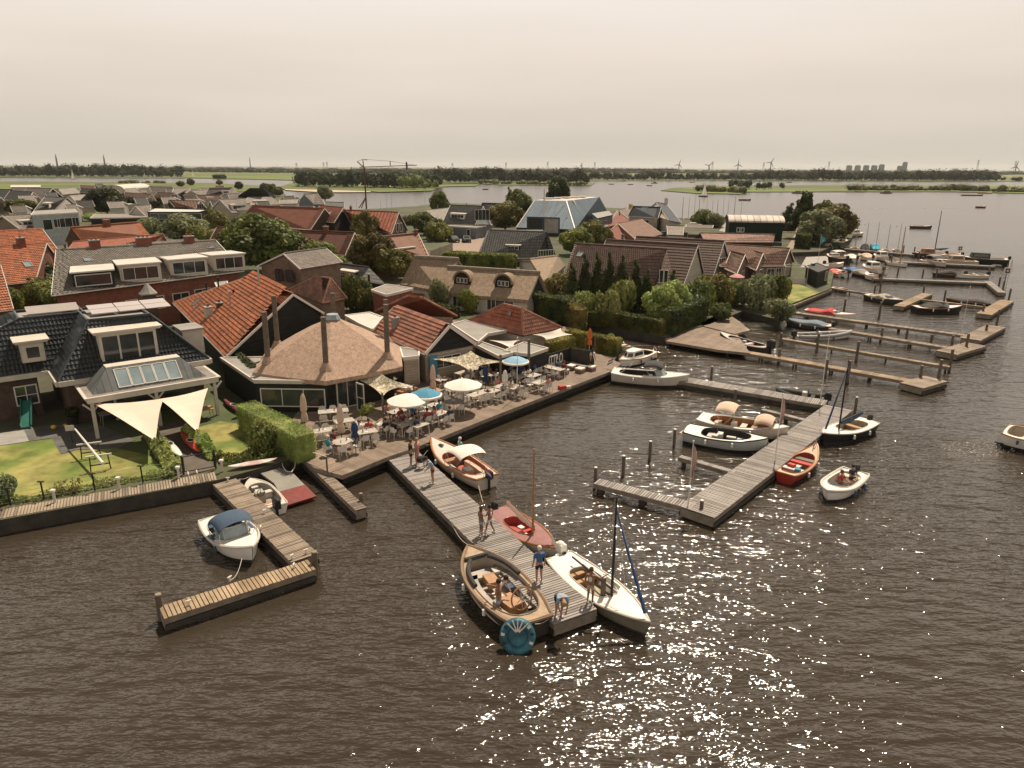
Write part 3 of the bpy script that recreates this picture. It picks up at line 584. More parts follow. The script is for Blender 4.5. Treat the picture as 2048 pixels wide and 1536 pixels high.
def win(parent, o, ex, w, h, nrm, frame=WHITE, glass=GLASS, cols=2, rows=1, fw=.07, dep=.06, nest=True):
    "window centred at o in the plane of ex and z (or ez), facing nrm"
    o = Vector(o); ex = Vector(ex).normalized(); nrm = Vector(nrm).normalized(); ez = nrm.cross(ex); ez = ez if ez.z > 0 else -ez
    def bar(mb, x0, x1, z0, z1, d0, d1, m):
        vs = [o+ex*x+ez*z+nrm*d for d in (d0, d1) for x, z in ((x0, z0), (x1, z0), (x1, z1), (x0, z1))]
        mb.add(vs, [(0, 3, 2, 1), (4, 5, 6, 7), (0, 1, 5, 4), (1, 2, 6, 5), (2, 3, 7, 6), (3, 0, 4, 7)], m)
    mb = MB(); a, b = w/2, h/2
    for x0, x1, z0, z1 in ((-a, a, b-fw, b), (-a, a, -b, -b+fw), (-a, -a+fw, -b+fw, b-fw), (a-fw, a, -b+fw, b-fw)): bar(mb, x0, x1, z0, z1, -.02, dep, frame)
    for i in range(1, cols): x = -a+w*i/cols; bar(mb, x-fw*.35, x+fw*.35, -b+fw, b-fw, 0, dep-.01, frame)
    for i in range(1, rows): z = -b+h*i/rows; bar(mb, -a+fw, a-fw, z-fw*.3, z+fw*.3, 0, dep-.015, frame)
    if not nest:
        bar(mb, -a+fw, a-fw, -b+fw, b-fw, 0, dep*.35, glass); return mb.build('window', parent)
    f = mb.build('window', parent); mb = MB(); bar(mb, -a+fw, a-fw, -b+fw, b-fw, 0, dep*.35, glass); mb.build('pane', f); return f
def house(label, A, B, CB, zr, ze, CA=None, D=None, ze2=None, roof=T_GR, wall=BRICKB, trim=WHITE, geo=None, gz=.8, name='house', group='houses of the village', skl=(), chim=(), dorm=(), fw=(), gr=(), gl=(), thick=.16, ridge=None, rcol=None, ovg=.25, walltop=None, vents=(), cat='house', frame=WHITE, bw=.2, pitch=38):
    "gabled building: ridge A-B and the near eave corners CA, CB are photo points on the levels zr and ze"
    pa, pb = P(*A, zr), P(*B, zr); cb = P(*CB, ze); ca = P(*CA, ze) if CA else cb+(pa-pb)
    while zr > ze+1.6:     # keep the slope a believable pitch: the lower the ridge, the farther back it stands
        n_ = (pb-pa).cross(cb-pb).normalized()
        rn = Vector((-(pb-pa).y, (pb-pa).x, 0)); rn = rn if rn.dot(pb) > 0 else -rn
        if abs(n_.z) > cos(radians(pitch)) and rn.dot(pb-cb) > 0: break
        zr -= .1; pa, pb = P(*A, zr), P(*B, zr); ca = P(*CA, ze) if CA else cb+(pa-pb)
    ze2 = ze if ze2 is None else ze2
    if D: db = P(*D, ze2); da = db+(pa-pb)
    else: k2 = (zr-ze2)/(zr-ze); db = pb+(pb-cb)*k2; da = pa+(pa-ca)*k2
    db.z = da.z = ze2; o = (pa+pb)/2; o.z = 0; rz = ang(pa, pb); t = empty(name, o, rz, label, cat, group); Mi = Matrix.Rotation(-rz, 4, 'Z') @ Matrix.Translation(-o)
    pa, pb, ca, cb, da, db = [Mi @ v for v in (pa, pb, ca, cb, da, db)]; L = (pb-pa).length
    mb = MB(); slope(mb, (ca, cb, pb, pa), roof, geo is not None, thick, geo); slope(mb, (db, da, pa, pb), roof, False, thick)
    rc = rcol or geo or roof; mb.tube([pa+Vector((-.03, 0, .02)), pb+Vector((.03, 0, .02))], ridge or .13, rc, 7); rf = mb.build('roof', t)
    # walls
    def ins(r, c, e): k = r.lerp(c, .93); return k+Vector((e, 0, 0))
    w1, w2 = ins(pa, ca, ovg), ins(pb, cb, -ovg); w3, w4 = ins(pb, db, -ovg), ins(pa, da, ovg); ra, rb = pa+Vector((ovg, 0, -thick*1.3)), pb+Vector((-ovg, 0, -thick*1.3))
    for v in (w1, w2, w3, w4): v.z -= thick*1.3
    mb = MB(); lo = [Vector((v.x, v.y, gz-.3)) for v in (w1, w2, w3, w4)]
    mb.add([*lo, w1, w2, w3, w4, ra, rb], [(0, 1, 5, 4), (1, 2, 6, 9, 5), (2, 3, 7, 6), (3, 0, 4, 8, 7)], wall); wl = mb.build('wall', t, fixn=True)
    if walltop:    # boarded gable above a plinth of another material
        mb = MB(); zz = walltop[1]; f = lambda r, c: r.lerp(c, min(1, (r.z-zz)/(r.z-c.z)))
        for r, c1, c2, s in ((rb, w2, w3, 1), (ra, w4, w1, -1)):
            e = Vector((.04*s, 0, 0)); pts = [f(r, c1)+e, f(r, c2)+e, r+e] if zz > max(c1.z, c2.z) else [Vector((c1.x, c1.y, zz))+e, Vector((c2.x, c2.y, zz))+e, c2+e, r+e, c1+e]
            mb.poly(pts, walltop[0])
        mb.build('gable_boarding', t, fixn=True)
    if trim:
        for a, c, d in ((pa, ca, da), (pb, cb, db)):
            mb = MB(); e = Vector((.05 if a is pb else -.05, 0, -.05)); mb.beam(a+e, c+e, .06, bw, trim); mb.beam(a+e, d+e, .06, bw, trim); mb.build('bargeboard', t)
        mb = MB(); mb.beam(ca+Vector((0, -.05, -.08)), cb+Vector((0, -.05, -.08)), .12, .1, trim); mb.build('gutter', t)
    n = (cb-ca).cross(pa-ca).normalized(); n = n if n.z > 0 else -n; ex = (pb-pa).normalized()
    S = lambda s, q: pa.lerp(pb, s).lerp(ca.lerp(cb, s), q) if q >= 0 else pa.lerp(pb, s).lerp(da.lerp(db, s), -q)
    for s, q, w_, h_ in skl: win(rf, S(s, q)+n*.05, ex, w_, h_, n, M('skylight_frame', (.2, .19, .17), .5, .1, 3, bump=0), GLASSL, 1, 1, .07, .1, nest=False).name = 'skylight'
    for c_ in chim:
        s, q, w_, d_, h_ = c_[:5]; m_ = c_[5] if len(c_) > 5 else BRICK; v = S(s, q); mb = MB(); mb.box(v.x, v.y, v.z-.8, w_, d_, h_+.8, m_); mb.box(v.x, v.y, v.z+h_, w_+.12, d_+.12, .1, CONC)
        for i in range(max(1, int(w_/.5))): mb.tube([(v.x+(i-(max(1, int(w_/.5))-1)/2)*.45, v.y, v.z+h_+.1), (v.x+(i-(max(1, int(w_/.5))-1)/2)*.45, v.y, v.z+h_+.35)], .11, col('clay_pot', (.25, .1, .06)), 7)
        mb.build('chimney', rf)
    for s, q, h_, m_ in vents:
        v = S(s, q); mb = MB(); mb.tube([v-Vector((0, 0, .2)), v+Vector((0, 0, h_))], .08, m_, 7); mb.tube([v+Vector((0, 0, h_)), v+Vector((0, 0, h_+.12))], .13, m_, 7); mb.build('vent_pipe', rf)
    for d_ in dorm:
        s, q0, q1, w_, m_, nc = d_[:6]; b_ = S(s, q1); tp = S(s, q0); hh = tp.z-b_.z; e = ex*w_/2; ou = Vector((b_.x-tp.x, b_.y-tp.y, 0)).normalized()*.18; zt = Vector((0, 0, hh))
        mb = MB(); mb.add([b_-e, b_+e, b_+e+zt, b_-e+zt, tp-e, tp+e], [(0, 1, 2, 3), (1, 5, 2), (0, 3, 4), (0, 4, 5, 1)], m_); dm = mb.build('dormer', t, fixn=True)
        mb = MB(); mb.slab([b_-e*1.08+zt+ou+Vector((0, 0, .12)), b_+e*1.08+zt+ou+Vector((0, 0, .12)), tp+e*1.08+Vector((0, 0, .14)), tp-e*1.08+Vector((0, 0, .14))], .14, FELTL if len(d_) < 7 else d_[6], trim or WHITE); mb.build('dormer_roof', dm, fixn=True)
        win(dm, b_+zt*.52+ou.normalized()*.03, ex, w_*.88, hh*.72, ou, frame, GLASS, nc, 1, .08, nest=False)
    fn = Vector((0, -1, 0)); e1 = (w2-w1).normalized(); fn = Vector((e1.y, -e1.x, 0))
    for a in fw: s, z, w_, h_ = a[:4]; v = w1.lerp(w2, s); v.z = z; win(t, v+fn*.03, e1, w_, h_, fn, frame, GLASS, *(a[4:] or (2, 1)))
    for lst, c1, c2, r, sg in ((gr, w2, w3, rb, 1), (gl, w1, w4, ra, -1)):
        e = (c2-c1); e.z = 0; e.normalize(); g = Vector((e.y, -e.x, 0))*sg
        for a in lst: q, z, w_, h_ = a[:4]; v = c1.lerp(c2, .5+q/2); v.z = z; win(t, v+g*.03, e, w_, h_, g, frame, GLASS, *(a[4:] or (1, 1)))
    return t, Mi, (pa, pb, ca, cb, da, db), S, n, rf
def hip(label, A, B, corners, zr, ze, roof, wall, geo=None, gz=.8, group='houses of the village', skl=(), name='house', inset=.45, trim=None, cat='house'):
    "hipped roof: ridge A-B (photo points on zr) over eave corners front-left, front-right, back-right, back-left; None is filled in as a parallelogram"
    pa, pb = P(*A, zr), P(*B, zr); c = [P(*q, ze) if q else None for q in corners]
    for i in range(4):
        if c[i] is None: c[i] = c[(i+1) % 4]+c[(i+3) % 4]-c[(i+2) % 4]
    o = sum(c, Vector())/4; o.z = 0; rz = ang(c[0], c[1]); t = empty(name, o, rz, label, cat, group); Mi = Matrix.Rotation(-rz, 4, 'Z') @ Matrix.Translation(-o)
    pa, pb = Mi @ pa, Mi @ pb; c = [Mi @ v for v in c]; mb = MB(); g = geo is not None
    slope(mb, (c[0], c[1], pb, pa), roof, g, .12, geo); slope(mb, (c[1], c[2], pb, pb), roof, g, .12, geo); slope(mb, (c[2], c[3], pa, pb), roof, False, .12); slope(mb, (c[3], c[0], pa, pa), roof, g, .12, geo)
    for a, b in ((pa, pb), (c[0], pa), (c[1], pb), (c[2], pb), (c[3], pa)): mb.tube([a, b], .12, geo or roof, 6)
    rf = mb.build('roof', t); m = sum(c, Vector())/4; k = [Vector(m.lerp(v, 1-inset/max(1, (v-m).length))) for v in c]; mb = MB(); mb.prism([(v.x, v.y) for v in k], gz-.3, ze-.05, wall); mb.build('wall', t, fixn=True)
    F = [(c[0], c[1], pb, pa), (c[1], c[2], pb, pb), (c[3], c[0], pa, pa)]
    for fi, s, q, w_, h_ in skl:
        a, b, d, e = F[fi]; n = (b-a).cross(e-a).normalized(); n = n if n.z > 0 else -n; v = a.lerp(b, s).lerp(e.lerp(d, s), q); win(rf, v+n*.06, b-a, w_, h_, n, M('skylight_frame', (.2, .19, .17)), GLASSL, 1, 1, .06, .1, nest=False).name = 'skylight'
    if trim:
        mb = MB(); [mb.beam(c[i]-Vector((0, 0, .1)), c[(i+1) % 4]-Vector((0, 0, .1)), .1, .16, trim) for i in range(4)]; mb.build('fascia', t)
    return t
def flat(label, px, z, z0=.8, roof=FELT, wall=SIDEB, rim=WHITE, name='flat_roofed_extension', cat='building', wins=(), group=None, ins=.15, edge=.09):
    q = [P(*p, z) for p in px]
    if sum(q[i].x*q[(i+1) % len(q)].y-q[(i+1) % len(q)].x*q[i].y for i in range(len(q))) < 0: q = q[::-1]
    o = sum(q, Vector())/len(q); o.z = 0; t = empty(name, o, ang(q[0], q[1]), label, cat, group); Mi = Matrix.Rotation(-ang(q[0], q[1]), 4, 'Z') @ Matrix.Translation(-o); q = [Mi @ v for v in q]
    mb = MB(); mb.slab(q, .22, roof, rim); rf = mb.build('roof', t); mb = MB()
    for i in range(len(q)): mb.beam(q[i], q[(i+1) % len(q)], edge*1.3, edge*1.6, rim)
    mb.build('roof_edge', rf); m = sum(q, Vector())/len(q)
    if wall: k = [m.lerp(v, 1-ins/max(.6, (v-m).length)) for v in q]; mb = MB(); mb.prism([(v.x, v.y) for v in k], z0-.2, z-.225, wall); mb.build('wall', t, fixn=True)
    for i, s, zc, w_, h_, nc in wins:
        a, b = k[i], k[(i+1) % len(k)]; e = (b-a).normalized(); g = Vector((e.y, -e.x, 0)); v = a.lerp(b, s); v.z = zc; win(t, v+g*.02, e, w_, h_, g, WHITE, GLASS, nc, 1)
    return t, Mi, q
# ---- restaurant and its neighbours
H1 = house('restaurant building with big bright orange tiled roof and black boarded gable', (490, 555.6), (586, 588), (452, 713), 7.1, 3.2, D=(648, 626), ze2=4.7, CA=(346, 604), roof=T_OR, geo=G_OR, wall=SIDEB, name='restaurant_building', cat='building', group='',
  skl=((.17, .74, .75, 1.1), (.27, .80, .35, 1.1)), chim=((.50, .80, .7, .6, .9, CREAM), (.46, .62, .5, .5, .5, BRICKD)), vents=((.02, .35, .9, BLACK), (.0, .5, .7, BLACK), (.36, .36, .5, BLACK), (.5, .1, 2.0, STEEL), (.57, .55, 1.6, STEEL)), gr=((.0, 4.1, 1.9, 1.0, 4, 2),))
H2 = house('orange brown roofed restaurant wing with white gable trim and a blue shutter', (788, 615.5), (899, 650.5), (850, 707), 6.2, 3.35, D=(952, 688), CA=(745, 660), roof=T_RED, geo=G_RD, wall=SIDEC, walltop=(SIDEB, 3.2), name='restaurant_wing', cat='building', group='', chim=((.30, .62, .55, .5, .8, CONC),), gr=((-.1, 2.3, 2.6, 1.0, 3, 1),), bw=.26)
mb = MB(); q = H2[2][3]; mb.box(q.x+.0, q.y+.75, 1.35, .06, .7, 1.7, BLUEB); mb.build('shutter', H2[0])
# thatched octagon with the posts
def rotunda():
    c = Vector((-13.9, 52.9, 0)); R = 6.15; t = empty('thatched_pavilion', c, 0, 'pale pointed thatched pavilion of the restaurant pierced by tall wooden posts', 'building'); ze, zr = 3.35, 6.75
    mb = MB(); pts = [Vector((R*cos(radians(220+60*i)), R*sin(radians(220+60*i)), ze)) for i in range(6)]; ap = Vector((.35, -.2, zr)); rows = []
    for j in range(9):
        f = j/8; r = []
        for i in range(6):
            for k in range(6): e = pts[i].lerp(pts[(i+1) % 6], k/6); v = e.lerp(Vector((ap.x, ap.y, zr)), f*.93); v.z += .12*sin(pi*f)-.06*sin(pi*k/6)*(1-f)+random.uniform(-.02, .02); r.append(v)
        rows.append(r)
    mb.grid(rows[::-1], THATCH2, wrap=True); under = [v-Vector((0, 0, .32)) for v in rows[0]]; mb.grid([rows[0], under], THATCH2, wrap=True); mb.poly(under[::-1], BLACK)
    mb.poly(rows[-1], THATCH2); rf = mb.build('thatch_roof', t, fixn=True)
    mb = MB(); mb.tube([ap-Vector((0, 0, .25)), ap+Vector((0, 0, .12))], [.62, .45], GLASSL, 8); mb.build('roof_light', rf)
    mb = MB(); mb.prism([(v.x*.87, v.y*.87) for v in pts], .6, ze-.05, SIDEB); mb.build('wall', t, fixn=True)
    for i, h in zip(range(6), (7.6, 7.6, 7.9, 7.4, 7.6, 7.9)):
        a = radians(220+60*i+(0 if i != 1 else 0)); r = R*.80; mb = MB(); mb.tube([(r*cos(a), r*sin(a), .8), (r*cos(a), r*sin(a), h*.6), (r*cos(a)+.04, r*sin(a), h)], [.22, .20, .19], POLE, 12); mb.build('post', t)
        mb = MB(); mb.tube([(r*cos(a), r*sin(a), 3.85), (r*cos(a), r*sin(a), 4.35)], [.5, .24], THATCH2, 9); mb.build('post_collar', rf)
    # window band left of the bottom corner and glazed doors right of it
    for i, s, w_, h_, z, nc, fr in ((0, .55, 3.9, 1.35, 2.0, 3, CREAM), (1, .28, 1.7, 2.1, 1.95, 2, CREAM)):
        a, b = pts[i]*.87, pts[(i+1) % 6]*.87; e = (b-a).normalized(); g = Vector((e.y, -e.x, 0)); v = a.lerp(b, s); v.z = z; win(t, v+g*.03, e, w_, h_, g, fr, GLASS, nc, 1, .09)
    d = MB(); d.T = Matrix.Translation(Vector((pts[1].x*.87+2.0, pts[1].y*.87+.2, .9))) @ Matrix.Rotation(radians(-40), 4, 'Z'); [d.box(x, 0, z, sx, .05, sz, CREAM) for x, z, sx, sz in ((.04, 0, .09, 2.1), (.8, 0, .09, 2.1), (.42, 0, .67, .12), (.42, 2.0, .67, .1), (.42, 1.0, .67, .07))]; d.box(.42, .0, .12, .67, .02, 1.9, GLASS); d.build('open_door', t)
    return t
rotunda()
flat('low grey flat roof with cream edge wrapped round the thatched pavilion', [(441, 716), (556, 714), (640, 706), (760, 720), (720, 738), (657, 763), (508, 761)], 3.15, roof=FELT, wall=SIDEB, rim=CREAM, wins=((0, .5, 1.9, 4.6, 1.35, 3),))
flat('pale flat roof between the thatched pavilion and the orange brown wing', [(690, 631), (739, 625), (766, 635), (745, 659), (720, 648)], 4.0, roof=FELTL, wall=SIDEC)
flat('small flat roof beside the steel stove pipe', [(430, 566), (454, 563), (458, 574), (436, 578)], 5.4, roof=FELT, wall=BRICKD)
flat('cream flat roofed annex with panelled door beside the wing', [(800, 695), (838, 700), (838, 712), (806, 716)], 3.3, roof=FELT, wall=SIDEC, wins=((1, .5, 1.9, .9, 2, 1),))
hip('low brown hipped roof behind the orange building', (631, 554), (661, 556.5), [(576, 580), (645, 607), (694, 597), None], 6.0, 3.6, T_BR2, BRICKB, G_BR, skl=((0, .42, .75, .6, .8),))
hip('red hipped roof with three skylights behind the orange brown wing', (817, 591), (846, 596), [(752, 622), (842, 629), (914, 632), None], 6.0, 3.7, T_RED, SIDEC, G_RD, skl=((0, .62, .62, .8, .9), (1, .38, .55, .6, .9), (1, .55, .6, .6, .9)))
hip('red hipped pavilion roof behind the terrace wall', (1007, 608), (1044, 617), [(932, 643), (1046, 671), (1124, 655), None], 5.4, 3.2, T_RED, SIDEW, G_RD, skl=((0, .62, .7, .35, .4),))
flat('terrace shed roof sagging beside the hipped pavilion', [(903, 649), (930, 641), (1014, 661), (975, 668), (956, 684)], 3.3, roof=FELT, wall=None, wins=())
flat('narrow grey veranda roof along the bar', [(948, 688), (962, 684), (1026, 706), (998, 713)], 3.0, roof=FELT, wall=SIDEB, rim=CREAM)
flat('square grey flat roof beside the terrace fence', [(1007, 702), (1048, 685), (1096, 697), (1061, 709)], 3.0, roof=FELT, wall=SIDEB, rim=CREAM)
flat('brown flat roof with white edge between thatch and hipped roof', [(743, 580), (774, 569), (826, 577), (772, 590)], 4.3, roof=M('brown_felt', (.2, .17, .145)), wall=BRICK, wins=())
# ---- village houses, nearest first
V = house
V('long row of brick houses under corrugated looking grey tiles with four dormers', (113, 500), (431, 481), (487, 541), 9.0, 5.6, CA=(104, 590), roof=T_GR, geo=G_GR, wall=BRICK, name='row_houses', dorm=((.19, .46, .97, 3.7, BLACK, 1), (.42, .38, .97, 4.0, CREAM, 3), (.68, .38, .97, 4.0, CREAM, 3), (.92, .38, .97, 3.7, CREAM, 3)),
  skl=((.17, .30, .8, 1.0), (.43, .30, .8, 1.0), (.67, .27, .8, 1.0), (.92, .2, .8, 1.0)), chim=((.22, -.02, 1.0, .8, .8), (.52, -.02, 1.5, .8, .8), (.82, -.02, 1.0, .8, .7)), fw=((.35, 3.3, 1.3, 1.4), (.47, 3.3, 2.2, 1.4), (.62, 3.3, 2.0, 1.4), (.75, 3.4, 2, 1.4)), vents=((.05, .0, .4, BLACK),))
V('bright orange roof at the left edge with one skylight, upper part', (-60, 466), (84, 458), (117, 502), 8.8, 5.8, roof=T_OR, geo=G_OR, wall=BRICK)
V('bright orange roof at the left edge, lower part with chimney and skylight', (-60, 497), (93, 486), (70, 562), 8.2, 3.8, roof=T_OR, geo=G_OR, wall=BRICK, D=(118, 520), chim=((.66, .02, .8, .8, .9),), skl=((.83, .55, .9, 1.1),))
V('slice of a steep orange roof at the left border', (-130, 540), (0, 529), (26, 618), 8.2, 4.0, roof=T_OR, geo=G_OR, wall=BRICK)
V('orange roof with dark brick gable and small chimney', (141.6, 455), (279, 444), (300, 470), 8.2, 5.2, CA=(162, 481), roof=T_OR, wall=BRICKD, chim=((.5, 0, .9, .8, .8),), trim=None)
V('lower orange roof just behind the row houses', (145.5, 484), (326, 469), (336, 484), 6.6, 4.4, CA=(118, 520), roof=T_RED, wall=BRICKD, skl=((.86, .4, .8, 1),), trim=None)
V('large red tiled roof with white framed gable window', (504, 411), (649, 416.6), (621, 459), 9.4, 4.0, CA=(470, 447), D=(672, 444), roof=T_RED, wall=BRICKD, skl=((.45, .42, 1.8, 1.6),), gr=((-.35, 4.6, 2.6, 2.6),))
V('red roof crossing behind the large red roof', (640, 411), (687, 415), (668, 445), 9.2, 5.0, roof=T_RED, wall=BRICKD, skl=((.6, .5, 1.2, 1.6),))
V('long red roof with dark gable and two white windows', (688, 420), (797.7, 424.4), (783, 467), 8.4, 3.6, CA=(672, 444), D=(816, 460), roof=T_RED, wall=BRICKD, skl=(), gr=((-.2, 4.5, 1.2, 1.9), (.25, 4.5, 1.2, 1.9)), chim=((.13, 0, .4, .4, .8),))
V('dark red roof low behind the big tree', (592, 460.5), (709, 465), (690, 510), 7.0, 3.4, CA=(560, 500), D=(726, 493), roof=T_DRED, wall=BRICKB, chim=((.52, 0, .8, .6, .8),), fw=((.85, 2.6, 1.5, 1.2),))
V('small dark red roof at the left side of the big tree', (434, 454), (480, 455), (478, 480), 7.2, 4.4, CA=(421, 478), roof=T_DRED, wall=BRICKB)
V('faded pink red roof with long white dormer', (742, 475), (835, 466), (858, 514), 7.6, 3.6, CA=(752, 519), roof=T_PINK, wall=BRICK, dorm=((.55, .55, .92, 4.6, WHITE, 6),), chim=((.97, 0, .5, .5, .5),))
V('thatched roof at the left of the long thatched house', (829, 514), (917, 519), (885, 583), 7.0, 2.8, CA=(800, 568), roof=THATCH, wall=SIDEW, trim=None, thick=.35, ridge=.28, rcol=WOOD)
TH = V('long thatched white house with two round eyebrow dormers', (896, 534), (1079, 546), (1057, 600), 6.6, 2.9, CA=(876, 584), D=(1099, 590), roof=THATCH, wall=SIDEW, trim=None, thick=.4, ridge=.26, rcol=WOOD, fw=((.2, 1.9, 1.2, 1.5), (.37, 1.9, 1.8, 1.5), (.75, 1.8, 2.4, 1.7), (.6, 1.9, 1.2, 1.4)), walltop=(SIDEB, 3.2), chim=((.62, .45, .35, .35, .9, CONC),))
for s in (.235, .69):      # round dormers
    v = TH[3](s, .66); tp = TH[3](s, .16); o = Vector((v.x-tp.x, v.y-tp.y, 0)); ln = o.length; o.normalize(); ex = Vector((1, 0, 0)); mb = MB(); R = 1.15; rows = []
    for d_ in (0, ln*1.0): rows.append([Vector((v.x, v.y, v.z))-o*d_+ex*(R*cos(a))+Vector((0, 0, .5+R*sin(a))) for a in [pi*k/12 for k in range(13)]])
    rows = [[q+Vector((0, 0, 0)) for q in r] for r in rows]; mb.grid(rows, THATCH); mb.tube(rows[0], .13, THATCH, 6); f = [r for r in rows[0]]+[v-ex*R-Vector((0, 0, .8)), v+ex*R-Vector((0, 0, .8))]; mb.poly([q-o*.12 for q in f], SIDEB); dm = mb.build('round_dormer', TH[0])
    for k in (-.5, 0, .5): win(dm, v+ex*k+Vector((0, 0, .55))-o*.08, ex, .42, .62, o, WHITE, GLASS, 1, 1, .05, nest=False)
V('thatched roof with black gable right of the long thatched house', (1060, 519), (1116, 512), (1131, 531), 5.6, 3.2, CA=(1090, 566), roof=THATCH, wall=SIDEW, trim=None, thick=.35, ridge=.2)
V('steep dark grey roof with one skylight in the middle of the village', (976, 459.6), (1094.5, 464), (1074, 517), 8.6, 2.2, CA=(951, 518), D=(1113, 514), roof=T_DK, wall=SIDEB, trim=None, skl=((.5, .22, .9, 1.3),), dorm=((.55, .5, .72, 2.6, BLACK, 3),), vents=((.72, .45, .5, BLACK),), gr=((0, 3.0, 3.4, 1.1, 6, 1),), pitch=46, geo=G_DKG)
V('black gabled cottage with white window beside the conifers', (678, 527), (738, 535), (717, 562), 5.8, 3.0, CA=(664, 556), D=(773, 570), roof=T_DK, wall=SIDEB, trim=None, dorm=((.5, .35, .8, 3.2, BLACK, 5),), gr=((-.1, 3.4, .6, 1.4),))
V('brown house with two dark sash windows in its gable', (651, 496), (567, 507), (516, 531), 7.6, 5.6, D=(601, 538), CA=(640, 506), roof=T_WG, wall=BRICKB, frame=BLACK, gr=((-.12, 4.6, 1.1, 1.5, 2, 2), (.42, 4.6, 1.1, 1.5, 2, 2)))
V('front brown A-frame house behind the cypresses', (1150, 487), (1333, 498), (1306, 580), 8.4, 1.3, CA=(1118, 574), D=(1354, 583), roof=T_BR, wall=SIDEB, trim=None, skl=((.1, .26, .8, 1.1), (.6, .27, 1.3, 1.5)), gr=((-.2, 3.2, .7, 1.8), (.15, 3.2, .7, 1.8)), pitch=51, geo=G_BRN)
V('middle brown A-frame house with white gable', (1213, 479), (1396, 490), (1362, 583), 9.0, 1.4, D=(1409, 554), roof=T_BR, wall=SIDEW, trim=WHITE, gr=((-.1, 4.5, 1.6, 1.6), (0.05, 2.2, 1.8, 1.6)), pitch=51, geo=G_BRN)
V('back brown A-frame house with grey gable and balcony', (1273, 473), (1449, 482), (1425, 556), 8.8, 1.6, D=(1464, 545), roof=T_BR, wall=SIDEW, trim=WHITE, gr=((0, 3.4, 2.6, 1.7, 3, 1),), pitch=51, geo=G_BRN)
V('rust brown bungalow roof at the waterside lawn', (1452, 489), (1580, 497), (1567, 531), 6.0, 3.2, CA=(1440, 532), D=(1589, 523), roof=T_BR2, wall=BRICKB, fw=((.82, 2.0, 1.3, 1.4), (.95, 2, .9, 1.6)), gr=((0, 2.2, 2.6, 1.8, 3, 1),))
V('small front wing of the bungalow, left of two', (1462, 502), (1490.6, 509), (1474, 547), 5.3, 2.9, CA=(1449, 536), D=(1501, 532), roof=T_BR2, wall=BRICKB, gr=((0, 1.9, 2.2, 1.7, 3, 1),))
V('small front wing of the bungalow, right of two', (1496, 498), (1526.6, 506.5), (1512.5, 540), 5.3, 3.0, CA=(1486, 529), D=(1536, 531), roof=T_BR2, wall=BRICKB, gr=((0, 1.9, 2.2, 1.7, 3, 1),))
V('black roofed house with white glass gable and grey blue walls', (901, 410), (966, 412.6), (950, 450), 9.0, 3.8, CA=(884, 448), D=(982, 450), roof=T_DK, wall=SIDEBL, dorm=((.4, .42, .72, 4.4, WHITE, 4),), gr=((0, 6.2, 3.6, 2.6, 4, 1), (0, 3, 2, 2)), vents=((.5, 0, .5, BLACK),))
flat('grey blue flat extension in front of the parked cars', [(892, 452), (952, 455), (985, 449), (935, 445)], 3.6, roof=FELT, wall=SIDEBL, wins=((0, .75, 2.3, 1, 1.5, 1),))
V('black cottage with light roof and boat shed doors', (897, 416), (851, 421), (824, 438), 7.4, 4.2, D=(880, 442), roof=T_LG, wall=SIDEB, trim=CREAM)
V('dark roof behind the black roofed house', (964, 406), (1025, 407.5), (1012, 424), 8.0, 5.2, CA=(958, 422), roof=T_DK, wall=SIDEW)
V('brick house with a big skylight right of the blue hall', (1252, 416), (1235, 421), (1206, 456), 7.6, 3.2, D=(1266, 444), roof=T_WG, wall=BRICK, gr=((0, 6, .9, 1.2), (.0, 2.8, 1.6, 2)))
V('brown roofed brick house with white gable trim', (1282.5, 438), (1236, 447), (1214, 466), 6.8, 3.0, D=(1275, 482), roof=T_BR2, wall=BRICK, gr=((.1, 2.6, 1.6, 1.8),))
V('dark blue roofed villa with stone walls and chimney', (1266, 412.5), (1322, 414.5), (1316, 436), 8.6, 5.0, CA=(1256, 432), roof=T_BL, wall=M('sandstone', (.34, .29, .23)), skl=((.45, .35, 1.8, 2.0),), fw=((.6, 3.6, 2.4, 1.4),))
V('gabled cross wing of the dark blue roofed villa', (1312, 405), (1333, 408), (1306, 428), 9.2, 5.0, D=(1363, 446), roof=T_BL, wall=M('sandstone', (.34, .29, .23)), chim=((.95, 0, .8, .8, 1.4, CREAM),), gr=((-.3, 4.4, 1.6, 1.4), (.1, 2.2, 1.6, 1.6)))
V('grey green box roof with a window band behind the A-frames', (1334, 451), (1368, 452), (1368, 463), 5.2, 3.6, CA=(1331, 462), roof=T_WG, wall=SIDEW, fw=((.5, 2.9, 6, 1.2, 5, 1),))
V('long low brown boat shed roof behind the A-frames', (1400, 466), (1550, 469), (1550, 482), 5.0, 3.6, CA=(1388, 476), roof=T_BR2, wall=SIDEB, fw=((.38, 3.0, 14, .9, 7, 1), (.75, 3.0, 11, .9, 6, 1)), trim=None, name='boat_shed')
def arched(label, px0, px1, zt, zb, wdt, wallm, roofm):
    a, b = P(*px0, zb), P(*px1, zb); a.z = b.z = 0; rz = ang(a, b); L = (b-a).length; t = empty('boat_shed', a, rz, label, 'boat shed'); mb = MB(); rows = []
    for x in (-.3, L+.3): rows.append([Vector((x, -.3+(wdt+.6)*(1-cos(pi*k/12))/2, zb+(zt-zb)*sin(pi*k/12))) for k in range(13)])
    mb.grid(rows, roofm, [[(0, k*.4) for k in range(13)], [(L, k*.4) for k in range(13)]]); mb.poly([q+Vector((.32, 0, 0)) for q in rows[0]][::-1], wallm); mb.poly([q-Vector((.32, 0, 0)) for q in rows[1]], wallm); mb.build('arched_roof', t, fixn=True)
    mb = MB(); mb.box(L/2, wdt/2, .5, L, wdt, zb-.5, wallm); mb.build('wall', t); return t, L
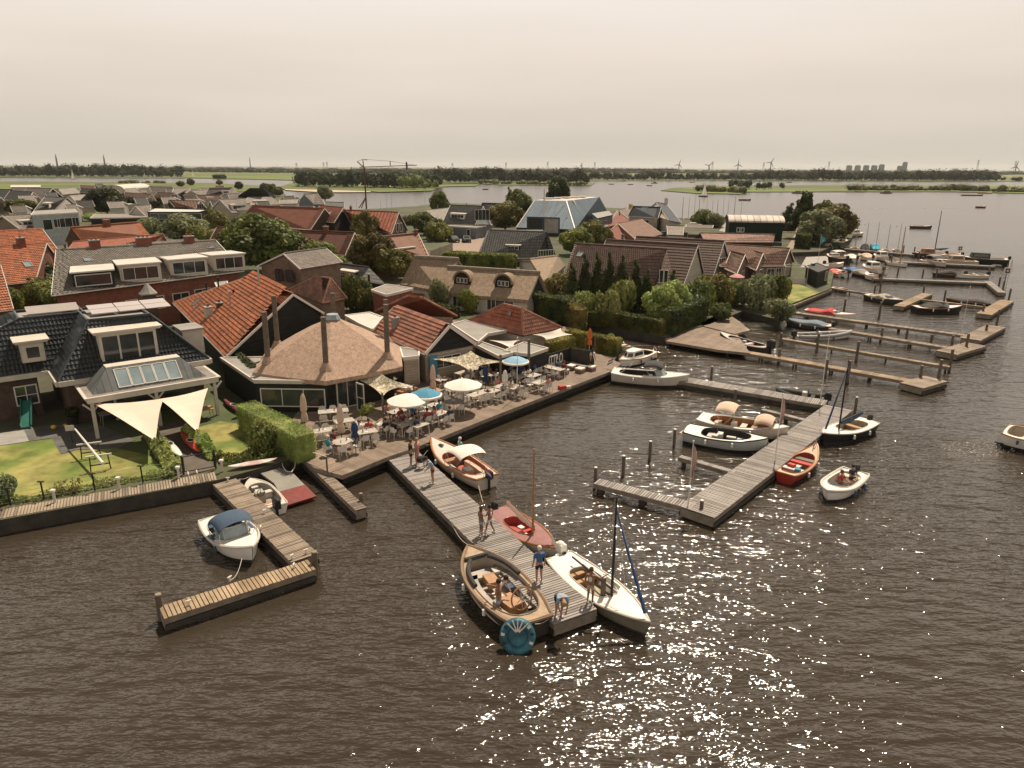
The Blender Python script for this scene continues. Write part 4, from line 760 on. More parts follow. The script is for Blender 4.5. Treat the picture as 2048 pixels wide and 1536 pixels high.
t, L = arched('dark green boat shed with pale arched roof', (1459, 444), (1567, 446), 6.6, 5.2, 9, SIDEG, M('pale_corrugated_roof', (.50, .43, .36), .6, .2, .6, kind='seam', p=(1.4, 0)))
for x in (L*.19, L*.245): win(t, (x, -.03, 3.4), (1, 0, 0), 1.1, 1.1, (0, -1, 0), WHITE, GLASS, 1, 1, .12)
flat('open carport with brown roof and a vehicle under it', [(1372, 449), (1427, 451), (1425, 456), (1372, 455)], 3.2, roof=T_BR2, wall=None, name='carport')
t, L = arched('grey boathouse with a curved roof far left in the village', (247, 379), (300, 375), 7.5, 5.2, 10, SIDEW, FELTL)
# blue hall: truncated pyramid
def hall():
    zt, zb = 9.1, 2.6; T = [P(1070, 400.5, zt), P(1132.5, 401.5, zt), P(1198, 394, zt)]; Bt = [P(1033, 455, zb), P(1150, 459, zb), P(1219, 431, zb)]; T.append(T[0]+T[2]-T[1]); Bt.append(Bt[0]+Bt[2]-Bt[1]); o = sum(Bt, Vector())/4; o.z = 0
    t = empty('blue_hall', o, 0, 'big blue metal hall with sloping sides and flat top', 'boat hall'); T = [v-o for v in T]; B_ = [v-o for v in Bt]; mb = MB()
    for i in range(4):
        j = (i+1) % 4; h = (B_[j]-B_[i]).normalized(); q = [B_[i], B_[j], T[j], T[i]]; mb.poly(q, BLUEM, [(v.dot(h), v.z) for v in q])
    mb.build('cladding', t, fixn=True); mb = MB(); mb.slab(T, .3, FELTL, WHITE); rf = mb.build('flat_top', t, fixn=True)
    for k in range(5): mb = MB(); v = T[0].lerp(T[2], .2+.13*k); mb.box(v.x, v.y+1, v.z+.1, 3, 2, .35, FELTL, .4+k); mb.build('solar_panel', rf)
    for i in range(3): mb = MB(); mb.beam(T[i], B_[i], .25, .25, WHITE); mb.build('corner_trim', t)
    mb = MB(); mb.prism([(v.x, v.y) for v in B_], .6, zb-.01, SIDEB); mb.build('wall', t, fixn=True)
    u = (B_[1]-B_[0]).normalized(); n = Vector((u.y, -u.x, 0)); f = lambda s, q: B_[0].lerp(B_[1], s).lerp(T[0].lerp(T[1], s), q)
    for s, m_ in ((.34, BLACK), (.62, CONC)): v = f(s, 0); v.z = 3.4; win(t, v+n*.9, u, 4.4, 4.2, n, M('navy_frame', (.03, .05, .08)), m_, 1, 1, .35, nest=False).name = 'hall_door'
    mb = MB(); a = f(.48, .12)+n*1.0; mb.tube([a, a+Vector((0, 0, 9))], .18, WHITE, 6); mb.tube([a+Vector((0, 0, .8)), f(.95, .9)+n*.5], .08, STEEL, 5); mb.build('lifting_mast', t)
    v = B_[1].lerp(B_[2], .55).lerp(T[1].lerp(T[2], .55), .62); e = (B_[2]-B_[1]).normalized(); sl_ = (T[1]-B_[1]).normalized(); nn = e.cross(sl_); nn = nn if nn.z > 0 else -nn; win(t, B_[1].lerp(B_[2], .25).lerp(T[1].lerp(T[2], .25), .82)+nn*.1, e, 6, 2.6, nn, CREAM, M('wood_panel', (.3, .22, .18)), 1, 1, .1, nest=False).name = 'roof_panel'
hall()
flat('small glazed extension with dark portal right of the blue hall', [(1183, 427), (1218, 421), (1226, 430), (1195, 437)], 5.6, roof=FELT, wall=SIDEBL, rim=BLACK, wins=((0, .5, 3.2, 3, 3, 3),))
# ---- far village on the left
far = [  # label, A, B, CB, zr, ze, CA, D, roof, wall, dormer width
 ('long low white roofed shed at the back of the village', (22, 370), (81, 370), (81, 374), 4.5, 3.5, None, None, FELTL, SIDEW, 0), ('dark roof at the far left border of the village', (-20, 378), (26, 379), (30, 396), 7.5, 4, None, None, T_DK, SIDEB, 0),
 ('dark house with pale gable turned right', (20, 381), (66, 384), (54, 403), 8, 4.2, None, (85, 401), T_DK, SIDEC, 0), ('light roof beside the long white shed', (54, 376), (105, 377), (88, 398), 8, 4, None, None, T_LG, SIDEB, 0),
 ('black gable of a house in the second row', (106, 378), (118, 378), (118, 392), 8, 4.5, (94, 393), None, T_DK, SIDEB, 0), ('pale low bungalow with a grey roof', (118, 378), (150, 376), (160, 386), 6, 4.5, None, None, T_LG, SIDEW, 0),
 ('black roofed house with big white gable and long dormer', (90, 393.5), (134, 395.5), (110, 419), 8.6, 3.4, (68, 421), (165, 421), T_DK, SIDEW, 4), ('light grey roof with a white dormer', (140, 391), (202, 387), (204, 398), 7.4, 5, (152, 404), None, T_LG, SIDEW, 5),
 ('dark low roof behind the light grey one', (162, 377), (197, 378), (194, 386), 7, 5, None, None, T_DK, SIDEB, 0), ('dark house with narrow white gable', (200, 379), (235, 380), (226, 394), 8, 4.6, None, (251, 394), T_DK, SIDEW, 0),
 ('tiny white gabled house at the meadow edge', (190, 368), (207, 368), (204, 375), 7.5, 5, None, (215, 375), T_DK, SIDEW, 0), ('brown gabled house near the meadow', (237, 370), (262, 369), (262, 378), 7.6, 5, None, None, T_BR2, SIDEW, 0),
 ('brown roof with black gable left of the leaning white sheet', (250, 385), (304, 388.5), (292, 401), 8.2, 4.2, (244, 397), (313, 402), T_BR2, SIDEB, 0), ('light roof far back in the middle of the village', (297, 373), (345, 374), (352, 384), 8.2, 5.2, None, None, T_LG, SIDEW, 0),
 ('brown roof with triangular white gable', (316, 385), (350, 386), (338, 396), 7.6, 4.8, None, (362, 396), T_BR2, SIDEW, 0), ('light pink roof with row of windows below', (347, 377), (380, 376), (386, 391), 8.6, 4.8, (356, 388), None, T_LG, SIDEW, 3),
 ('pale long roof right of the centre of the village', (382, 381), (422, 379), (440, 389), 7.8, 5, None, None, T_LG, SIDEC, 0), ('large light grey roof with a dark dormer', (418, 376), (465, 375), (478, 390), 9, 5, (430, 390), None, T_LG, SIDEW, 3),
 ('brown roofed house with black gable behind the modern black villa', (337, 400.5), (400, 402), (391, 417), 7.6, 4, (336, 410), (413, 416), T_BR2, SIDEB, 0), ('brown roof tucked between pale roofs', (392, 390), (440, 391), (446, 400), 7.2, 5, None, None, T_BR2, SIDEC, 3),
 ('pinkish grey house with wide dormer beside the red umbrella', (439, 399), (492, 397), (498, 423), 8.6, 4.0, (465, 425), None, T_LG, SIDEC, 5), ('small white cottage with dark gable window', (271, 412), (301, 409), (300, 434), 6.8, 3.2, (294, 435), None, T_WG, SIDEW, 0),
 ('pale roof house beside the blue grey one', (497, 394.5), (542, 394), (560, 408), 8, 4.8, (478, 412), None, T_LG, SIDEW, 4), ('blue gabled house near the inlet', (608, 388), (634, 386), (650, 408), 7.6, 3.8, (628, 408), None, T_WG, SIDEBL, 0),
 ('grey house with slanting roof at the lower left of the village', (4, 431.5), (60, 429), (90, 453), 8.4, 4.6, (40, 458), None, T_WG, BRICKB, 3), ('pale gabled house cut by the left border', (-40, 393), (1, 394), (-20, 418), 8, 3.6, None, (19, 413), T_LG, SIDEC, 0),
 ('brown roof between white shed and meadow', (160, 371), (190, 372), (190, 378), 6, 4.5, None, None, T_BR2, SIDEC, 0), ('dark roof right of the black villa', (430, 372), (448, 372), (452, 380), 8, 6, None, None, T_DRED, BRICKD, 0),
 ('low light roof beside the inlet', (560, 399), (596, 398), (600, 405), 6, 4.6, None, None, T_LG, SIDEW, 0), ('dark long roof at the inlet behind the red roofs', (650, 404), (688, 405), (688, 411), 6.6, 4.6, None, None, T_DK, SIDEG, 0)]
for lb, A, B, C_, zr, ze, CA, D, rf, wl, dw in far:
    V(lb, A, B, C_, zr, ze, CA=CA, D=D, roof=rf, wall=wl, ridge=.15, dorm=((.5, .4, .85, dw, WHITE, 3),) if dw else (), gr=((-.0, ze+.6, 2.4, 1.5, 3, 1),) if D else (), bw=.3)
hip('blue grey steep hipped roof near the round trees', (500, 376.5), (527, 377), [(470, 396), (545, 398), (552, 394), None], 10, 4.5, T_BL, SIDEW)
flat('white flat roof with skylight strip in the village', [(230, 394), (282, 394), (297, 407), (248, 409)], 4.6, roof=FELTL, wall=SIDEW, wins=())
flat('modern black villa with wide glass front', [(294, 424), (398, 424), (412, 420), (310, 417)], 5.4, roof=FELTL, wall=SIDEB, rim=BLACK, wins=((0, .3, 4.2, 7, 1.6, 3), (0, .75, 4.2, 8, 1.6, 3)), name='villa')
flat('pale blue flat roofed house with four windows', [(62, 430), (156, 425), (148, 418), (68, 422)], 7.4, roof=FELT, wall=M('pale_blue_render', (.30, .33, .33)), wins=((0, .3, 5.2, 2, 2.2, 1), (0, .5, 5.4, 1.4, 1.8, 1), (0, .68, 5.4, 3.4, 2, 2), (0, .92, 5.4, 1.6, 2, 2)))
flat('long low flat roof with planting below the villa', [(180, 436), (330, 434), (330, 428), (190, 428)], 3.6, roof=M('brown_felt', (.2, .17, .145)), wall=SIDEB)
for i, (x, y, w_, k) in enumerate([(36, 392, 30, 0), (150, 402, 34, 1), (178, 388, 26, 2), (214, 404, 30, 0), (268, 396, 24, 1), (322, 395, 26, 2), (372, 398, 24, 0), (420, 402, 26, 1), (455, 388, 24, 2), (512, 404, 26, 1), (470, 408, 30, 0), (20, 412, 30, 2), (566, 393, 22, 1), (250, 378, 22, 0), (400, 377, 22, 2), (330, 378, 24, 1), (130, 410, 22, 2), (535, 412, 26, 0), (90, 386, 22, 1), (600, 414, 26, 2)]):
    house('small house', (x, y), (x+w_, y-1), (x+w_+6, y+11), 8, 4.6, D=(x+w_+14, y+5) if k != 1 else None, roof=(T_LG, T_DK, T_WG)[k], wall=(SIDEW, SIDEC, SIDEW)[k], ridge=.15, group='small houses filling the far village', bw=.3)[0]['label'] = 'small %s roofed house in the far village, %s' % (('pale grey', 'charcoal', 'warm grey')[k], 'right of the pale leftmost gable,behind the light roof with dormer,left of the big dark tree,beyond the big dark tree,left of the brown black gabled one,behind the modern villa,between villa and pink roofs,before the pale long roof,behind the large light roof,left of the blue grey hipped roof,right of the villa,above the pale blue house,near the blue gabled house,left of the curved boathouse,behind the pale long roof,right of the curved boathouse,below the big white gable,before the hipped roof,behind the long white shed,on the inlet corner'.split(',')[i])
# ------------------------------------------------------------------ the black tiled house with the veranda, and its garden
def black_house():
    ze, zt = 4.0, 7.4; FL, FR = P(116, 763, ze), P(419, 717, ze); ex = (FR-FL).normalized(); ey = Vector((-ex.y, ex.x, 0)); rz = ang(FL, FR)
    t = empty('black_tiled_house', (FL.x, FL.y, 0), rz, 'large dark house with glazed black tiles, wide dormer, solar panels and a pale veranda', 'house'); Mi = Matrix.Rotation(-rz, 4, 'Z') @ Matrix.Translation(-Vector((FL.x, FL.y, 0)))
    L = (FR-FL).length; TB = T_BK; q = lambda x, y, z: Mi @ P(x, y, z)
    tops = [q(176, 640, zt), q(299, 628, zt)]; tw = 5.6; e = [Vector((0, 0, ze)), Vector((L, 0, ze)), Vector((L, 10.5, ze)), Vector((0, 10.5, ze))]; tp = [tops[0], tops[1], tops[1]+Vector((0, 5.0, 0)), tops[0]+Vector((0, 5.0, 0))]
    tp = [Vector((v.x, v.y, zt)) for v in tp]
    def block(e, tp, sides):
        mb = MB()
        for i in range(4): j = (i+1) % 4; slope(mb, (e[i], e[j], tp[j], tp[i]), TB, i in sides, .14, G_BK if i in sides else None)
        for i in range(4): mb.tube([e[i], tp[i]], .085, G_BK, 6); mb.tube([tp[i], tp[(i+1) % 4]], .08, G_BK, 6)
        rf = mb.build('roof', t); mb = MB(); mb.slab([v-Vector((0, 0, .12)) for v in tp], .1, FELT); mb.build('flat_top', rf)
        mb = MB(); [mb.beam(e[i]+Vector((0, 0, -.2)), e[(i+1) % 4]+Vector((0, 0, -.2)), .36, .34, CREAM) for i in range(4)]; mb.build('cornice', t); return rf
    rf = block(e, tp, (0, 1, 3))
    l1, l2 = q(-230, 792, ze), q(92, 740, ze); y0 = l2.y; e2 = [Vector((-9.5, y0, ze)), Vector((-.6, y0, ze)), Vector((-.6, y0+8, ze)), Vector((-9.5, y0+8, ze))]; a, b = q(38, 637, zt), q(168, 624, zt)
    t2 = [Vector((v.x, v.y, zt)) for v in (a, b, b+Vector((0, 3.2, 0)), a+Vector((0, 3.2, 0)))]; e2[1].x = max(e2[1].x, b.x+1.8); rf2 = block(e2, t2, (0, 1, 3))
    mb = MB(); mb.box(L/2, 5.25, .5, L-1, 9.5, 3.3, BRICKD); mb.build('wall', t); mb = MB(); mb.box(-5, y0+4.2, .5, 8.4, 7.4, 3.3, BRICKD); mb.build('wall', t)
    u = (tp[1]-tp[0]).normalized()
    mb = MB(); c = (tp[0]+tp[2])/2; o = c+Vector((.6, .2, .25))
    for i in range(3):
        for j in range(2):
            mb = MB(); x = -2+i*1.75; y = -1.1+j*1.15; mb.slab([o+Vector((x, y, y*.12)), o+Vector((x+1.68, y, y*.12)), o+Vector((x+1.68, y+1.08, (y+1.08)*.12)), o+Vector((x, y+1.08, (y+1.08)*.12))], .05, M('solar_panel', (.36, .31, .28), .15, .06, 1, bump=0, spec=1)); mb.build('solar_panel', rf)
    for k in (0, 1): mb = MB(); v = t2[0].lerp(t2[1], .35+.38*k)+Vector((0, 1.4, .1)); mb.slab([v+Vector(p_) for p_ in ((-.8, -.6, .0), (.9, -.6, .0), (.9, .6, .35), (-.8, .6, .35))], .06, M('solar_panel', (.36, .31, .28))); mb.build('solar_panel', rf2)
    def dormer(par, pl, pr, hh, zb, nc, col_=CREAM, deep=2.4, fw=.16):
        a, b = q(*pl, zb), q(*pr, zb); a = Vector((a.x, a.y, zb)); b = Vector((b.x, a.y, zb)); m = (a+b)/2; w_ = b.x-a.x; mb = MB(); mb.box(m.x, m.y+deep/2, zb, w_, deep, hh, CREAM); d = mb.build('dormer', t)
        mb = MB(); mb.box(m.x, m.y+deep/2-.14, zb+hh, w_+.5, deep+.4, .12, col_); mb.box(m.x, m.y+deep/2-.2, zb+hh+.12, w_+.7, deep+.6, .1, col_); mb.build('dormer_roof', d); win(d, (m.x, m.y-.02, zb+hh/2), (1, 0, 0), w_-.1, hh-.1, (0, -1, 0), col_, GLASS, nc, 1, fw, nest=False)
    dormer(rf, (205, 734), (318, 716), 2.25, 4.4, 3); dormer(rf2, (46, 727), (92, 719), 1.35, 4.75, 1, deep=1.9, fw=.26)
    win(t, Vector((q(53, 790, 2.3).x, y0+.45, 2.35)), (1, 0, 0), 1.35, 1.4, (0, -1, 0), WHITE, GLASS, 2, 2, .08)
    v = q(335, 655, 5); mb = MB(); mb.box(L-1.3, 10.6, 4, 1.0, .8, 3.4, BRICKD); mb.box(L-1.3, 10.6, 7.4, 1.2, 1.0, .12, CONC); mb.tube([(L-1.3, 10.6, 7.5), (L-1.3, 10.6, 7.8), (L-1.3, 10.6, 8.3)], [.7, .45, .08], CONC, 8); mb.build('chimney', t)
    mb = MB(); mb.box(L+.2, 5.6, 3.4, 1.5, 2.2, 1.9, CREAM); mb.box(L+.2, 5.6, 5.3, 1.75, 2.45, .12, FELT); mb.build('side_dormer', t)
    # veranda with glass lantern
    zv = 3.55; a, b = q(174, 799, zv), q(430, 750, zv); bl = q(145, 768, zv); dy = -a.y; x0, x1, y1 = a.x, b.x, a.y; yb = -.25; mb = MB(); mb.box((x0+x1)/2, (y1+yb)/2, zv-.32, x1-x0, yb-y1, .3, CREAM); mb.box((x0+x1)/2, (y1+yb)/2, zv-.02, x1-x0+.3, yb-y1+.1, .08, CREAM)
    mb.box((x0+x1)/2, (y1+yb)/2, zv+.06, x1-x0-.1, yb-y1-.3, .012, M('brown_felt', (.2, .17, .145))); vr = mb.build('veranda_roof', t)
    lb = [Vector((x0+.4, y1+.5, zv+.06)), Vector((x1-.6, y1+.5, zv+.06)), Vector((x1-.6, yb-.3, zv+.06)), Vector((x0+.4, yb-.3, zv+.06))]; zz = zv+1.3; lt = [lb[0]+Vector((1.2, 1.5, 0)), lb[1]+Vector((-1.2, 1.5, 0)), lb[2]+Vector((-1.2, -.3, 0)), lb[3]+Vector((1.2, -.3, 0))]; [setattr(v, 'z', zz) for v in lt]
    mb = MB(); seam = M('zinc_seam', (.13, .135, .13), .6, .2, 1.5, kind='seam', p=(.42, 0))
    for i in range(4): j = (i+1) % 4; h = (lb[j]-lb[i]).normalized(); mb.poly([lb[i], lb[j], lt[j], lt[i]], seam, [(v.dot(h), v.z) for v in (lb[i], lb[j], lt[j], lt[i])])
    mb.slab([v+Vector((0, 0, .05)) for v in lt], .12, CREAM); ln = mb.build('lantern', t, fixn=True); n = (lb[1]-lb[0]).cross(lt[0]-lb[0]).normalized()
    for k in range(5):
        f = lambda s, r: lb[0].lerp(lb[1], s).lerp(lt[0].lerp(lt[1], s), r); s = .24+.13*k; win(ln, f(s, .5)+n*.02, (1, 0, 0), .125*(lb[1]-lb[0]).length, .86*(lt[0]-lb[0]).length*.78, n, CREAM, GLASSL, 1, 1, .05, .05, nest=False).name = 'glass_panel'
    for x in (x0+.25, x1-.25, (x0+x1)/2): mb = MB(); mb.box(x, y1+.25, .7, .2, .2, zv-1, CREAM); [mb.beam((x, y1+.25, zv-.9), (x+s_*.5, y1+.25, zv-.35), .1, .1, CREAM) for s_ in (-1, 1)]; mb.build('post', t)
    mb = MB(); mb.box(x0+2, yb-.12, .8, .15, .12, 2.5, CREAM); mb.box((x0+x1)/2, yb-.1, .9, x1-x0-1, .06, 2.2, GLASS); mb.build('glass_front', t)
black_house()
# cream shade sails hung from the veranda
def sail(name, label, pts, mat, sag=.25, n=8, cat='shade sail', cv=.28):
    "four cornered cloth pulled to its corners; pts are world points in order"
    a, b, c, d = map(Vector, pts); o = (a+b+c+d)/4; rows = []
    for i in range(n+1):
        s = i/n; r = []
        for j in range(n+1):
            u_ = j/n; s2 = s+(.5-s)*cv*sin(pi*u_)*(abs(2*s-1)); u2 = u_+(.5-u_)*cv*sin(pi*s)*(abs(2*u_-1)); v = a.lerp(b, s2).lerp(d.lerp(c, s2), u2); v.z -= sag*sin(pi*s)*sin(pi*u_); r.append(v-o)
        rows.append(r)
    mb = MB(); mb.grid(rows, mat); mb.grid([[v-Vector((0, 0, .015)) for v in r] for r in rows][::-1], mat); return tag(mb.build(name, smooth=True, loc=o), label, cat)
SAILC = M('cream_sail_cloth', (.62, .50, .40), .85, .07, 1.2, bump=0)
sail('shade_sail', 'left cream triangular shade sail pulled down over the lawn', [P(188, 808, 3.15), P(327, 797, 3.15), P(311, 877, 2.2), P(307, 879, 2.2)], SAILC, .1, cv=.07)
sail('shade_sail', 'right cream triangular shade sail above the kayaks', [P(318, 798, 3.15), P(416, 776, 3.15), P(396, 860, 2.2), P(392, 861, 2.2)], SAILC, .1, cv=.07)
for q_, l_ in (((309, 878), 'thin pole holding the left cream shade sail'), ((394, 861), 'thin pole holding the right cream shade sail')): mb = MB(); v = P(*q_, 2.2); mb.tube([(0, 0, .8), (0, 0, 2.3)], .035, STEEL, 6); tag(mb.build('sail_pole', loc=(v.x, v.y+.05, 0)), l_, 'pole')
def sheet(name, px, z, mat): mb = MB(); q = [P(*p, z) for p in px]; q = q if sum(q[i].x*q[(i+1) % len(q)].y-q[(i+1) % len(q)].x*q[i].y for i in range(len(q))) > 0 else q[::-1]; mb.slab(q, .1, mat); return struct(mb.build(name))
sheet('lawn', [(-160, 905), (0, 892), (60, 883), (103, 877), (122, 909), (155, 900), (236, 897), (297, 910), (330, 940), (300, 955), (28, 998), (-160, 1040)], .84, GRASS)
sheet('lawn', [(392, 856), (440, 842), (500, 850), (520, 880), (505, 910), (440, 925), (412, 890)], .84, GRASS)
sheet('yard', [(-160, 870), (0, 862), (100, 850), (200, 850), (270, 880), (236, 896), (155, 899), (122, 908), (102, 876), (60, 882), (0, 891), (-160, 903)], .836, M('dark_paving', (.10, .095, .085), .85, .25, 1.5))
sheet('yard', [(-60, 870), (0, 866), (48, 860), (58, 882), (0, 891), (-60, 899)], .845, CONC)
sheet('garden_path', [(300, 850), (372, 838), (392, 856), (428, 937), (362, 953), (344, 925), (322, 880)], .845, M('path_boards', (.19, .155, .12), .8, .3, 1, kind='plank', p=(.15, 0)))
for pts, lb in (([(300, 868), (322, 905), (352, 948)], 'row of feathery ornamental grass left of the kayak path'), ([(376, 860), (402, 890), (432, 918)], 'row of feathery ornamental grass right of the kayak path')):
    q = [P(*p, .85) for p in pts]; cover('ornamental_grass', lb, [(v.x, v.y, .42) for v in q], .85, .75, 620, .12, 'light', kind='stuff')
q = [P(*p, .85) for p in ((-20, 1008), (80, 995), (190, 972), (290, 955), (350, 950))]; cover('border_plants', 'low leafy border between the lawn and the boardwalk', [(v.x, v.y, .33) for v in q], .8, .4, 260, .09, 'light', kind='stuff')
q = [P(*p, .85) for p in ((440, 925), (500, 915), (560, 905))]; cover('border_plants', 'low leafy plants at the edge of the small right lawn', [(v.x, v.y, .6) for v in q], .8, .5, 240, .09, 'mid', kind='stuff')
for x, y, lb in ((120, 985, 'reddish dry plant at the lawn border'), (152, 983, 'second reddish tuft at the lawn border')): v = P(x, y, .85); cover('border_plant', lb, [(v.x-.3, v.y, .3), (v.x+.3, v.y, .3)], .85, .7, 300, .07, 'gold')
# wire fence
f = [P(*p, .85) for p in ((-60, 1022), (21, 1011), (88, 998), (190, 981), (286, 965), (372, 948))]; t = empty('wire_fence', f[0], 0, 'low wire fence with black T shaped posts along the lawn', 'fence')
for v in f[:-1]: mb = MB(); w_ = v-f[0]; mb.tube([(w_.x, w_.y, 0), (w_.x, w_.y, .98)], .045, BLACK, 6); mb.box(w_.x, w_.y, .96, .34, .1, .05, BLACK); mb.build('post', t)
mb = MB()
for a, b in zip(f[:-1], f[1:]):
    for z in (.15, .4, .65, .88): mb.tube([a-f[0]+Vector((0, 0, z)), b-f[0]+Vector((0, 0, z))], .008, STEEL, 4)
mb.build('wires', t)
for x, y, lb in ((110, 1004, 'cream bollard light on the boardwalk, left of three'), (239, 978, 'cream bollard light on the boardwalk, middle of three'), (358, 956, 'cream bollard light beside the garden gate'), (445, 942, 'cream bollard light at the root of the brown jetty')):
    v = P(x, y, .85); t = empty('bollard_light', v, 0, lb, 'bollard', 'bollard lights along the quay'); mb = MB(); mb.tube([(0, 0, 0), (0, 0, .6)], .07, CREAM, 8); mb.build('post', t); mb = MB(); mb.box(0, 0, .6, .2, .2, .1, WHITE); mb.build('cap', t)
t = empty('garden_gate', P(400, 943, .85), radians(30), 'thin black framed garden gate at the end of the kayak path', 'gate')
for x in (-.85, .85): mb = MB(); mb.box(x, 0, 0, .09, .09, 1.15, BLACK); mb.build('post', t)
mb = MB(); [mb.beam(a, b, .04, .04, BLACK) for a, b in (((-.8, 0, .15), (.8, 0, .15)), ((-.8, 0, 1.05), (.8, 0, 1.05)), ((-.78, 0, .15), (-.78, 0, 1.05)), ((.78, 0, .15), (.78, 0, 1.05)))]; mb.build('frame', t)
def ladder(px, z, rz, lb):
    t = empty('ladder', P(*px, z), rz, lb, 'ladder'); mb = MB(); [mb.tube([(x, 0, -1.1), (x, 0, .55), (x, .25, .6)], .025, WHITE, 6) for x in (-.22, .22)]; mb.build('rails', t)
    for z_ in (-.7, -.35, 0): mb = MB(); mb.box(0, 0, z_, .44, .1, .03, WHITE); mb.build('rung', t)
ladder((388, 965), .8, radians(30), 'white swimming ladder hanging from the left boardwalk')
# pole lying on trestles
t = empty('spare_mast', P(178, 905, .85), 0, 'long pale mast lying on trestles across the lawn', 'mast'); b0 = P(178, 905, .85); a, b = P(150, 858, 2.0), P(206, 927, 1.75); mb = MB(); mb.tube([a-b0, b-b0], [.05, .085], WHITE, 8); mb.build('mast_tube', t)
for k, (x, y) in enumerate(((183, 915), (202, 940))):
    t = empty('trestle', P(x, y, .85), radians(25), ('low wooden trestle under the middle of the pale mast', 'wooden trestle at the foot of the pale mast')[k], 'trestle', 'trestles under the mast')
    for s in (-.5, .5): mb = MB(); mb.beam((s, 0, 0), (s*.9, 0, .9), .06, .06, DKWOOD); mb.build('leg', t)
    mb = MB(); mb.beam((-.65, 0, .9), (.65, 0, .9), .1, .08, CREAM); mb.beam((-.5, 0, .35), (.5, 0, .35), .06, .06, DKWOOD); mb.build('crossbar', t)
v = P(145, 885, .85); t = empty('small_sign', v, .4, 'small pale board on a stake beside the yard', 'sign'); mb = MB(); mb.tube([(0, 0, 0), (0, 0, .9)], .02, BLACK, 5); mb.build('stake', t); mb = MB(); mb.box(0, -.03, .8, .5, .03, .35, CREAM); mb.build('board', t)
# slide and toys
sv = P(60, 838, .85); t = empty('slide', sv, radians(-62), 'dark green plastic garden slide against the dark house', 'slide'); mb = MB(); GS = col('green_plastic', (.03, .13, .10), .3); mb.slab([(0, -.28, 1.35), (0, .28, 1.35), (2.1, .28, .12), (2.1, -.28, .12)], .05, GS); [mb.beam((0, s, 1.45), (2.15, s, .2), .05, .2, GS) for s in (-.3, .3)]; mb.build('chute', t)
mb = MB(); [mb.tube([(-.05, s, 1.4), (-.6, s*1.2, 0)], .03, BLACK, 6) for s in (-.27, .27)]; [mb.box(-.1-.13*k, 0, 1.15-.3*k, .1, .6, .04, BLACK) for k in range(4)]; mb.build('steps', t)
def cushion(name, px, z, s, m, lb, cat): v = P(*px, z); mb = MB(); mb.ball((0, 0, s*.8), s, m, 9, 6, (1, 1, .8)); return tag(mb.build(name, smooth=True, loc=v), lb, cat)
cushion('toy_ball', (108, 858), .85, .18, col('toy_yellow', (.55, .36, .04), .4), 'yellow toy lying by the dark wall', 'toy'); cushion('toy_ball', (131, 853), .85, .13, col('toy_orange', (.5, .22, .04), .4), 'small orange toy beside the black pots', 'toy')
def pot(px, z, r, h, lb, leaf='dark', lh=.5, m=None):
    v = P(*px, z); t = empty('potted_plant', v, 0, lb, 'plant'); mb = MB(); mb.tube([(0, 0, 0), (0, 0, h)], [r*.75, r], m or BLACK, 10); mb.build('pot', t)
    o = leafmesh('leaves', [(0, 0, h+lh*.45, r*1.3, lh*.6), (r*.5, 0, h+lh*.7, r*.8, lh*.4)], 260, .09, LEAF[leaf], parent=t)
pot((147, 848), .85, .35, .6, 'round dark shrub in a pot under the veranda', 'dark', .6); v = P(263, 845, .9); mb = MB(); mb.box(0, 0, 0, .35, .35, .45, col('yellow_crate', (.6, .4, .07))); tag(mb.build('crate', loc=v), 'small yellow crate beside the veranda step', 'crate')
# veranda furniture seen in shade
def table(loc, rz, w_, d_, h, top, lb, cat='table', leg=None, name='table', group=None, round_=False):
    t = empty(name, loc, rz, lb, cat, group); mb = MB()
    if round_: mb.tube([(0, 0, h-.035), (0, 0, h)], w_/2, top, 18)
    else: mb.box(0, 0, h-.04, w_, d_, .04, top)
    mb.build('table_top', t)
    for x, y in ((-1, -1), (1, -1), (1, 1), (-1, 1)): mb = MB(); k = .62 if round_ else .9; mb.tube([(x*w_/2*k, y*(w_ if round_ else d_)/2*k, 0), (x*w_/2*k*.95, y*(w_ if round_ else d_)/2*k*.95, h-.04)], .028, leg or top, 6); mb.build('leg', t)
    return t
table(P(240, 842, .85), radians(39), 2.4, 1.0, .75, WOOD, 'wooden dining table in the shade under the veranda'); table(P(400, 838, .85), radians(39), 1.8, .9, .7, TEAK, 'slatted garden table at the right end of the veranda')
# ramp, red end and small things at the slip
rp_ = [P(452, 944, .5), P(544, 928, .5), P(588, 948, .5), P(610, 970, .5), P(559, 985, .5), P(548, 966, .5), P(518, 944, .5), P(488, 950, .5), P(478, 962, .5)]; mb = MB(); mb.slab(rp_[::-1], .12, M('grey_ramp', (.22, .205, .175), .8, .15, 1)); mb.build('deck').name = 'slip_platform'; tag(bpy.data.objects['slip_platform'], 'grey floating platform beside the brown jetty', 'platform')
mb = MB(); mb.slab([P(557, 983.5, .52), P(610, 969, .52), P(633, 992, .25), P(568, 1012, .25)][::-1], .1, M('red_carpet', (.17, .014, .01), .6, .3, 4, col2=(.13, .02, .012))); tag(mb.build('red_mat'), 'dark red sloping end of the grey platform', 'mat')
mb = MB(); hp = [P(x, y, .7) for x, y in ((564, 918), (565, 932), (572, 942), (583, 944), (589, 935), (592, 920))]; mb.tube(hp, .025, WHITE, 6); tag(mb.build('hose'), 'white hose hanging in a loop by the tall hedge', 'hose')
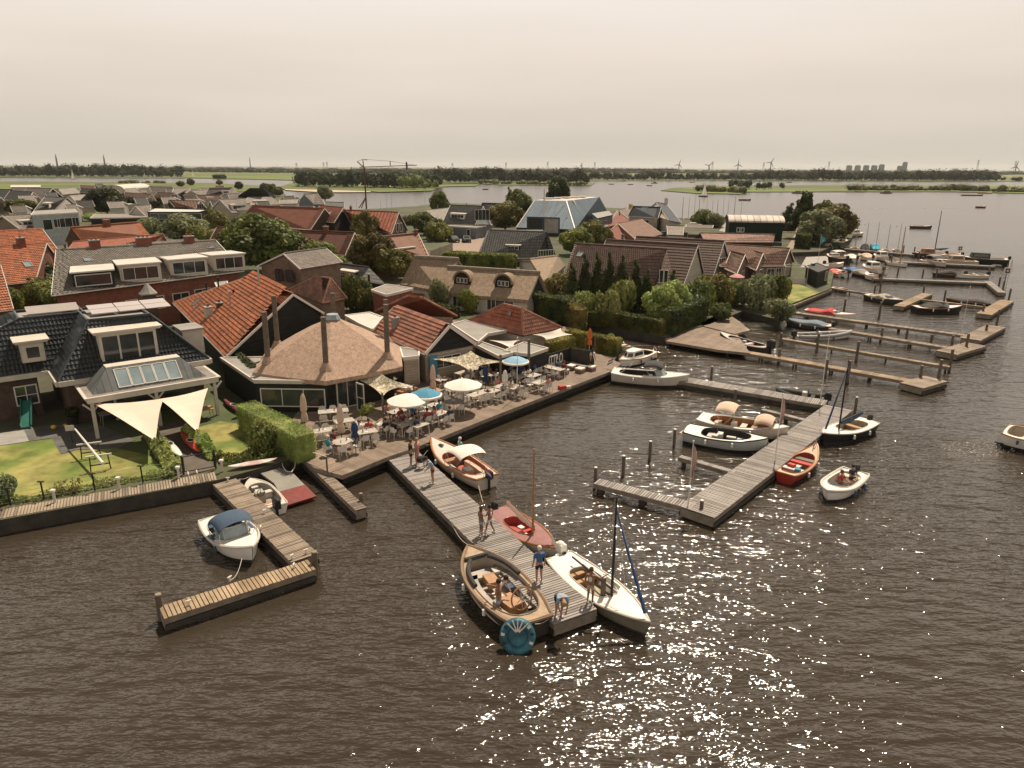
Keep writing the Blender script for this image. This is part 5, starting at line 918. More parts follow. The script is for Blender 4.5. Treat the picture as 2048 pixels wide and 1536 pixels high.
def board(a, b, z, wd, th, m, lb, name='surfboard', cat='surfboard', hatch=None, rim=None):
    a, b = P(*a, z), P(*b, z); L = (b-a).length; t = empty(name, a, ang(a, b), lb, cat); rows = []
    for i in range(15): x = i/14; y = wd/2*sin(pi*min(max(x, .001), .999))**.62; k = th*(sin(pi*x)**.5); rows.append([Vector((x*L, y*cos(p_), .06+th*.5+k*.5*sin(p_)+(.08*(2*x-1)**4))) for p_ in [2*pi*j/8 for j in range(8)]])
    mb = MB(); mb.grid(rows, m, wrap=True); mb.build('hull', t, smooth=True, fixn=True)
    if hatch: mb = MB(); mb.ball((L*.5, 0, .06+th), wd*.33, hatch, 10, 6, (1.7, 1, .12)); mb.build('cockpit', t); mb = MB(); mb.tube([(L*.5+wd*.58*cos(a_), wd*.34*sin(a_), .08+th) for a_ in [2*pi*k/12 for k in range(12)]], .025, rim or WHITE, 5, closed=True); mb.build('cockpit_rim', t)
    return t
board((318, 874), (365, 921), .86, .62, .25, GEL, 'white kayak lying on the garden path', 'kayak', 'kayak', BLACK); board((363, 869), (402, 912), .86, .6, .25, REDP, 'red kayak lying beside the white one', 'kayak', 'kayak', BLACK)
board((449, 804), (488, 832), .86, .6, .25, col('wine_red', (.16, .03, .03), .4), 'dark red kayak lying behind the house by the hedge', 'kayak', 'kayak', BLACK); board((456, 938), (556, 921), .9, .7, .1, M('printed_board', (.6, .55, .5), .4, .25, 3, bump=0, col2=(.45, .3, .28)), 'white patterned windsurf board lying at the slip')
# tall hedge between garden and terrace, ivy wall
hp = [P(487, 812, 2.4), P(603, 868, 2.4)]; hedge('hedge', 'tall clipped hedge with sunlit top between lawn and terrace', [(hp[0].x+.3, hp[0].y), (hp[1].x, hp[1].y)], .8, 1.75, 1.35, 'light', 260, .045)
hedge('ivy', 'dark ivy climbing the wall left of the restaurant windows', [P(462, 745, .8)[:2], P(512, 795, .8)[:2]], .8, 2.5, .5, 'dark', 80, .1, cat='ivy')
# ------------------------------------------------------------------ hedges, shrubs, trees
def T(px, z0, h, r, lb, kind='round', leaf='mid', **k): v = P(*px, z0); return tree(v.x, v.y, h, r, lb, kind, leaf, **k)
def HG(lb, pts, h, wd, leaf='mid', dens=60, size=.13, z=.8): return hedge('hedge', lb, [tuple(P(*p, z)[:2]) for p in pts], z, h, wd, leaf, dens, size)
HG('long clipped hedge with sunny top beside the dark canal', [(1165, 648), (1240, 655), (1320, 668)], 1.6, 1.3)
HG('dark tall hedge behind the hipped terrace pavilion', [(1068, 628), (1145, 645)], 2.6, 1.5, 'dark'); HG('low yellowish hedge along the terrace entrance', [(1140, 690), (1190, 700), (1232, 708)], 1.5, 1.0, 'gold')
HG('leafy green planting on top of the black sign fence', [(1098, 728), (1138, 718)], 2.1, .9, 'gold', 120, .08)
HG('brownish hedge running down to the pavilion corner', [(1130, 632), (1160, 660)], 2.4, 1.3, 'gold'); HG('square dark hedge in front of the white thatched house', [(845, 625), (905, 636)], 1.3, 1.6, 'dark')
HG('dark clipped hedge between the red and charcoal roofs', [(898, 545), (1020, 552)], 3.4, 2.4, 'mid', 30, .2)
HG('garden hedge behind the waterside decks', [(1336, 665), (1395, 640)], 2.6, 2.0, 'dark'); HG('block hedge beside the narrow lawn', [(1604, 497), (1612, 478)], 3, 3, 'dark', 20, .25)
for i, (x, h) in enumerate(((1143, 5.6), (1168, 6.6), (1192, 6.8), (1216, 6.8), (1240, 6.5), (1268, 6.0), (1290, 4.8))): T((x, 624), .8, h+.3, .95, 'dark cypress number %s from the left in the row before the front A-frame' % ('one', 'two', 'three', 'four', 'five', 'six', 'seven')[i], 'column', 'dark', group='cypresses before the A-frame')
T((1342, 622), .8, 5.0, .9, 'slim cypress right of the front A-frame gable', 'column', 'dark')
for p, h, r, lb, k, lf in [((1170, 645), 3.6, 1.7, 'bright large leaved bush left in front of the cypresses', 'bush', 'light'), ((1212, 648), 3.8, 1.8, 'bright large leaved bush in the middle before the cypresses', 'bush', 'light'), ((1240, 638), 4.8, 1.9, 'tallest bright bush in front of the cypresses', 'bush', 'light'),
  ((1318, 655), 4.6, 2.0, 'bright pollarded tree at the canal corner', 'round', 'light'), ((1350, 645), 4.6, 1.6, 'second bright pollarded tree at the canal corner', 'round', 'light'),
  ((1390, 622), 3.8, 2.4, 'rounded shrub below the middle A-frame', 'bush', 'mid'), ((1425, 618), 4.4, 2.8, 'broad olive shrub between the A-frames and the decks', 'bush', 'gold'), ((1462, 610), 3.2, 2.4, 'dark shrub in front of the bungalow wings', 'bush', 'mid'), ((1510, 618), 4.6, 2.4, 'pale green shrub by the waterside path', 'bush', 'silver'),
  ((1545, 612), 4.2, 2.2, 'dense shrub at the corner of the bungalow lawn', 'bush', 'mid'), ((1560, 640), 2.6, 2.0, 'low spreading shrub overhanging the water', 'bush', 'silver'), ((1440, 640), 2.0, 1.4, 'small plant tub shrub on the waterside deck', 'bush', 'mid'),
  ((1110, 612), 4.0, 2.6, 'dark shrub right of the long thatched house', 'bush', 'gold'), ((940, 625), 3.0, 1.5, 'yellow green shrub by the white thatched wall', 'bush', 'lime'), ((884, 618), 3.8, 1.7, 'silvery willow like shrub before the thatched house', 'bush', 'silver'),
  ((713, 622), 4.4, 2.0, 'dark green shrub behind the thatched pavilion', 'bush', 'mid'), ((738, 628), 3.2, 1.5, 'lower bright shrub beside the brown flat roof', 'bush', 'lime'), ((583, 570), 2.6, 1.3, 'small ball shaped tree in front of the brown gable house', 'round', 'light'),
  ((563, 577), 1.8, .9, 'little light bush beside the ball shaped tree', 'bush', 'light'),
  ((530, 545), 9.0, 6.2, 'biggest dark leafy tree in the middle of the red roofs', 'round', 'mid'), ((490, 520), 7.2, 4.2, 'left half crown beside the biggest tree', 'round', 'mid'), ((590, 540), 6.0, 4.2, 'lower right neighbour of the biggest tree', 'round', 'gold'),
  ((640, 552), 5.0, 3.2, 'rounded light green tree behind the brown gable house', 'round', 'lime'), ((668, 560), 3.6, 2.2, 'small bright tree right of the brown gable house', 'round', 'light'), ((748, 555), 6.6, 3.6, 'olive tree with dense crown behind the black cottage', 'round', 'gold'), ((790, 560), 4.6, 2.8, 'darker tree touching the thatched roof', 'round', 'gold'),
  ((375, 487), 6.2, 5.0, 'wide willow above the row houses', 'round', 'silver'), ((405, 492), 4.6, 3.4, 'bright bush under the wide willow', 'bush', 'lime'), ((298, 470), 4.6, 3.2, 'grey green bush right of the orange roof', 'bush', 'silver'), ((436, 465), 5.6, 3.0, 'autumn coloured tree beside the red umbrella house', 'round', 'gold'),
  ((215, 430), 8.6, 6.6, 'large dark round tree in the far village', 'round', 'dark'), ((262, 428), 5.6, 3.4, 'smaller dark tree right of the large round one', 'round', 'dark'), ((318, 415), 4.6, 3.6, 'bright round bush behind the black villa', 'round', 'mid'), ((48, 432), 5.4, 5.2, 'dark tree among the leftmost pale gables', 'round', 'mid'), ((195, 442), 2.6, 4.6, 'low green planting on the long flat roof', 'bush', 'light'),
  ((120, 470), 5.6, 3.4, 'yellow green tree between the orange roofs', 'round', 'lime'), ((102, 478), 4.4, 2.8, 'dark shrub at the pale blue house', 'bush', 'dark'), ((56, 590), 5.2, 3.4, 'dark tree below the left orange roof', 'round', 'dark'), ((30, 585), 4.6, 3.0, 'second dark tree below the left orange roof', 'round', 'dark'), ((90, 610), 3.6, 2.6, 'bright bush behind the solar panels', 'bush', 'lime'), ((110, 612), 3.2, 2.2, 'second bright bush behind the solar panels', 'bush', 'light'), ((8, 640), 3.8, 2.4, 'bush at the left border behind the black house', 'bush', 'mid'), ((150, 600), 4.6, 2.2, 'wine dark tree at the end of the row houses', 'round', 'dark'),
  ((448, 600), 2.0, 1.0, 'small yellow bush behind the orange roof', 'bush', 'lime'), ((238, 640), 2.0, 1.2, 'golden bush just behind the flat solar roof', 'bush', 'gold'),
  ((731, 490), 7.0, 3.4, 'thin leaved brownish tree before the long red roof', 'gappy', 'gold'), ((848, 470), 5.4, 3.2, 'loose green tree at the car park fence', 'round', 'mid'), ((880, 482), 4.4, 3.6, 'yellowish bush beside the parked cars', 'bush', 'lime'), ((868, 478), 5, 3, 'green bush between the car park and the pink roof', 'bush', 'mid'),
  ((880, 432), 8.0, 3.6, 'dark tree on the water side of the black cottage', 'round', 'mid'), ((1010, 462), 7.6, 5.0, 'big olive tree left of the blue hall', 'round', 'gold'), ((1040, 444), 9.6, 4.0, 'taller tree touching the blue hall', 'round', 'mid'), ((1019, 436), 10.4, 1.8, 'slim pointed poplar near the blue hall', 'column', 'mid'), ((1115, 425), 12.5, 5.0, 'dark tree sticking up behind the blue hall', 'gappy', 'dark'),
  ((1180, 500), 6.0, 3.6, 'bright wavy tree right of the charcoal roof', 'round', 'lime'), ((1150, 510), 5.2, 3.4, 'bright bush at the left end of the A-frame roof', 'round', 'lime'), ((1205, 495), 4.6, 2.6, 'lower part of the bright wavy tree', 'bush', 'lime'),
  ((1408, 452), 5.0, 4.6, 'bush in front of the mast forest', 'bush', 'mid'), ((1432, 455), 4.4, 3.4, 'second bush in front of the mast forest', 'bush', 'silver'),
  ((1603, 477), 11.5, 4.6, 'tall dark conifer beside the arched boat shed', 'pine', 'dark'), ((1575, 462), 7.6, 2.4, 'narrow dark tree touching the arched boat shed', 'column', 'dark'), ((1632, 490), 7.4, 5.0, 'pale green dense tree at the marina corner', 'round', 'silver'), ((1660, 486), 8.6, 5.2, 'golden brown dense tree at the marina corner', 'round', 'gold'), ((1640, 478), 8.8, 3.6, 'dark top between the two marina trees', 'round', 'mid'), ((1678, 475), 6.4, 3.4, 'golden bush nearest the marina boats', 'round', 'gold'),
  ((650, 402), 7.2, 4.2, 'round light tree beside the blue gabled house', 'round', 'silver'), ((545, 392), 6.4, 3.6, 'dark tree by the inlet', 'round', 'mid'), ((556, 393), 5.2, 3.4, 'second dark tree by the inlet', 'round', 'mid'), ((530, 386), 6, 3, 'small tree behind the blue grey hipped roof', 'round', 'dark'), ((478, 380), 5.6, 3.2, 'dark tree at the far end of the village', 'round', 'dark'), ((382, 372), 6, 3.4, 'round tree before the canal', 'round', 'mid'), ((440, 373), 5.5, 3, 'spiky tree before the canal', 'gappy', 'mid'), ((362, 374), 4.5, 3.4, 'low tree before the canal', 'round', 'mid'),
  ((530, 900), 1.9, 1.15, 'leafy shrub at the corner of the small right lawn', 'bush', 'light'), ((0, 1003), 1.5, .9, 'pale flowering bush at the left border', 'bush', 'silver'), ((1060, 735), 2.2, .5, 'narrow conifer before the black sign fence', 'column', 'mid')]:
    T(p, .8, h, r, lb, k, lf)
for i, (x, y, h, r) in enumerate([(20, 425, 4, 4), (75, 412, 3.5, 4), (160, 428, 3, 3), (292, 398, 3.4, 3), (350, 414, 3, 3), (418, 432, 4, 3.5), (452, 432, 3, 3), (300, 386, 3.4, 3), (110, 388, 3, 4), (230, 380, 3, 3), (585, 410, 3.6, 4), (470, 430, 3, 3), (700, 455, 4, 3), (820, 450, 3, 3), (1130, 470, 3, 3), (1330, 445, 3, 3), (480, 600, 2.2, 1.6), (505, 585, 2.4, 1.8), (620, 590, 2, 1.5)]):
    T((x, y), .8, h, r, 'low garden shrub '+('at the leftmost grey house,below the pale gable,before the pale blue house,by the white flat roof,behind the black villa,right of the black villa,beside the red parasol house,behind the white flat roof,left of the blue hipped roof,near the curved boathouse,on the inlet shore,behind the willow,beside the long red roof,at the car park entrance,left of the bright wavy tree,by the brick house with skylight,behind the orange restaurant roof,at the row house gable,by the brown hipped roof'.split(',')[i]), 'bush', 'mid', group='low garden shrubs between the houses')
# canal-side lawn strips, car park, pool
sheet('lawn', [(1560, 577), (1590, 565), (1640, 585), (1575, 610)], .85, GRASS); sheet('lawn', [(1588, 498), (1606, 480), (1614, 480), (1604, 498)], .85, GRASS); sheet('garden_path', [(1572, 498), (1590, 468), (1600, 468), (1586, 498)], .86, PAVE)
sheet('car_park', [(900, 497), (910, 478), (960, 470), (985, 462), (960, 510), (905, 512)], .86, PAVE); sheet('lake_quay', [(1438, 462), (1452, 444), (1458, 444), (1452, 464)], .86, CONC)
v = P(882, 514, .9); mb = MB(); mb.slab([P(868, 514, .9), P(885, 508, .9), P(893, 512, .9), P(876, 517, .9)][::-1], .05, M('pool_water', (.03, .42, .52), .1, .15, 1)); tag(mb.build('paddling_pool'), 'bright turquoise swimming pool in a garden', 'pool')
# fence round the garden by the pink roof
def fence(label, pts, h, mat, z=.8, cat='fence', cap=None):
    q = [P(*p, z) for p in pts]; o = q[0]; t = empty('fence', o, 0, label, cat); mb = MB(); [mb.beam(a-o+Vector((0, 0, h/2)), b-o+Vector((0, 0, h/2)), .06, h, mat) for a, b in zip(q[:-1], q[1:])]; mb.build('boards', t)
    for a in q: mb = MB(); mb.box(a.x-o.x, a.y-o.y, 0, .12, .12, h+.08, cap or mat); mb.build('post', t)
    return t
fence('brown woven fence around the garden beside the car park', [(862, 523), (880, 516), (905, 506)], 2.0, WOOD)
FENB = M('black_fence_boards', (.02, .02, .018), .7, .3, 2, kind='siding', p=(.16, 0))
fence('black terrace fence carrying big white letters', [(1050, 759), (1095, 745), (1140, 731)], 1.6, FENB, .86); fence('dark plain screen right of the lettered fence', [(1141, 731), (1184, 738)], 1.6, DKWOOD, .86)
# ------------------------------------------------------------------ boats
def uf(m, a, b): return max(0., (m-a)/(b-a)) if b > a else max(0., (a-m)/(a-b))
class Boat:
    def __init__(s, name, label, bow, stern, B, fb=.6, sheer=.35, tr=.75, hull=GEL, deck=GEL, inside=CREAM, rail=VARN, cock=(.08, .68), side=.22, floor=.12, p=2.2, z=(.8, .6), cat='boat', group=None, dr=.25, rake=.5, px=True, L=None, railr=.05, hbot=True):
        if px: a, b = P(*bow, z[0]), P(*stern, z[1])
        else: a, b = Vector(bow), Vector(stern)
        c = (a+b)/2; s.L = L or hypot(a.x-b.x, a.y-b.y); s.B = B; s.t = empty(name, (c.x, c.y, 0), ang(b, a), label, cat, group); s.fb = fb; s.sh = sheer; s.tr = tr; s.p = p; s.cock = cock; s.side = side; s.fl = floor; L = s.L; n = 22
        T = [i/n for i in range(n+1)]; S = [j/7 for j in range(8)]; mb = MB()
        for sg in (1, -1):
            rows = [[Vector((s.x(t)-rake*(1-q)**1.5*uf(t, .6, 1)**2-.0, sg*s.b(t)*(q**.42), -dr+(s.z(t)+dr)*q**1.7)) for q in S] for t in T]
            mb.grid(rows if sg < 0 else [r[::-1] for r in rows], hull)
            if hbot is True: hbot = M('waterline_paint_and_shade', (.045, .04, .036), .6, .3, 3, bump=0)  # dark lower hull: waterline coat with the shade there put into its colour
            if hbot:
                lo = [[v+Vector((0, sg*.012, 0)) for v in r[:5]] for r in rows]; mb.grid(lo if sg < 0 else [r[::-1] for r in lo], hbot)
        tr_ = [Vector((s.x(0), s.b(0)*(q**.42), -dr+(s.z(0)+dr)*q**1.7)) for q in S]; mb.poly(tr_+[Vector((v.x, -v.y, v.z)) for v in tr_[::-1][:-1]], hull); mb.build('hull', s.t, smooth=True, fixn=False)
        mb = MB(); mb.tube([Vector((s.x(t), s.b(t), s.z(t))) for t in T]+[Vector((s.x(t), -s.b(t), s.z(t))) for t in T[::-1][1:]], railr, rail, 6, closed=True); mb.build('rub_rail', s.t)
        mb = MB(); W2 = MB(); t0, t1 = cock; TT = sorted(set([i/n for i in range(n+1)]+[t0+(t1-t0)*(1-cos(pi*i/12))/2 for i in range(13)])); cs = [s.c(t) for t in TT]
        for sg in (1, -1):
            rows = [[Vector((s.x(t), sg*s.b(t), s.z(t)-.01)), Vector((s.x(t), sg*(c_+(s.b(t)-c_)*.5), s.z(t)+.035)), Vector((s.x(t), sg*c_, s.z(t)+.04))] for t, c_ in zip(TT, cs)]; mb.grid(rows, deck)
            ins = [(t, c_) for t, c_ in zip(TT, cs) if t0-1e-6 <= t <= t1+1e-6]
            W2.grid([[Vector((s.x(t), sg*c_, s.z(t)+.07)), Vector((s.x(t), sg*c_*.97, floor))] for t, c_ in ins], inside)
            W2.grid([[Vector((s.x(t), 0, floor)), Vector((s.x(t), sg*c_*.97, floor))] for t, c_ in ins], inside)
            mb.tube([Vector((s.x(t), sg*c_, s.z(t)+.06)) for t, c_ in ins], .025, rail, 5)
        if px and fb < 1:
            for t_ in (.3, .62):
                for sg in (1, -1): fm = MB(); fm.tube([(s.x(t_), sg*(s.b(t_)+.11), s.z(t_)-.38), (s.x(t_), sg*(s.b(t_)+.11), s.z(t_)-.34), (s.x(t_), sg*(s.b(t_)+.11), s.z(t_)-.1), (s.x(t_), sg*(s.b(t_)+.08), s.z(t_)-.06)], [.03, .075, .075, .02], GEL if hull is not GEL else BLUEC, 7); fm.build('fender', s.t)
        if t1 > t0: mb.build('deck', s.t, fixn=True); W2.build('cockpit', s.t)
        else: mb.build('deck', s.t, fixn=True)
    def x(s, t): return (t-.5)*s.L
    def b(s, t): return s.B/2*((1-(1-s.tr)*uf(t, .45, 0)**2) if t < .45 else max(.012, 1-uf(t, .45, 1)**s.p))
    def z(s, t): return s.fb+s.sh*uf(t, .3, 1)**2+.25*s.sh*uf(t, .3, 0)**2
    def c(s, t):
        t0, t1 = s.cock
        if not (t0 <= t <= t1) or t1 <= t0: return 0
        return max(0, s.b(t)-s.side)*max(0, 1-abs((t-(t0+t1)/2)/((t1-t0)/2))**5)**.35
    def part(s, name, mb, par=None, **k): return mb.build(name, par or s.t, **k)
    def bench(s, t, h=.42, d=.4, mat=CREAM, name='bench', w=.96):
        mb = MB(); c_ = max(.2, s.c(t))*w; mb.box(s.x(t), 0, s.fl+h-.1, d, 2*c_, .1, mat); mb.box(s.x(t), 0, s.fl, d*.8, 2*c_*.9, h-.1, WHITE if mat is CREAM else WOOD); s.part(name, mb)
    def sides(s, t0, t1, mat, h=.4, d=.38):
        for sg in (1, -1):
            rows = [[Vector((s.x(t), sg*s.c(t)*.96, s.fl+h)), Vector((s.x(t), sg*max(.05, s.c(t)-d), s.fl+h)), Vector((s.x(t), sg*max(.05, s.c(t)-d), s.fl))] for t in [t0+(t1-t0)*i/8 for i in range(9)]]; mb = MB(); mb.grid(rows, mat); s.part('side_bench', mb)
    def console(s, t, y=0, mat=GEL, wheel=.19, wm=BLACK):
        mb = MB(); x = s.x(t); mb.box(x, y, s.fl, .35, .5, .68, mat, taper=1); c_ = s.part('console', mb); mb = MB(); d = Vector((-.26, 0, .06)); q = Vector((x-.24, y, s.fl+.72))
        mb.tube([q+Vector((.25*wheel*cos(a), wheel*sin(a), wheel*cos(a))) for a in [2*pi*k/14 for k in range(14)]], .018, wm, 5, closed=True); mb.tube([q, q+Vector((.2, 0, -.05))], .02, wm, 5)
        for a in (0, 2.1, 4.2): mb.tube([q, q+Vector((.25*wheel*cos(a), wheel*sin(a), wheel*cos(a)))], .012, wm, 4)
        s.part('steering_wheel', mb, c_)
    def screen(s, t, h=.42, w=.8, mat=GLASSL, fr=STEEL, rk=.25):
        mb = MB(); x = s.x(t); k = s.b(t)*w; P_ = [(x-.55, k, 0), (x, k*.75, 0), (x+.16, 0, 0), (x, -k*.75, 0), (x-.55, -k, 0)]; z0 = s.z(t)+.03; lo = [Vector((a, b_, z0)) for a, b_, _ in P_]; hi = [Vector((a-rk, b_*.93, z0+h)) for a, b_, _ in P_]; mb.grid([lo, hi], mat); f = s.part('windscreen', mb)
        mb = MB(); mb.tube(hi, .02, fr, 5); mb.tube(lo, .02, fr, 5); [mb.tube([a, b_], .015, fr, 4) for a, b_ in zip(lo, hi)]; s.part('frame', mb, f)
    def canopy(s, t0, t1, h, mat, w=.85, arch=.16, legs=True, side=None, drop=.1):
        rows = []; x0, x1 = s.x(t0), s.x(t1); wd = s.B/2*w
        for i in range(7): f = i/6; x = x0+(x1-x0)*f; zz = h+arch*.35*sin(pi*f)-drop*(abs(2*f-1)**3); rows.append([Vector((x, wd*sin(a), zz-arch*(1-cos(a))*1.2)) for a in [-pi/2+pi*j/10 for j in range(11)]])
        mb = MB(); mb.grid(rows, mat); mb.grid([[v-Vector((0, 0, .02)) for v in r] for r in rows][::-1], mat); c_ = s.part('canopy', mb, smooth=True); mb = MB()
        for f, tt in ((0, t0+.12), (6, t1-.12), (6, t1+.02)):
            if legs: 
                for sg in (0, -1): v = rows[f][sg]; mb.tube([v, (s.x(tt), s.b(min(tt, .98))*.95*(1 if v.y > 0 else -1), s.z(tt))], .016, STEEL, 5)
        if legs: s.part('canopy_frame', mb, c_)
        if side:
            lo = [[r[0], Vector((r[0].x, -s.c((r[0].x/s.L)+.5)-.05, s.z(r[0].x/s.L+.5)+.05))] for r in rows]; hi = [[r[-1], Vector((r[-1].x, s.c(r[-1].x/s.L+.5)+.05, s.z(r[-1].x/s.L+.5)+.05))] for r in rows]; mb = MB(); mb.grid(lo, side); mb.grid(hi, side); bk = rows[0]; mb.poly(bk+[Vector((bk[0].x-.1, wd*.9, s.z(t0)+.05)), Vector((bk[0].x-.1, -wd*.9, s.z(t0)+.05))], side); s.part('side_curtain', mb, c_)
    def cover(s, mat, t0=.02, t1=.95, h=.35, hump=.6, name='tarpaulin'):
        rows = []; n = 16
        for i in range(n+1):
            f = i/n; t = t0+(t1-t0)*f; hh = h*(.35+.65*math.exp(-((f-hump)/.2)**2))*min(1, 6*f+.1, 6*(1-f)+.1); w_ = s.b(t)+.03; r = [Vector((s.x(t), w_, s.z(t)-.14))]+[Vector((s.x(t), w_*cos(a), s.z(t)+.03+hh*(sin(a)**.8)+.012*sin(9*a+i*2))) for a in [pi*j/8 for j in range(9)]]+[Vector((s.x(t), -w_, s.z(t)-.14))]; rows.append(r)
        mb = MB(); mb.grid(rows, mat); mb.poly(rows[0], mat); s.part(name, mb)
    def outboard(s, mat=BLACK, y=0, sc=1, x=0, tilt=0):
        mb = MB(); xx = s.x(0)-.18*sc+x; z = s.z(0); mb.box(xx, y, z-.02, .42*sc, .28*sc, .42*sc, mat, taper=1); mb.ball((xx, y, z+.40*sc), .2*sc, mat, 8, 5, (1.05, .72, .5)); mb.box(xx+.02, y, -.55, .14*sc, .09*sc, z+.55, CHARC if mat is not BLACK else BLACK); mb.box(xx+.2*sc, y, z-.05, .15, .2, .16, CHARC); s.part('outboard_motor', mb, smooth=False)
    def rig(s, t, H, mat=VARN, boom=None, bh=.75, sail=None, stays=True, furl=None, lean=0, r=.055, bz=.25):
        x = s.x(t); z0 = s.z(t); mb = MB(); top = Vector((x+lean, 0, H)); mb.tube([(x, 0, .1), (x+lean*.5, 0, H*.5), top], [r, r*.9, r*.55], mat, 8); m_ = s.part('mast', mb)
        if boom: 
            mb = MB(); e = Vector((x-boom, .1, z0+bh+bz)); mb.tube([(x, 0, z0+bh), e], .045, mat, 7); s.part('boom', mb)
            if sail:
                mb = MB(); n = 12; rows = []
                for i in range(n+1): f = i/n; q = Vector((x, 0, z0+bh)).lerp(e, f); d = .10+.32*sin(pi*min(1, f*1.02))*(.8+.2*sin(f*17)); rows.append([q+Vector((0, .06, .05)), q+Vector((0, .15, -d*.5)), q+Vector((.05, .09, -d)), q+Vector((0, -.07, -d*.6)), q+Vector((0, -.05, .06))])
                mb.grid(rows, sail); s.part('furled_sail', mb, smooth=True)
        if stays:
            mb = MB(); [mb.tube([Vector(a), Vector(b_)], .006, STEEL, 4) for a, b_ in ((top-Vector((0, 0, .3)), (x-.15, s.b(t), s.z(t))), (top-Vector((0, 0, .3)), (x-.15, -s.b(t), s.z(t))), (top-Vector((0, 0, .3)), (s.x(.97), 0, s.z(.97))))]; s.part('stays', mb)
        if furl: mb = MB(); a, b_ = top-Vector((0, 0, .5)), Vector((s.x(.95), 0, s.z(.95)+.25)); mb.tube([a, a.lerp(b_, .5), b_], [.03, .06, .075], furl, 6); s.part('furled_jib', mb)
        return m_
    def cabin(s, t0, t1, h, mat=GEL, w=.7, nw=2):
        x0, x1 = s.x(t0), s.x(t1); mb = MB(); k = s.B/2*w; z0 = s.z((t0+t1)/2)
        lo = [(x0, -k), (x1-.1, -k*.8), (x1+.25, 0), (x1-.1, k*.8), (x0, k)]; a = [Vector((p_[0], p_[1], z0-.1)) for p_ in lo]; b_ = [Vector((p_[0]-(.35 if i in (1, 2, 3) else -.1), p_[1]*.86, z0+h)) for i, p_ in enumerate(lo)]
        n = 5; mb.add(a+b_, [(i, (i+1) % n, n+(i+1) % n, n+i) for i in range(n)]+[tuple(range(n, 2*n))], mat); c_ = s.part('cabin', mb, fixn=True); mb = MB(); mb.slab([v*1.0+Vector((0, 0, .05)) for v in b_], .05, mat); s.part('cabin_roof', mb, c_, fixn=True)
        for i in range(n-1):
            u, v, w2, w3 = a[i], a[i+1], b_[i+1], b_[i]; g = (v-u).cross(w2-u).normalized(); m = (u+v+w2+w3)/4; g = g if g.dot(m-Vector(((x0+x1)/2, 0, m.z))) > 0 else -g; mb = MB(); f = lambda s_, q: u.lerp(v, s_).lerp(w3.lerp(w2, s_), q)+g*.015; mb.poly([f(.1, .42), f(.9, .42), f(.88, .88), f(.12, .88)], GLASS); s.part('window', mb, c_)
        for k_ in (0,): mb = MB(); mb.poly([b_[0].lerp(a[0], .5)+Vector((-.02, .1, 0)), b_[4].lerp(a[4], .5)+Vector((-.02, -.1, 0)), b_[4]+Vector((-.02, -.1, -.1)), b_[0]+Vector((-.02, .1, -.1))], GLASS); s.part('window', mb, c_)
    def items(s, lst):
        for nm, t, y, z, sx, sy, sz, m in lst: mb = MB(); mb.box(s.x(t), y, z, sx, sy, sz, m, random.uniform(-.2, .2)); s.part(nm, mb)
def flagstaff(b, t, y, h, lean=-.3):
    mb = MB(); v = Vector((b.x(t), y, b.z(t))); e = v+Vector((lean, 0, h)); mb.tube([v, e], .018, WHITE, 5); f = b.part('flagstaff', mb); mb = MB()
    for i, c_ in enumerate((REDP, WHITE, col('flag_blue', (.02, .05, .2)))): rows = [[e+Vector((-.09*k+lean*.12*i, .05*sin(k*1.1), -.13*(i+j)-.05*k)) for k in range(6)] for j in (0, 1)]; mb.grid(rows, c_)
    b.part('flag', mb, f)
# -- foreground boats
b = Boat('canopy_launch', 'white launch with blue canopy moored at the brown jetty', (505, 1100), (432, 1036), 2.1, .62, .35, .8, inside=BLUEC, rail=CREAM, cock=(.06, .66), side=.24, railr=.07); b.bench(.12, mat=BLUEC); b.console(.42, .2); b.screen(.60, .5, .78); b.canopy(.33, .64, 1.65, BLUEC, .82, .3, side=None, legs=True); b.items([('life_ring', .25, -.3, .5, .35, .35, .1, CREAM)]); b.cover(BLUEC, .34, .52, .1, .5, 'folded_cover')
b.items([('fender', .1, 1.02, .5, .12, .12, .3, WHITE), ('fender', .85, .5, .7, .1, .1, .15, WHITE)])
b = Boat('outboard_skiff', 'grey open skiff with black outboard beside the red mat', (500, 951), (551, 1010), 1.45, .5, .12, .88, hull=GEL, deck=CREAM, inside=M('skiff_grey', (.28, .26, .22)), rail=CREAM, cock=(.05, .80), side=.09, floor=.1, p=3.2); b.outboard(sc=1.1); b.bench(.55, .35, .35, CREAM); b.bench(.15, .3, .3, CREAM); b.console(.42, .25, M('skiff_console', (.35, .32, .27)));
b.items([('box', .60, .05, .2, .5, .4, .3, CREAM), ('floor_grating', .28, 0, .11, .9, .7, .03, TEAK), ('rope', .78, .1, .45, .4, .35, .06, CREAM)])
b = Boat('wooden_launch', 'big dark wooden launch with spoked wheel and cushions at the jetty front', (936, 1100), (1070, 1250), 2.5, .72, .3, .62, hull=DKWOOD, deck=M('pale_teak', (.33, .235, .155), .6, .25, 3), inside=M('beige_lining', (.36, .30, .235)), rail=M('worn_rail', (.22, .145, .09), .5), cock=(.08, .84), side=.2, floor=.05, p=2.6, railr=.09)
b.sides(.2, .74, M('grey_cushion', (.36, .32, .28)), .42, .45); b.bench(.74, .42, .6, M('grey_cushion', (.36, .32, .28))); b.bench(.13, .5, .35, CHARC)
mb = MB(); [mb.tube([Vector((b.x(t), sg*(b.c(t)-.02), b.z(t)+.12)) for t in [.52+.32*i/10 for i in range(10)]], .1, CHARC, 8) for sg in (1, -1)]; mb.tube([Vector((b.x(.835), y_, b.z(.8)+.1)) for y_ in (-.6, 0, .6)], .11, CHARC, 8); b.part('backrest', mb)
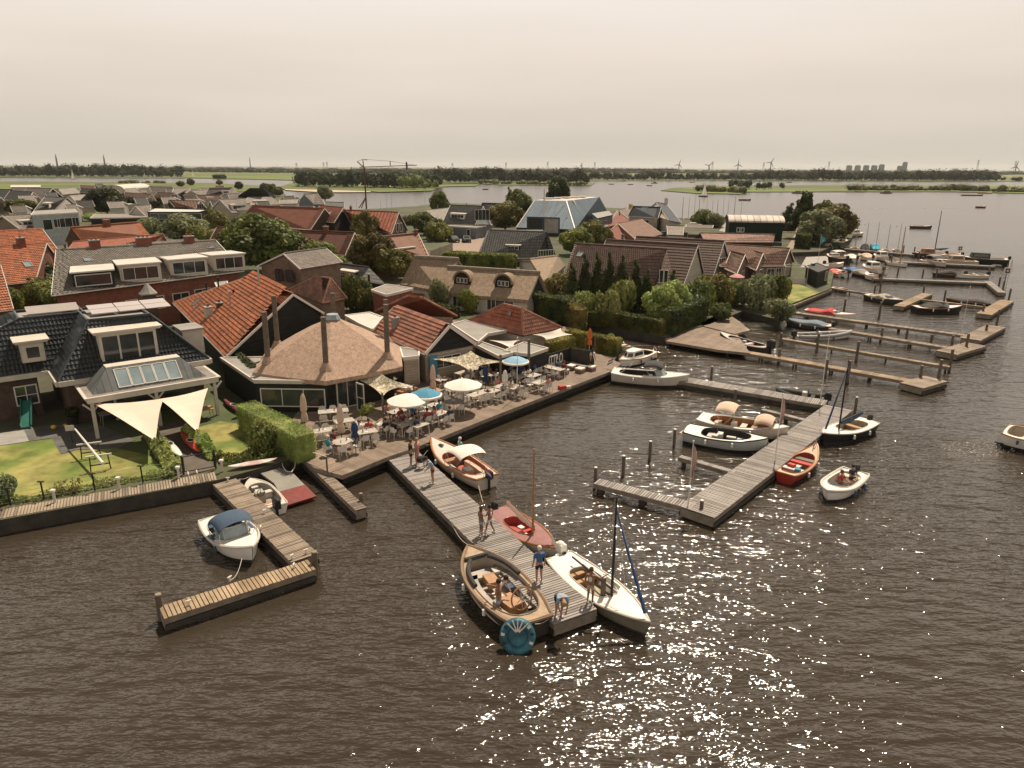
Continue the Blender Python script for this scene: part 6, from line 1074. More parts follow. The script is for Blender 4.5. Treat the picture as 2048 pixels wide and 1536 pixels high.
b.items([('table', .60, .05, .4, .75, .5, .3, TEAK), ('engine_box', .33, 0, .06, .9, .7, .5, TEAK), ('cushion', .70, -.5, .5, .4, .3, .12, CREAM), ('bag', .45, -.35, .5, .35, .3, .2, BLUEC), ('towel', .42, .3, .5, .4, .35, .08, SAILW)])
mb = MB(); q = Vector((b.x(.22), -.15, .95)); R = .46; mb.tube([q+Vector((.22*R*cos(a)*1, R*sin(a), R*cos(a))) for a in [2*pi*k/20 for k in range(20)]], .035, VARN, 6, closed=True)
for k in range(6): a = 2*pi*k/6; mb.tube([q, q+Vector((.22*R*1.15*cos(a), 1.15*R*sin(a), 1.15*R*cos(a)))], .018, CREAM, 5)
b.part('steering_wheel', mb); WL = b
# towable tube at its stern
v = P(1035, 1303, .05); t = empty('towable_tube', (v.x, v.y+.3, 0), radians(-60), 'round blue striped towable tube hanging in the water behind the wooden launch', 'tube'); t.rotation_euler = (radians(62), 0, radians(-2)); t.location.z = .5
mb = MB(); BT = M('tube_blue', (.022, .085, .115), .5, .4, 2.5, bump=0, col2=(.035, .13, .165)); mb.tube([(.52*cos(a), .52*sin(a), 0) for a in [2*pi*k/26 for k in range(26)]], .17, BT, 10, closed=True); mb.build('ring', t, smooth=True); mb = MB(); mb.ball((0, 0, -.02), .52, BT, 18, 6, (1, 1, .16)); c_ = mb.build('cover', t, smooth=True)
for a in (.9, 1.25, 1.57, 1.9, 2.25): mb = MB(); mb.beam((.08*cos(a), .08*sin(a)+.1, .12), (.62*cos(a), .62*sin(a), .17), .05, .03, WHITE); mb.build('stripe', c_)
for k, a in enumerate((.2, .7, 2.5, 3.0, 3.6, 5.9)): mb = MB(); mb.box(.56*cos(a), .56*sin(a), .15, .14, .1, .03, WHITE if k % 2 else BLACK, a); mb.build('patch', c_)
b = Boat('open_launch', 'red trimmed launch with cream sun canopy at the terrace jetty', (862, 882), (975, 958), 2.1, .62, .45, .72, hull=M('cream_hull', (.55, .47, .38), .35, .1, 2, bump=0), deck=CREAM, inside=M('red_floor', (.36, .09, .05), .6, .3, 3), rail=VARN, cock=(.08, .66), side=.2, p=2.1, railr=.07); b.canopy(.22, .46, 1.75, SAILW, .86, .2); b.sides(.12, .5, TANC, .36); b.bench(.58, mat=TEAK); b.outboard(); b.items([('hatch', .8, 0, .95, .35, .2, .04, BLACK), ('engine_box', .32, 0, .1, .6, .5, .4, CREAM), ('cushion', .2, .3, .45, .3, .3, .12, REDP)]); flagstaff(b, .0, .3, .8)
b = Boat('sailing_dinghy', 'wine red decked sailboat with wooden mast along the grey jetty', (1112, 1092), (992, 1016), 1.85, .48, .22, .8, hull=CREAM, deck=M('wine_deck', (.25, .115, .105), .5, .15, 2, bump=0), inside=M('dinghy_red', (.38, .06, .05), .5), rail=VARN, cock=(.22, .62), side=.42, p=2.0); b.rig(.64, 5.0, VARN, 2.35, .45, SAILW, bz=.35, stays=False); b.bench(.5, .3, .2, REDP); b.items([('cushion', .42, .1, .35, .3, .25, .1, SAILW), ('cushion', .56, -.1, .3, .3, .25, .1, SAILW)])
mb = MB(); e0, e1 = Vector((b.x(.93), 0, b.z(.93))), Vector((b.x(.8), .1, 1.75)); mb.grid([[e0, e0+Vector((.25, .1, .1))], [e0.lerp(e1, .5)+Vector((.3, 0, 0)), e0.lerp(e1, .5)+Vector((.05, .1, 0))], [e1, e1+Vector((.05, 0, 0))]], SAILW); b.part('jib', mb); b.outboard(BLACK, 0, .8)
b = Boat('day_sailer', 'long white sailboat with dark mast and blue furled jib in front', (1300, 1243), (1118, 1110), 1.95, .52, .25, .72, hull=M('khaki_hull', (.17, .155, .11), .4), deck=GEL, inside=M('sand_lining', (.34, .28, .19), .6), rail=CREAM, cock=(.2, .62), side=.36, p=1.9); b.rig(.62, 5.1, BLACK, 2.9, .35, None, furl=M('jib_blue', (.03, .07, .16)), r=.06, bz=0); b.bench(.24, .32, .22, TEAK); b.bench(.33, .32, .22, TEAK); b.outboard(GEL, .25, 1.1)
mb = MB(); mb.tube([(b.x(.62), .3, b.z(.6)+.12), (b.x(.2), .45, b.z(.2)+.1)], .04, CREAM, 6); b.part('oar', mb); mb = MB(); mb.grid([[Vector((b.x(.40+.19*i/5), .62, .75)), Vector((b.x(.40+.19*i/5), .35+.05*sin(i*2), .3))] for i in range(6)], M('clear_sail', (.5, .46, .4))); b.part('sail_cloth', mb)
b = Boat('sloop', 'white cabin less sloop with dark canopy at the terrace end', (1378, 757), (1226, 748), 2.3, .85, .3, .8, hull=M('grey_white_hull', (.52, .47, .40), .3, .08, 2, bump=0), deck=GEL, inside=BLACK, rail=GEL, cock=(.08, .72), side=.26, railr=.07); b.canopy(.42, .66, 1.95, CHARC, .7, .2); b.screen(.68, .45, .7); b.console(.5); b.bench(.14, .4, .5, CREAM); b.items([('seat', .32, .25, .15, .4, .4, .4, CREAM), ('towel', .45, -.5, .8, .5, .2, .1, M('towel_pink', (.5, .25, .2)))]); flagstaff(b, .03, .6, .9)
mb = MB(); mb.tube([(b.x(.1), .7, .9), (b.x(.24), .7, 1.6), (b.x(.24), -.7, 1.6), (b.x(.1), -.7, .9)], .02, STEEL, 5); b.part('stern_rail', mb)
b = Boat('cabin_boat', 'small white cabin boat moored by the garden hedge', (1240, 720), (1302, 702), 1.9, .62, .2, .8, cock=(.06, .4), side=.22, inside=CHARC); b.cabin(.42, .78, .62); flagstaff(b, .04, .3, .5)
b = Boat('dinghy', 'small white dinghy tied up in the canal by the hedge', (1262, 688), (1236, 686), 1.2, .4, .15, .8, cock=(.1, .75), side=.12, inside=CREAM); b.bench(.4)
b = Boat('covered_boat', 'long boat under a green tarpaulin in the dark canal', (1247, 657), (1325, 665), 1.9, .5, .1, .2, hull=DKWOOD, p=2); b.cover(M('green_tarp', (.14, .22, .11), .7, .15, 2, bump=0), 0, .99, .45, .5)
b = Boat('rowing_launch', 'dark open boat with covered engine alongside the slanting deck', (1440, 668), (1536, 696), 1.8, .6, .45, .75, hull=CHARC, deck=CREAM, inside=DKWOOD, rail=CREAM, cock=(.06, .8), side=.1); b.outboard(BLACK, 0, 1.7); b.bench(.4); b.bench(.65); b.items([('cushion', .3, .2, .4, .4, .3, .2, REDP), ('bag', .5, -.2, .4, .4, .3, .3, CREAM)])
b = Boat('speedboat', 'speedboat under a bright red cover', (1714, 629), (1612, 620), 2.1, .65, .2, .8, hull=GEL, cock=(.1, .6), side=.3); b.cover(col('red_tarp', (.42, .03, .03)), .03, .62, .5, .8); b.screen(.66, .3, .6)
b = Boat('speedboat', 'boat under a slate blue cover beside the grey inflatable', (1572, 637), (1664, 652), 2.0, .6, .2, .8, hull=CHARC); b.cover(M('slate_tarp', (.12, .16, .19), .7, .15, 2, bump=0), .1, .95, .4, .3); b.outboard()
def rib(lb, bow, stern, B=1.9, tm=None, **k):
    tm = tm or M('rib_grey', (.30, .29, .27), .5, .1, 2, bump=0); b = Boat('inflatable_boat', lb, bow, stern, B*.8, .35, .25, .85, hull=GEL, inside=CHARC, cock=(.05, .8), side=.1, rail=tm, **k)
    mb = MB(); pts = [Vector((b.x(t), b.b(t)*.98+.02, b.z(t)+.05)) for t in [i/12 for i in range(12)]+[.97]]; mb.tube(pts+[Vector((b.x(1), 0, b.z(1)+.1))]+[Vector((v.x, -v.y, v.z)) for v in pts[::-1]], .2, tm, 8); b.part('tube', mb, smooth=True); b.console(.42, 0, CREAM); b.bench(.25, .4, .3, CHARC); b.outboard(BLACK, 0, 1.2); return b
rib('grey inflatable boat with console on the fourth row', (1702, 661), (1592, 668)); rib('black inflatable boat moored at the long rear jetty', (1556, 776), (1650, 794), 1.7, CHARC)
b = Boat('speedboat', 'white decked speedboat with olive cover', (1806, 601), (1736, 590), 2.1, .7, .2, .85, hull=CHARC, cock=(.1, .62)); b.cover(M('olive_tarp', (.30, .28, .22)), .15, .66, .5, .6); b.screen(.7, .35, .6)
b = Boat('speedboat', 'dark speedboat with black cover among the short platforms', (1924, 614), (1828, 616), 2.3, .75, .25, .85, hull=BLACK, cock=(.12, .6)); b.cover(CHARC, .2, .66, .55, .6); b.screen(.7, .4, .65)
b = Boat('covered_boat', 'long low boat under a black cover', (1893, 594), (1982, 606), 2.0, .55, .15, .6, hull=DKWOOD); b.cover(CHARC, 0, .98, .35, .35)
b = Boat('launch', 'blue grey white launch at the front finger jetty', (1536, 884), (1372, 862), 2.3, .75, .3, .82, hull=M('blue_grey_hull', (.42, .44, .42), .3, .08, 2, bump=0), deck=GEL, inside=BLACK, rail=BLACK, cock=(.2, .8), side=.22); b.console(.42, .2, GEL); b.bench(.68, .4, .6, CREAM); b.bench(.3, .4, .4, CREAM); b.items([('swim_platform', .08, 0, .62, 1.1, 1.7, .06, TANC), ('seat', .38, -.3, .3, .35, .4, .5, CREAM), ('cushion', .55, .5, .45, .6, .3, .1, CREAM)])
b = Boat('launch', 'cream launch with two tan canopies behind the blue grey one', (1577, 862), (1400, 838), 2.4, .75, .35, .8, hull=M('cream_hull', (.55, .47, .38)), inside=VARN, rail=CREAM, cock=(.12, .84), side=.22); b.canopy(.2, .42, 2.0, TANC, .8, .25, side=None); b.canopy(.64, .84, 1.55, TANC, .72, .3); b.bench(.5, mat=CREAM); b.bench(.62, mat=TEAK); b.bench(.2, mat=TANC); b.console(.4)
b = Boat('sailboat', 'white and black sailboat tied outside the flag jetty corner', (1645, 868), (1737, 842), 2.0, .62, .25, .8, hull=BLACK, deck=GEL, inside=M('sand_lining', (.34, .28, .19)), rail=CREAM, cock=(.12, .62), side=.32); b.rig(.66, 5.6, BLACK, 2.4, .6, BLUEC, furl=M('jib_blue', (.03, .07, .16)), r=.06); b.outboard(sc=.8); b.bench(.3, mat=TEAK)
b = Boat('rowing_boat', 'bright red wooden boat with pointed bow outside the flag jetty', (1634, 893), (1570, 948), 1.55, .5, .5, .7, hull=M('red_hull', (.30, .035, .022), .35), deck=TANC, inside=M('red_inside', (.28, .05, .035), .5), rail=VARN, cock=(.06, .74), side=.1, p=2); b.bench(.5, mat=REDP); b.bench(.62, mat=WOOD); b.bench(.25, mat=CREAM); b.items([('seat', .3, .2, .2, .3, .4, .5, REDP), ('life_jacket', .2, -.35, .3, .25, .3, .4, BLUEB), ('bag', .4, 0, .2, .4, .3, .25, CREAM)]); flagstaff(b, .98, 0, .4)
MT_ = Boat('tender', 'round white motor tender carrying two people', (1655, 978), (1712, 942), 1.75, .55, .15, .85, cock=(.1, .76), side=.22, inside=CREAM, rail=CREAM, p=3, railr=.09); MT_.bench(.2, mat=CREAM); MT_.bench(.6, mat=BLACK); MT_.outboard(sc=.8)
b = Boat('motor_yacht', 'white motor yacht entering at the right border with churned wake', (2130, 888), (2010, 868), 2.8, .9, .3, .9, cock=(.05, .35), hull=GEL, side=.3); b.cabin(.36, .75, .8, CHARC); b.screen(.6); mb = MB(); mb.box(b.x(-.02), 0, .2, .5, 2.2, .08, BLACK); b.part('swim_platform', mb)
b = Boat('dinghy', 'little dinghy under the lawn quay by the catwalk', (1696, 575), (1668, 572), 1.4, .4, .2, .8, hull=CHARC, cock=(.1, .8), inside=GEL); b.bench(.5)
# -- marina
def sb(bow, stern, mast, lb, tarp=None, hull=GEL, B=1.7):
    b = Boat('sailboat', lb, bow, stern, B, .5, .2, .8, hull=hull, cock=(.1, .6), side=.25, rail=VARN); b.rig(.6, mast, STEEL, None if tarp else 2, .6, None if tarp else TANC, r=.07)
    if tarp: b.cover(tarp, .1, .7, 1.1, .5)
k_ = 0
for (x, y), h, tp_, lb in (((1709, 501), 6.2, None, 'white sailboat, first from the left at the far marina pier'), ((1729, 503), 5.2, CHARC, 'sailboat under a dark tent cover at the far marina pier'), ((1750, 503), 5.4, col('turquoise_tarp', (.03, .35, .45)), 'sailboat under a bright turquoise tent'), ((1772, 505), 4.9, None, 'sailboat right of the turquoise tent'), ((1794, 505), 5.2, None, 'fifth sailboat at the far marina pier, rightmost')):
    v = P(x, y, 0); sbx = Vector((-.35, -1, 0)).normalized()*2.3; b = Boat('sailboat', lb, v+sbx, v-sbx, 1.8, .5, .2, .75, px=False, cock=(.1, .6), side=.3, rail=VARN, hull=GEL if tp_ is None else DKWOOD, group='sailboats at the far marina pier'); b.rig(.58, h+1.2, STEEL, 1.6, .6, TANC if not tp_ else None, r=.07)
    if tp_: b.cover(tp_, .05, .8, 1.2, .5)
def mboat(px, L, B, a, lb, kind, hull=GEL, fb=.8, c=None, mast=None):
    v = P(*px, 0); d = Vector((cos(a), sin(a), 0))*L/2; b = Boat('motorboat' if not mast else 'sailboat', lb, v+d, v-d, B, fb, .25, .85, px=False, hull=hull, cock=(.06, .6 if kind != 'cabin' else .35), side=.25)
    if kind == 'cabin': b.cabin(.35, .75, .95, c or GEL)
    elif kind == 'tarp': b.cover(c, .02, .9, .7, .5)
    elif kind == 'top': b.cabin(.55, .8, .5); b.canopy(.3, .6, fb+1.3, c, .85, .2)
    elif kind == 'open': b.bench(.3); b.bench(.55); b.console(.4)
    if mast: b.rig(.6, mast, BLACK if mast > 8 else VARN, 2.4, .8, c or SAILW, r=.1)
    else: b.outboard(sc=1.2)
D_ = radians
for a in [((1672, 524), 6.5, 2.6, D_(100), 'broad grey pontoon boat with open roof beside the plank quay', 'top', CHARC, 1.0, CREAM), ((1700, 522), 4.6, 2, D_(95), 'white motorboat next to the pontoon boat', 'tarp', GEL, .7, SAILW), ((1730, 520), 5, 2.2, D_(95), 'motorboat under a pinkish cover', 'tarp', GEL, .7, TANC), ((1762, 521), 5.4, 2.4, D_(95), 'white cabin cruiser left of the middle pier', 'cabin'),
  ((1744, 544), 6, 2.5, D_(97), 'white cabin cruiser between the marina piers', 'cabin'), ((1664, 551), 4.4, 1.9, D_(110), 'boat under a coral red cover at the inner marina row', 'tarp', GEL, .5, col('coral_tarp', (.50, .12, .09))), ((1682, 553), 3.6, 1.8, D_(100), 'white jet boat at the inner marina row', 'open'), ((1703, 549), 4.6, 1.9, D_(100), 'boat under a bright blue cover at the inner marina row', 'tarp', CHARC, .6, col('blue_tarp', (.05, .14, .28))), ((1720, 553), 4.6, 2, D_(100), 'boat under a grey cover at the inner marina row', 'tarp', CHARC, .6, FELT), ((1743, 560), 4, 2, D_(95), 'white inflatable jet boat at the corner of the marina pier', 'open'),
  ((1668, 536), 4, 1.8, D_(15), 'white boat side on behind the coral red cover', 'open'), ((1795, 532), 4.6, 1.8, D_(-75), 'white sailboat alone inside the middle pier', 'open', GEL, .5, None, 7.4), ((1856, 515), 6.4, 2.6, D_(170), 'wooden topped cruiser at the outer middle pier', 'cabin', CHARC, .8, VARN), ((1868, 532), 6, 2.4, D_(-80), 'grey motorboat in front of the tallest mast', 'top', CREAM, .8, FELT), ((1876, 514), 8, 2.4, D_(160), 'large sailboat with the tallest mast of the marina', 'open', GEL, .8, BLUEC, 9.4), ((1893, 518), 5.4, 2, D_(175), 'white boat behind the notice sign', 'open'),
  ((1913, 531), 6.6, 2.8, D_(165), 'beige motor cruiser at the outer middle pier', 'cabin', CREAM, .9, TANC), ((1962, 530), 8.2, 3.2, D_(150), 'largest dark green motor cruiser at the pier head', 'cabin', M('dark_green_hull', (.02, .03, .026), .3), 1.3, M('dark_green_hull', (.02, .03, .026))), ((1895, 554), 5, 2, D_(170), 'covered grey boat behind the outer marina pier', 'tarp', CHARC, .5, CHARC), ((1940, 556), 5.4, 2.1, D_(178), 'open white speedboat at the outer marina pier', 'open', GEL, .5), ((1684, 487), 6, 2.4, D_(60), 'dark topped cabin boat beside the golden trees', 'cabin', CHARC), ((1654, 498), 4.5, 2, D_(80), 'white boat under a beige cover at the inner quay', 'tarp', GEL, .6, TANC), ((1672, 499), 4.5, 2, D_(80), 'dark boat under a black cover at the inner quay', 'tarp', CHARC, .6, CHARC), ((1706, 473), 7, 3, D_(20), 'boat standing in a lift frame behind the trees', 'cabin', CREAM)]: mboat(*a)
rnd = random.Random(5)
for i in range(11):     # boats and masts behind the village
    x = 1362+i*11.6+rnd.uniform(-2, 2); v = P(x, 441, 0); b = Boat('sailboat', '%s moored sailboat from the left behind the village' % ORD[i], v+Vector((.6, -2.2, 0)), v-Vector((.6, -2.2, 0)), 1.8, .6, .2, .8, px=False, cock=(.1, .6), group='sailboats moored behind the village'); b.rig(.6, rnd.uniform(6.6, 8.4), STEEL if i % 3 else DKWOOD, r=.09, stays=False)
for i, (x, y) in enumerate([(688, 425), (712, 423), (772, 420), (760, 424), (848, 414), (782, 422)]): v = P(x, y, 0); b = Boat('sailboat', '%s small moored boat listed in the inlet behind the red roofs' % ORD[i], v+Vector((2, -1, 0)), v-Vector((2, -1, 0)), 1.8, .6, .2, .8, px=False, cock=(.1, .6), group='boats in the inlet behind the red roofs'); b.rig(.6, 6+i % 3, STEEL, r=.07, stays=False)
for i in range(9): v = P(1562+(i % 3)*15, 458+(i//3)*13, 0); b = Boat('stored_boat', '%s boat stored ashore in row %s beside the green lawn strip' % (('left', 'middle', 'right')[i % 3], ('farthest', 'middle', 'nearest')[i//3]), (v.x-2.2, v.y, 1), (v.x+2.2, v.y, 1), 1.7, .9, .2, .8, px=False, cock=(.1, .7), hull=(GEL, CREAM, CHARC)[i % 3], group='boats stored beside the green lawn strip'); b.bench(.4)
# -- boats out on the lake
def sails(b, H, m=LEAF['foam']):
    x = b.x(.6); mb = MB(); mb.grid([[Vector((x-.1, 0, .9+(H-1)*i/8)), Vector((x-.1-2.2*(1-i/8)*.5, .35*sin(pi*i/8)+.12, .9+(H-1)*i/8)), Vector((x-.1-2.2*(1-i/8), .1, .9+(H-1)*i/8))] for i in range(9)], m); b.part('mainsail', mb); mb = MB(); mb.poly([(x+.1, 0, H*.8), (x+1.9, 0, .8), (x+.2, .35, .9)], m); b.part('jib', mb)
def lake(px, L, B, a, lb, kind='open', hull=CHARC, H=0, c=None):
    v = P(*px, 0); d = Vector((cos(a), sin(a), 0))*L/2; b = Boat('lake_boat' if not H else 'lake_sailboat', lb, v+d, v-d, B, .7, .25, .8, px=False, hull=hull, cock=(.1, .6)); 
    if H: b.rig(.6, H, CREAM, r=.12, stays=False); sails(b, H) if kind == 'sail' else None
    elif kind == 'cabin': b.cabin(.3, .75, 1.1, c or CHARC)
    return b
lake((1407, 393.5), 6.5, 2, .3, 'white sailed boat in the middle of the lake', 'sail', H=8.5); lake((146, 358.6), 6, 2, .2, 'white sail on the far left canal', 'sail', GEL, 13); lake((386, 354.4), 6, 2, .2, 'small white sail before the green field', 'sail', GEL, 11); lake((1942, 361.5), 7, 2, .2, 'white sail by the far shore near the right edge', 'sail', H=13); lake((1384, 365), 7, 2, .1, 'sailboat without sails far out by the far shore', 'bare', H=11); lake((1299, 372), 6, 2, .2, 'anchored sailboat with a mast left of the island', 'bare', H=9)
for a in [((1842, 457), 6.2, 2, -.15, 'dark speedboat with two people racing left of the right edge'), ((1962, 416), 5, 1.8, .1, 'distant open boat with three people on the wide lake'), ((1490, 401), 7, 2.2, .1, 'dark low boat below the grass island'), ((1596, 387), 9, 3, .1, 'dark cabin boat at the island shore, left one', 'cabin'), ((1773, 387), 9, 3, .1, 'dark cabin boat at the island shore, right one', 'cabin'), ((971, 379.5), 5, 1.8, .2, 'lonely open boat on the water left of the poplar'), ((1223, 369), 6, 2, .2, 'first of the small boats off the far shore'), ((1261, 369.5), 6, 2, -.2, 'second of the small boats off the far shore'), ((1309, 367), 8, 2.6, .2, 'dark cabin boat off the far shore', 'cabin'), ((1247, 362.8), 9, 2.6, .2, 'little ferry close to the far shore', 'cabin'), ((1578, 365.5), 8, 2.2, .1, 'low boat passing behind the island'), ((1945, 391.5), 16, 2.6, .1, 'long flat dark barge near the right edge'), ((1970, 387.5), 12, 2.4, .1, 'thin light boat behind the flat barge', 'open', CREAM), ((1998, 385.5), 8, 2.4, .1, 'boat at the island bank by the right edge', 'cabin')]: lake(*a)
v = P(1721, 384, 0); b = lake((1721, 384.5), 9, 3, .1, 'dark sailing barge with a mast at the island shore', 'bare', H=15)
# ------------------------------------------------------------------ people
SKIN = col('skin', (.36, .20, .13), .55, var=.1); SKIND = col('tanned_skin', (.24, .12, .075), .55, var=.1)
def skinmesh(verts, edges, rad, sub=1):
    me = bpy.data.meshes.new('tmp'); me.from_pydata(verts, edges, []); o = bpy.data.objects.new('tmp', me); COL.objects.link(o); m = o.modifiers.new('s', 'SKIN'); m.use_smooth_shade = True
    for i, r in enumerate(rad): d = me.skin_vertices[0].data[i]; d.radius = (r, r); d.use_root = i == 0
    s = o.modifiers.new('u', 'SUBSURF'); s.levels = s.render_levels = sub; dg = bpy.context.evaluated_depsgraph_get(); dg.update(); r = bpy.data.meshes.new_from_object(o.evaluated_get(dg)); bpy.data.objects.remove(o); return r
def V3(*a): return Vector(a)
POSE = {}
def pose(name):
    if name in POSE: return POSE[name]
    pel = V3(0, 0, .93); ch = V3(0, 0, 1.28); nk = V3(0, .01, 1.47); hd = V3(0, .04, 1.56); tp = V3(0, .03, 1.70); fw = V3(0, 1, 0)
    hip = [V3(s*.09, 0, .90) for s in (-1, 1)]; kn = [V3(s*.10, .03, .50) for s in (-1, 1)]; an = [V3(s*.11, -.01, .09) for s in (-1, 1)]; to = [V3(s*.13, .15, .04) for s in (-1, 1)]
    sh = [V3(s*.18, 0, 1.40) for s in (-1, 1)]; el = [V3(s*.25, -.02, 1.12) for s in (-1, 1)]; wr = [V3(s*.26, .08, .87) for s in (-1, 1)]
    if name == 'reach': el = [V3(-.24, .12, 1.16), V3(.26, .16, 1.22)]; wr = [V3(-.16, .36, 1.12), V3(.22, .42, 1.30)]
    if name == 'wave': el[1] = V3(.40, .05, 1.30); wr[1] = V3(.58, .16, 1.42)
    if name == 'stride': kn = [V3(-.10, .14, .50), V3(.10, -.02, .50)]; an = [V3(-.14, .20, .09), V3(.15, -.22, .10)]; to = [V3(-.15, .36, .04), V3(.17, -.06, .04)]; el[0] = V3(-.26, .1, 1.15); wr[0] = V3(-.12, .3, 1.08)
    if name == 'bend':
        ch = V3(0, .30, 1.08); nk = V3(0, .46, 1.06); hd = V3(0, .55, 1.02); tp = V3(0, .66, .94); sh = [V3(s*.18, .42, 1.08) for s in (-1, 1)]; el = [V3(s*.2, .46, .80) for s in (-1, 1)]; wr = [V3(s*.12, .55, .56) for s in (-1, 1)]; kn = [V3(s*.12, .08, .50) for s in (-1, 1)]; hip = [V3(s*.1, -.05, .90) for s in (-1, 1)]
    if name == 'stoop': ch = V3(0, .14, 1.22); nk = V3(0, .24, 1.38); hd = V3(0, .32, 1.44); tp = V3(0, .40, 1.55); sh = [V3(s*.18, .20, 1.32) for s in (-1, 1)]; el = [V3(s*.24, .26, 1.06) for s in (-1, 1)]; wr = [V3(s*.2, .42, .92) for s in (-1, 1)]
    if name == 'sit':
        d = V3(0, 0, -.42); pel += d; ch += d; nk += d; hd += d; tp += d; hip = [V3(s*.1, .04, .50) for s in (-1, 1)]; kn = [V3(s*.13, .46, .50) for s in (-1, 1)]; an = [V3(s*.13, .44, .09) for s in (-1, 1)]; to = [V3(s*.14, .60, .04) for s in (-1, 1)]
        sh = [v+d for v in sh]; el = [V3(s*.25, .12, .76) for s in (-1, 1)]; wr = [V3(s*.14, .38, .76) for s in (-1, 1)]
    vs, es, rs = [], [], []
    def add(v, r, p=None): vs.append(tuple(v)); rs.append(r); (es.append((p, len(vs)-1)) if p is not None else None); return len(vs)-1
    a = add(pel, .125); b = add(pel.lerp(ch, .5), .11, a); c = add(ch, .125, b); n = add(nk, .055, c); h = add(hd, .08, n); h2 = add(hd.lerp(tp, .55), .094, h); add(tp, .06, h2)
    fd = (to[0]-an[0]); fd = V3(0, 1, 0) if name not in ('bend', 'stoop') else V3(0, .6, -.8); up = (tp-hd).normalized(); add(hd.lerp(tp, .35)+fd*.105, .014, h2)
    for i in (0, 1):
        s = add(sh[i], .062, c); e = add(el[i], .043, s); w_ = add(wr[i], .028, e); dr = (wr[i]-el[i]).normalized(); sd = V3(1, 0, 0) if abs(dr.x) < .8 else V3(0, 1, 0); cr = dr.cross(sd).normalized(); pm = add(wr[i]+dr*.06, .03, w_)
        for k, ln in enumerate((.060, .072, .068, .052)): q = wr[i]+dr*.09+sd*(k-1.5)*.021; f1 = add(q, .010, pm); f2 = add(q+dr*ln*.5+cr*.008, .0092, f1); add(q+dr*ln*.9+cr*.028, .0075, f2)
        q = wr[i]+dr*.04-sd*.04*(1 if i else -1); f1 = add(q, .011, pm); add(q+dr*.045-sd*.018*(1 if i else -1), .009, f1)
        hp = add(hip[i], .095, a); k = add(kn[i], .06, hp); cf = add(kn[i].lerp(an[i], .3), .056, k); f = add(an[i], .036, cf); add(to[i], .032, f)
    D = {'body': skinmesh(vs, es, rs)}
    def cl(pts, eds, rad): return skinmesh([tuple(p) for p in pts], eds, rad)
    u = [sh[i].lerp(el[i], .75) for i in (0, 1)]
    D['shirt'] = cl([pel.lerp(ch, .1), pel.lerp(ch, .55), ch, nk.lerp(ch, .35), sh[0], u[0], sh[1], u[1]], [(0, 1), (1, 2), (2, 3), (2, 4), (4, 5), (2, 6), (6, 7)], [.148, .135, .148, .09, .082, .066, .082, .066])
    D['top'] = cl([pel.lerp(ch, .35), pel.lerp(ch, .7), ch, nk.lerp(ch, .5)], [(0, 1), (1, 2), (2, 3)], [.128, .125, .142, .08])
    D['shorts'] = cl([pel.lerp(ch, .12), pel, hip[0], hip[0].lerp(kn[0], .62), hip[1], hip[1].lerp(kn[1], .62)], [(0, 1), (1, 2), (2, 3), (1, 4), (4, 5)], [.135, .145, .115, .088, .115, .088])
    D['trousers'] = cl([pel.lerp(ch, .12), pel, hip[0], kn[0], an[0], hip[1], kn[1], an[1]], [(0, 1), (1, 2), (2, 3), (3, 4), (1, 5), (5, 6), (6, 7)], [.135, .142, .11, .078, .06, .11, .078, .06])
    D['shoes'] = None; mb = MB(); [mb.tube([an[i]+V3(0, -.05, -.05), to[i]+V3(0, .03, 0)], [.05, .045], WHITE, 8) for i in (0, 1)]; me = mb.build('shoes'); D['shoes'] = me.data; bpy.data.objects.remove(me)
    mb = MB(); hc = hd.lerp(tp, .66)-fd*.02; mb.ball(hc+up*.02, .112, WHITE, 10, 7, (.92, 1.03, 1.0)); me = mb.build('hair', smooth=True); D['hair'] = me.data; bpy.data.objects.remove(me)
    mb = MB(); mb.tube([hc-up*.02, hc-fd*.04-up*.16, hc-fd*.06-up*.32], [.1, .075, .03], WHITE, 7); me = mb.build('long_hair', smooth=True); D['long_hair'] = me.data; bpy.data.objects.remove(me)
    mb = MB(); ec = hd.lerp(tp, .42)+fd*.088; [mb.ball(ec+V3(s*.032, 0, 0), .011, WHITE, 6, 4) for s in (-1, 1)]; me = mb.build('eyes'); D['eyes'] = me.data; bpy.data.objects.remove(me)
    mb = MB(); mb.ball(hd+fd*.088+up*.0, .02, WHITE, 6, 4, (1.2, .4, .35)); [mb.ball(hd.lerp(tp, .4)+V3(s*.094, 0, 0), .022, WHITE, 6, 4, (.35, .7, 1.2)) for s in (-1, 1)]; me = mb.build('mouth'); D['mouth'] = me.data; bpy.data.objects.remove(me)
    POSE[name] = D; return D
CL = {k: col('cloth_'+k, c) for k, c in dict(white=(.6, .57, .53), black=(.015, .015, .017), blue=(.04, .10, .22), sky=(.22, .33, .42), red=(.36, .04, .03), wine=(.14, .03, .04), pink=(.45, .2, .18), navy=(.02, .03, .06), beige=(.38, .31, .23), mint=(.22, .42, .36), grey=(.2, .2, .19), teal=(.03, .25, .28)).items()}
HAIR = {k: col('hair_'+k, c) for k, c in dict(dark=(.025, .017, .012), brown=(.08, .045, .025), blond=(.3, .2, .1), grey=(.3, .29, .27), cap=(.55, .5, .43))  .items()}
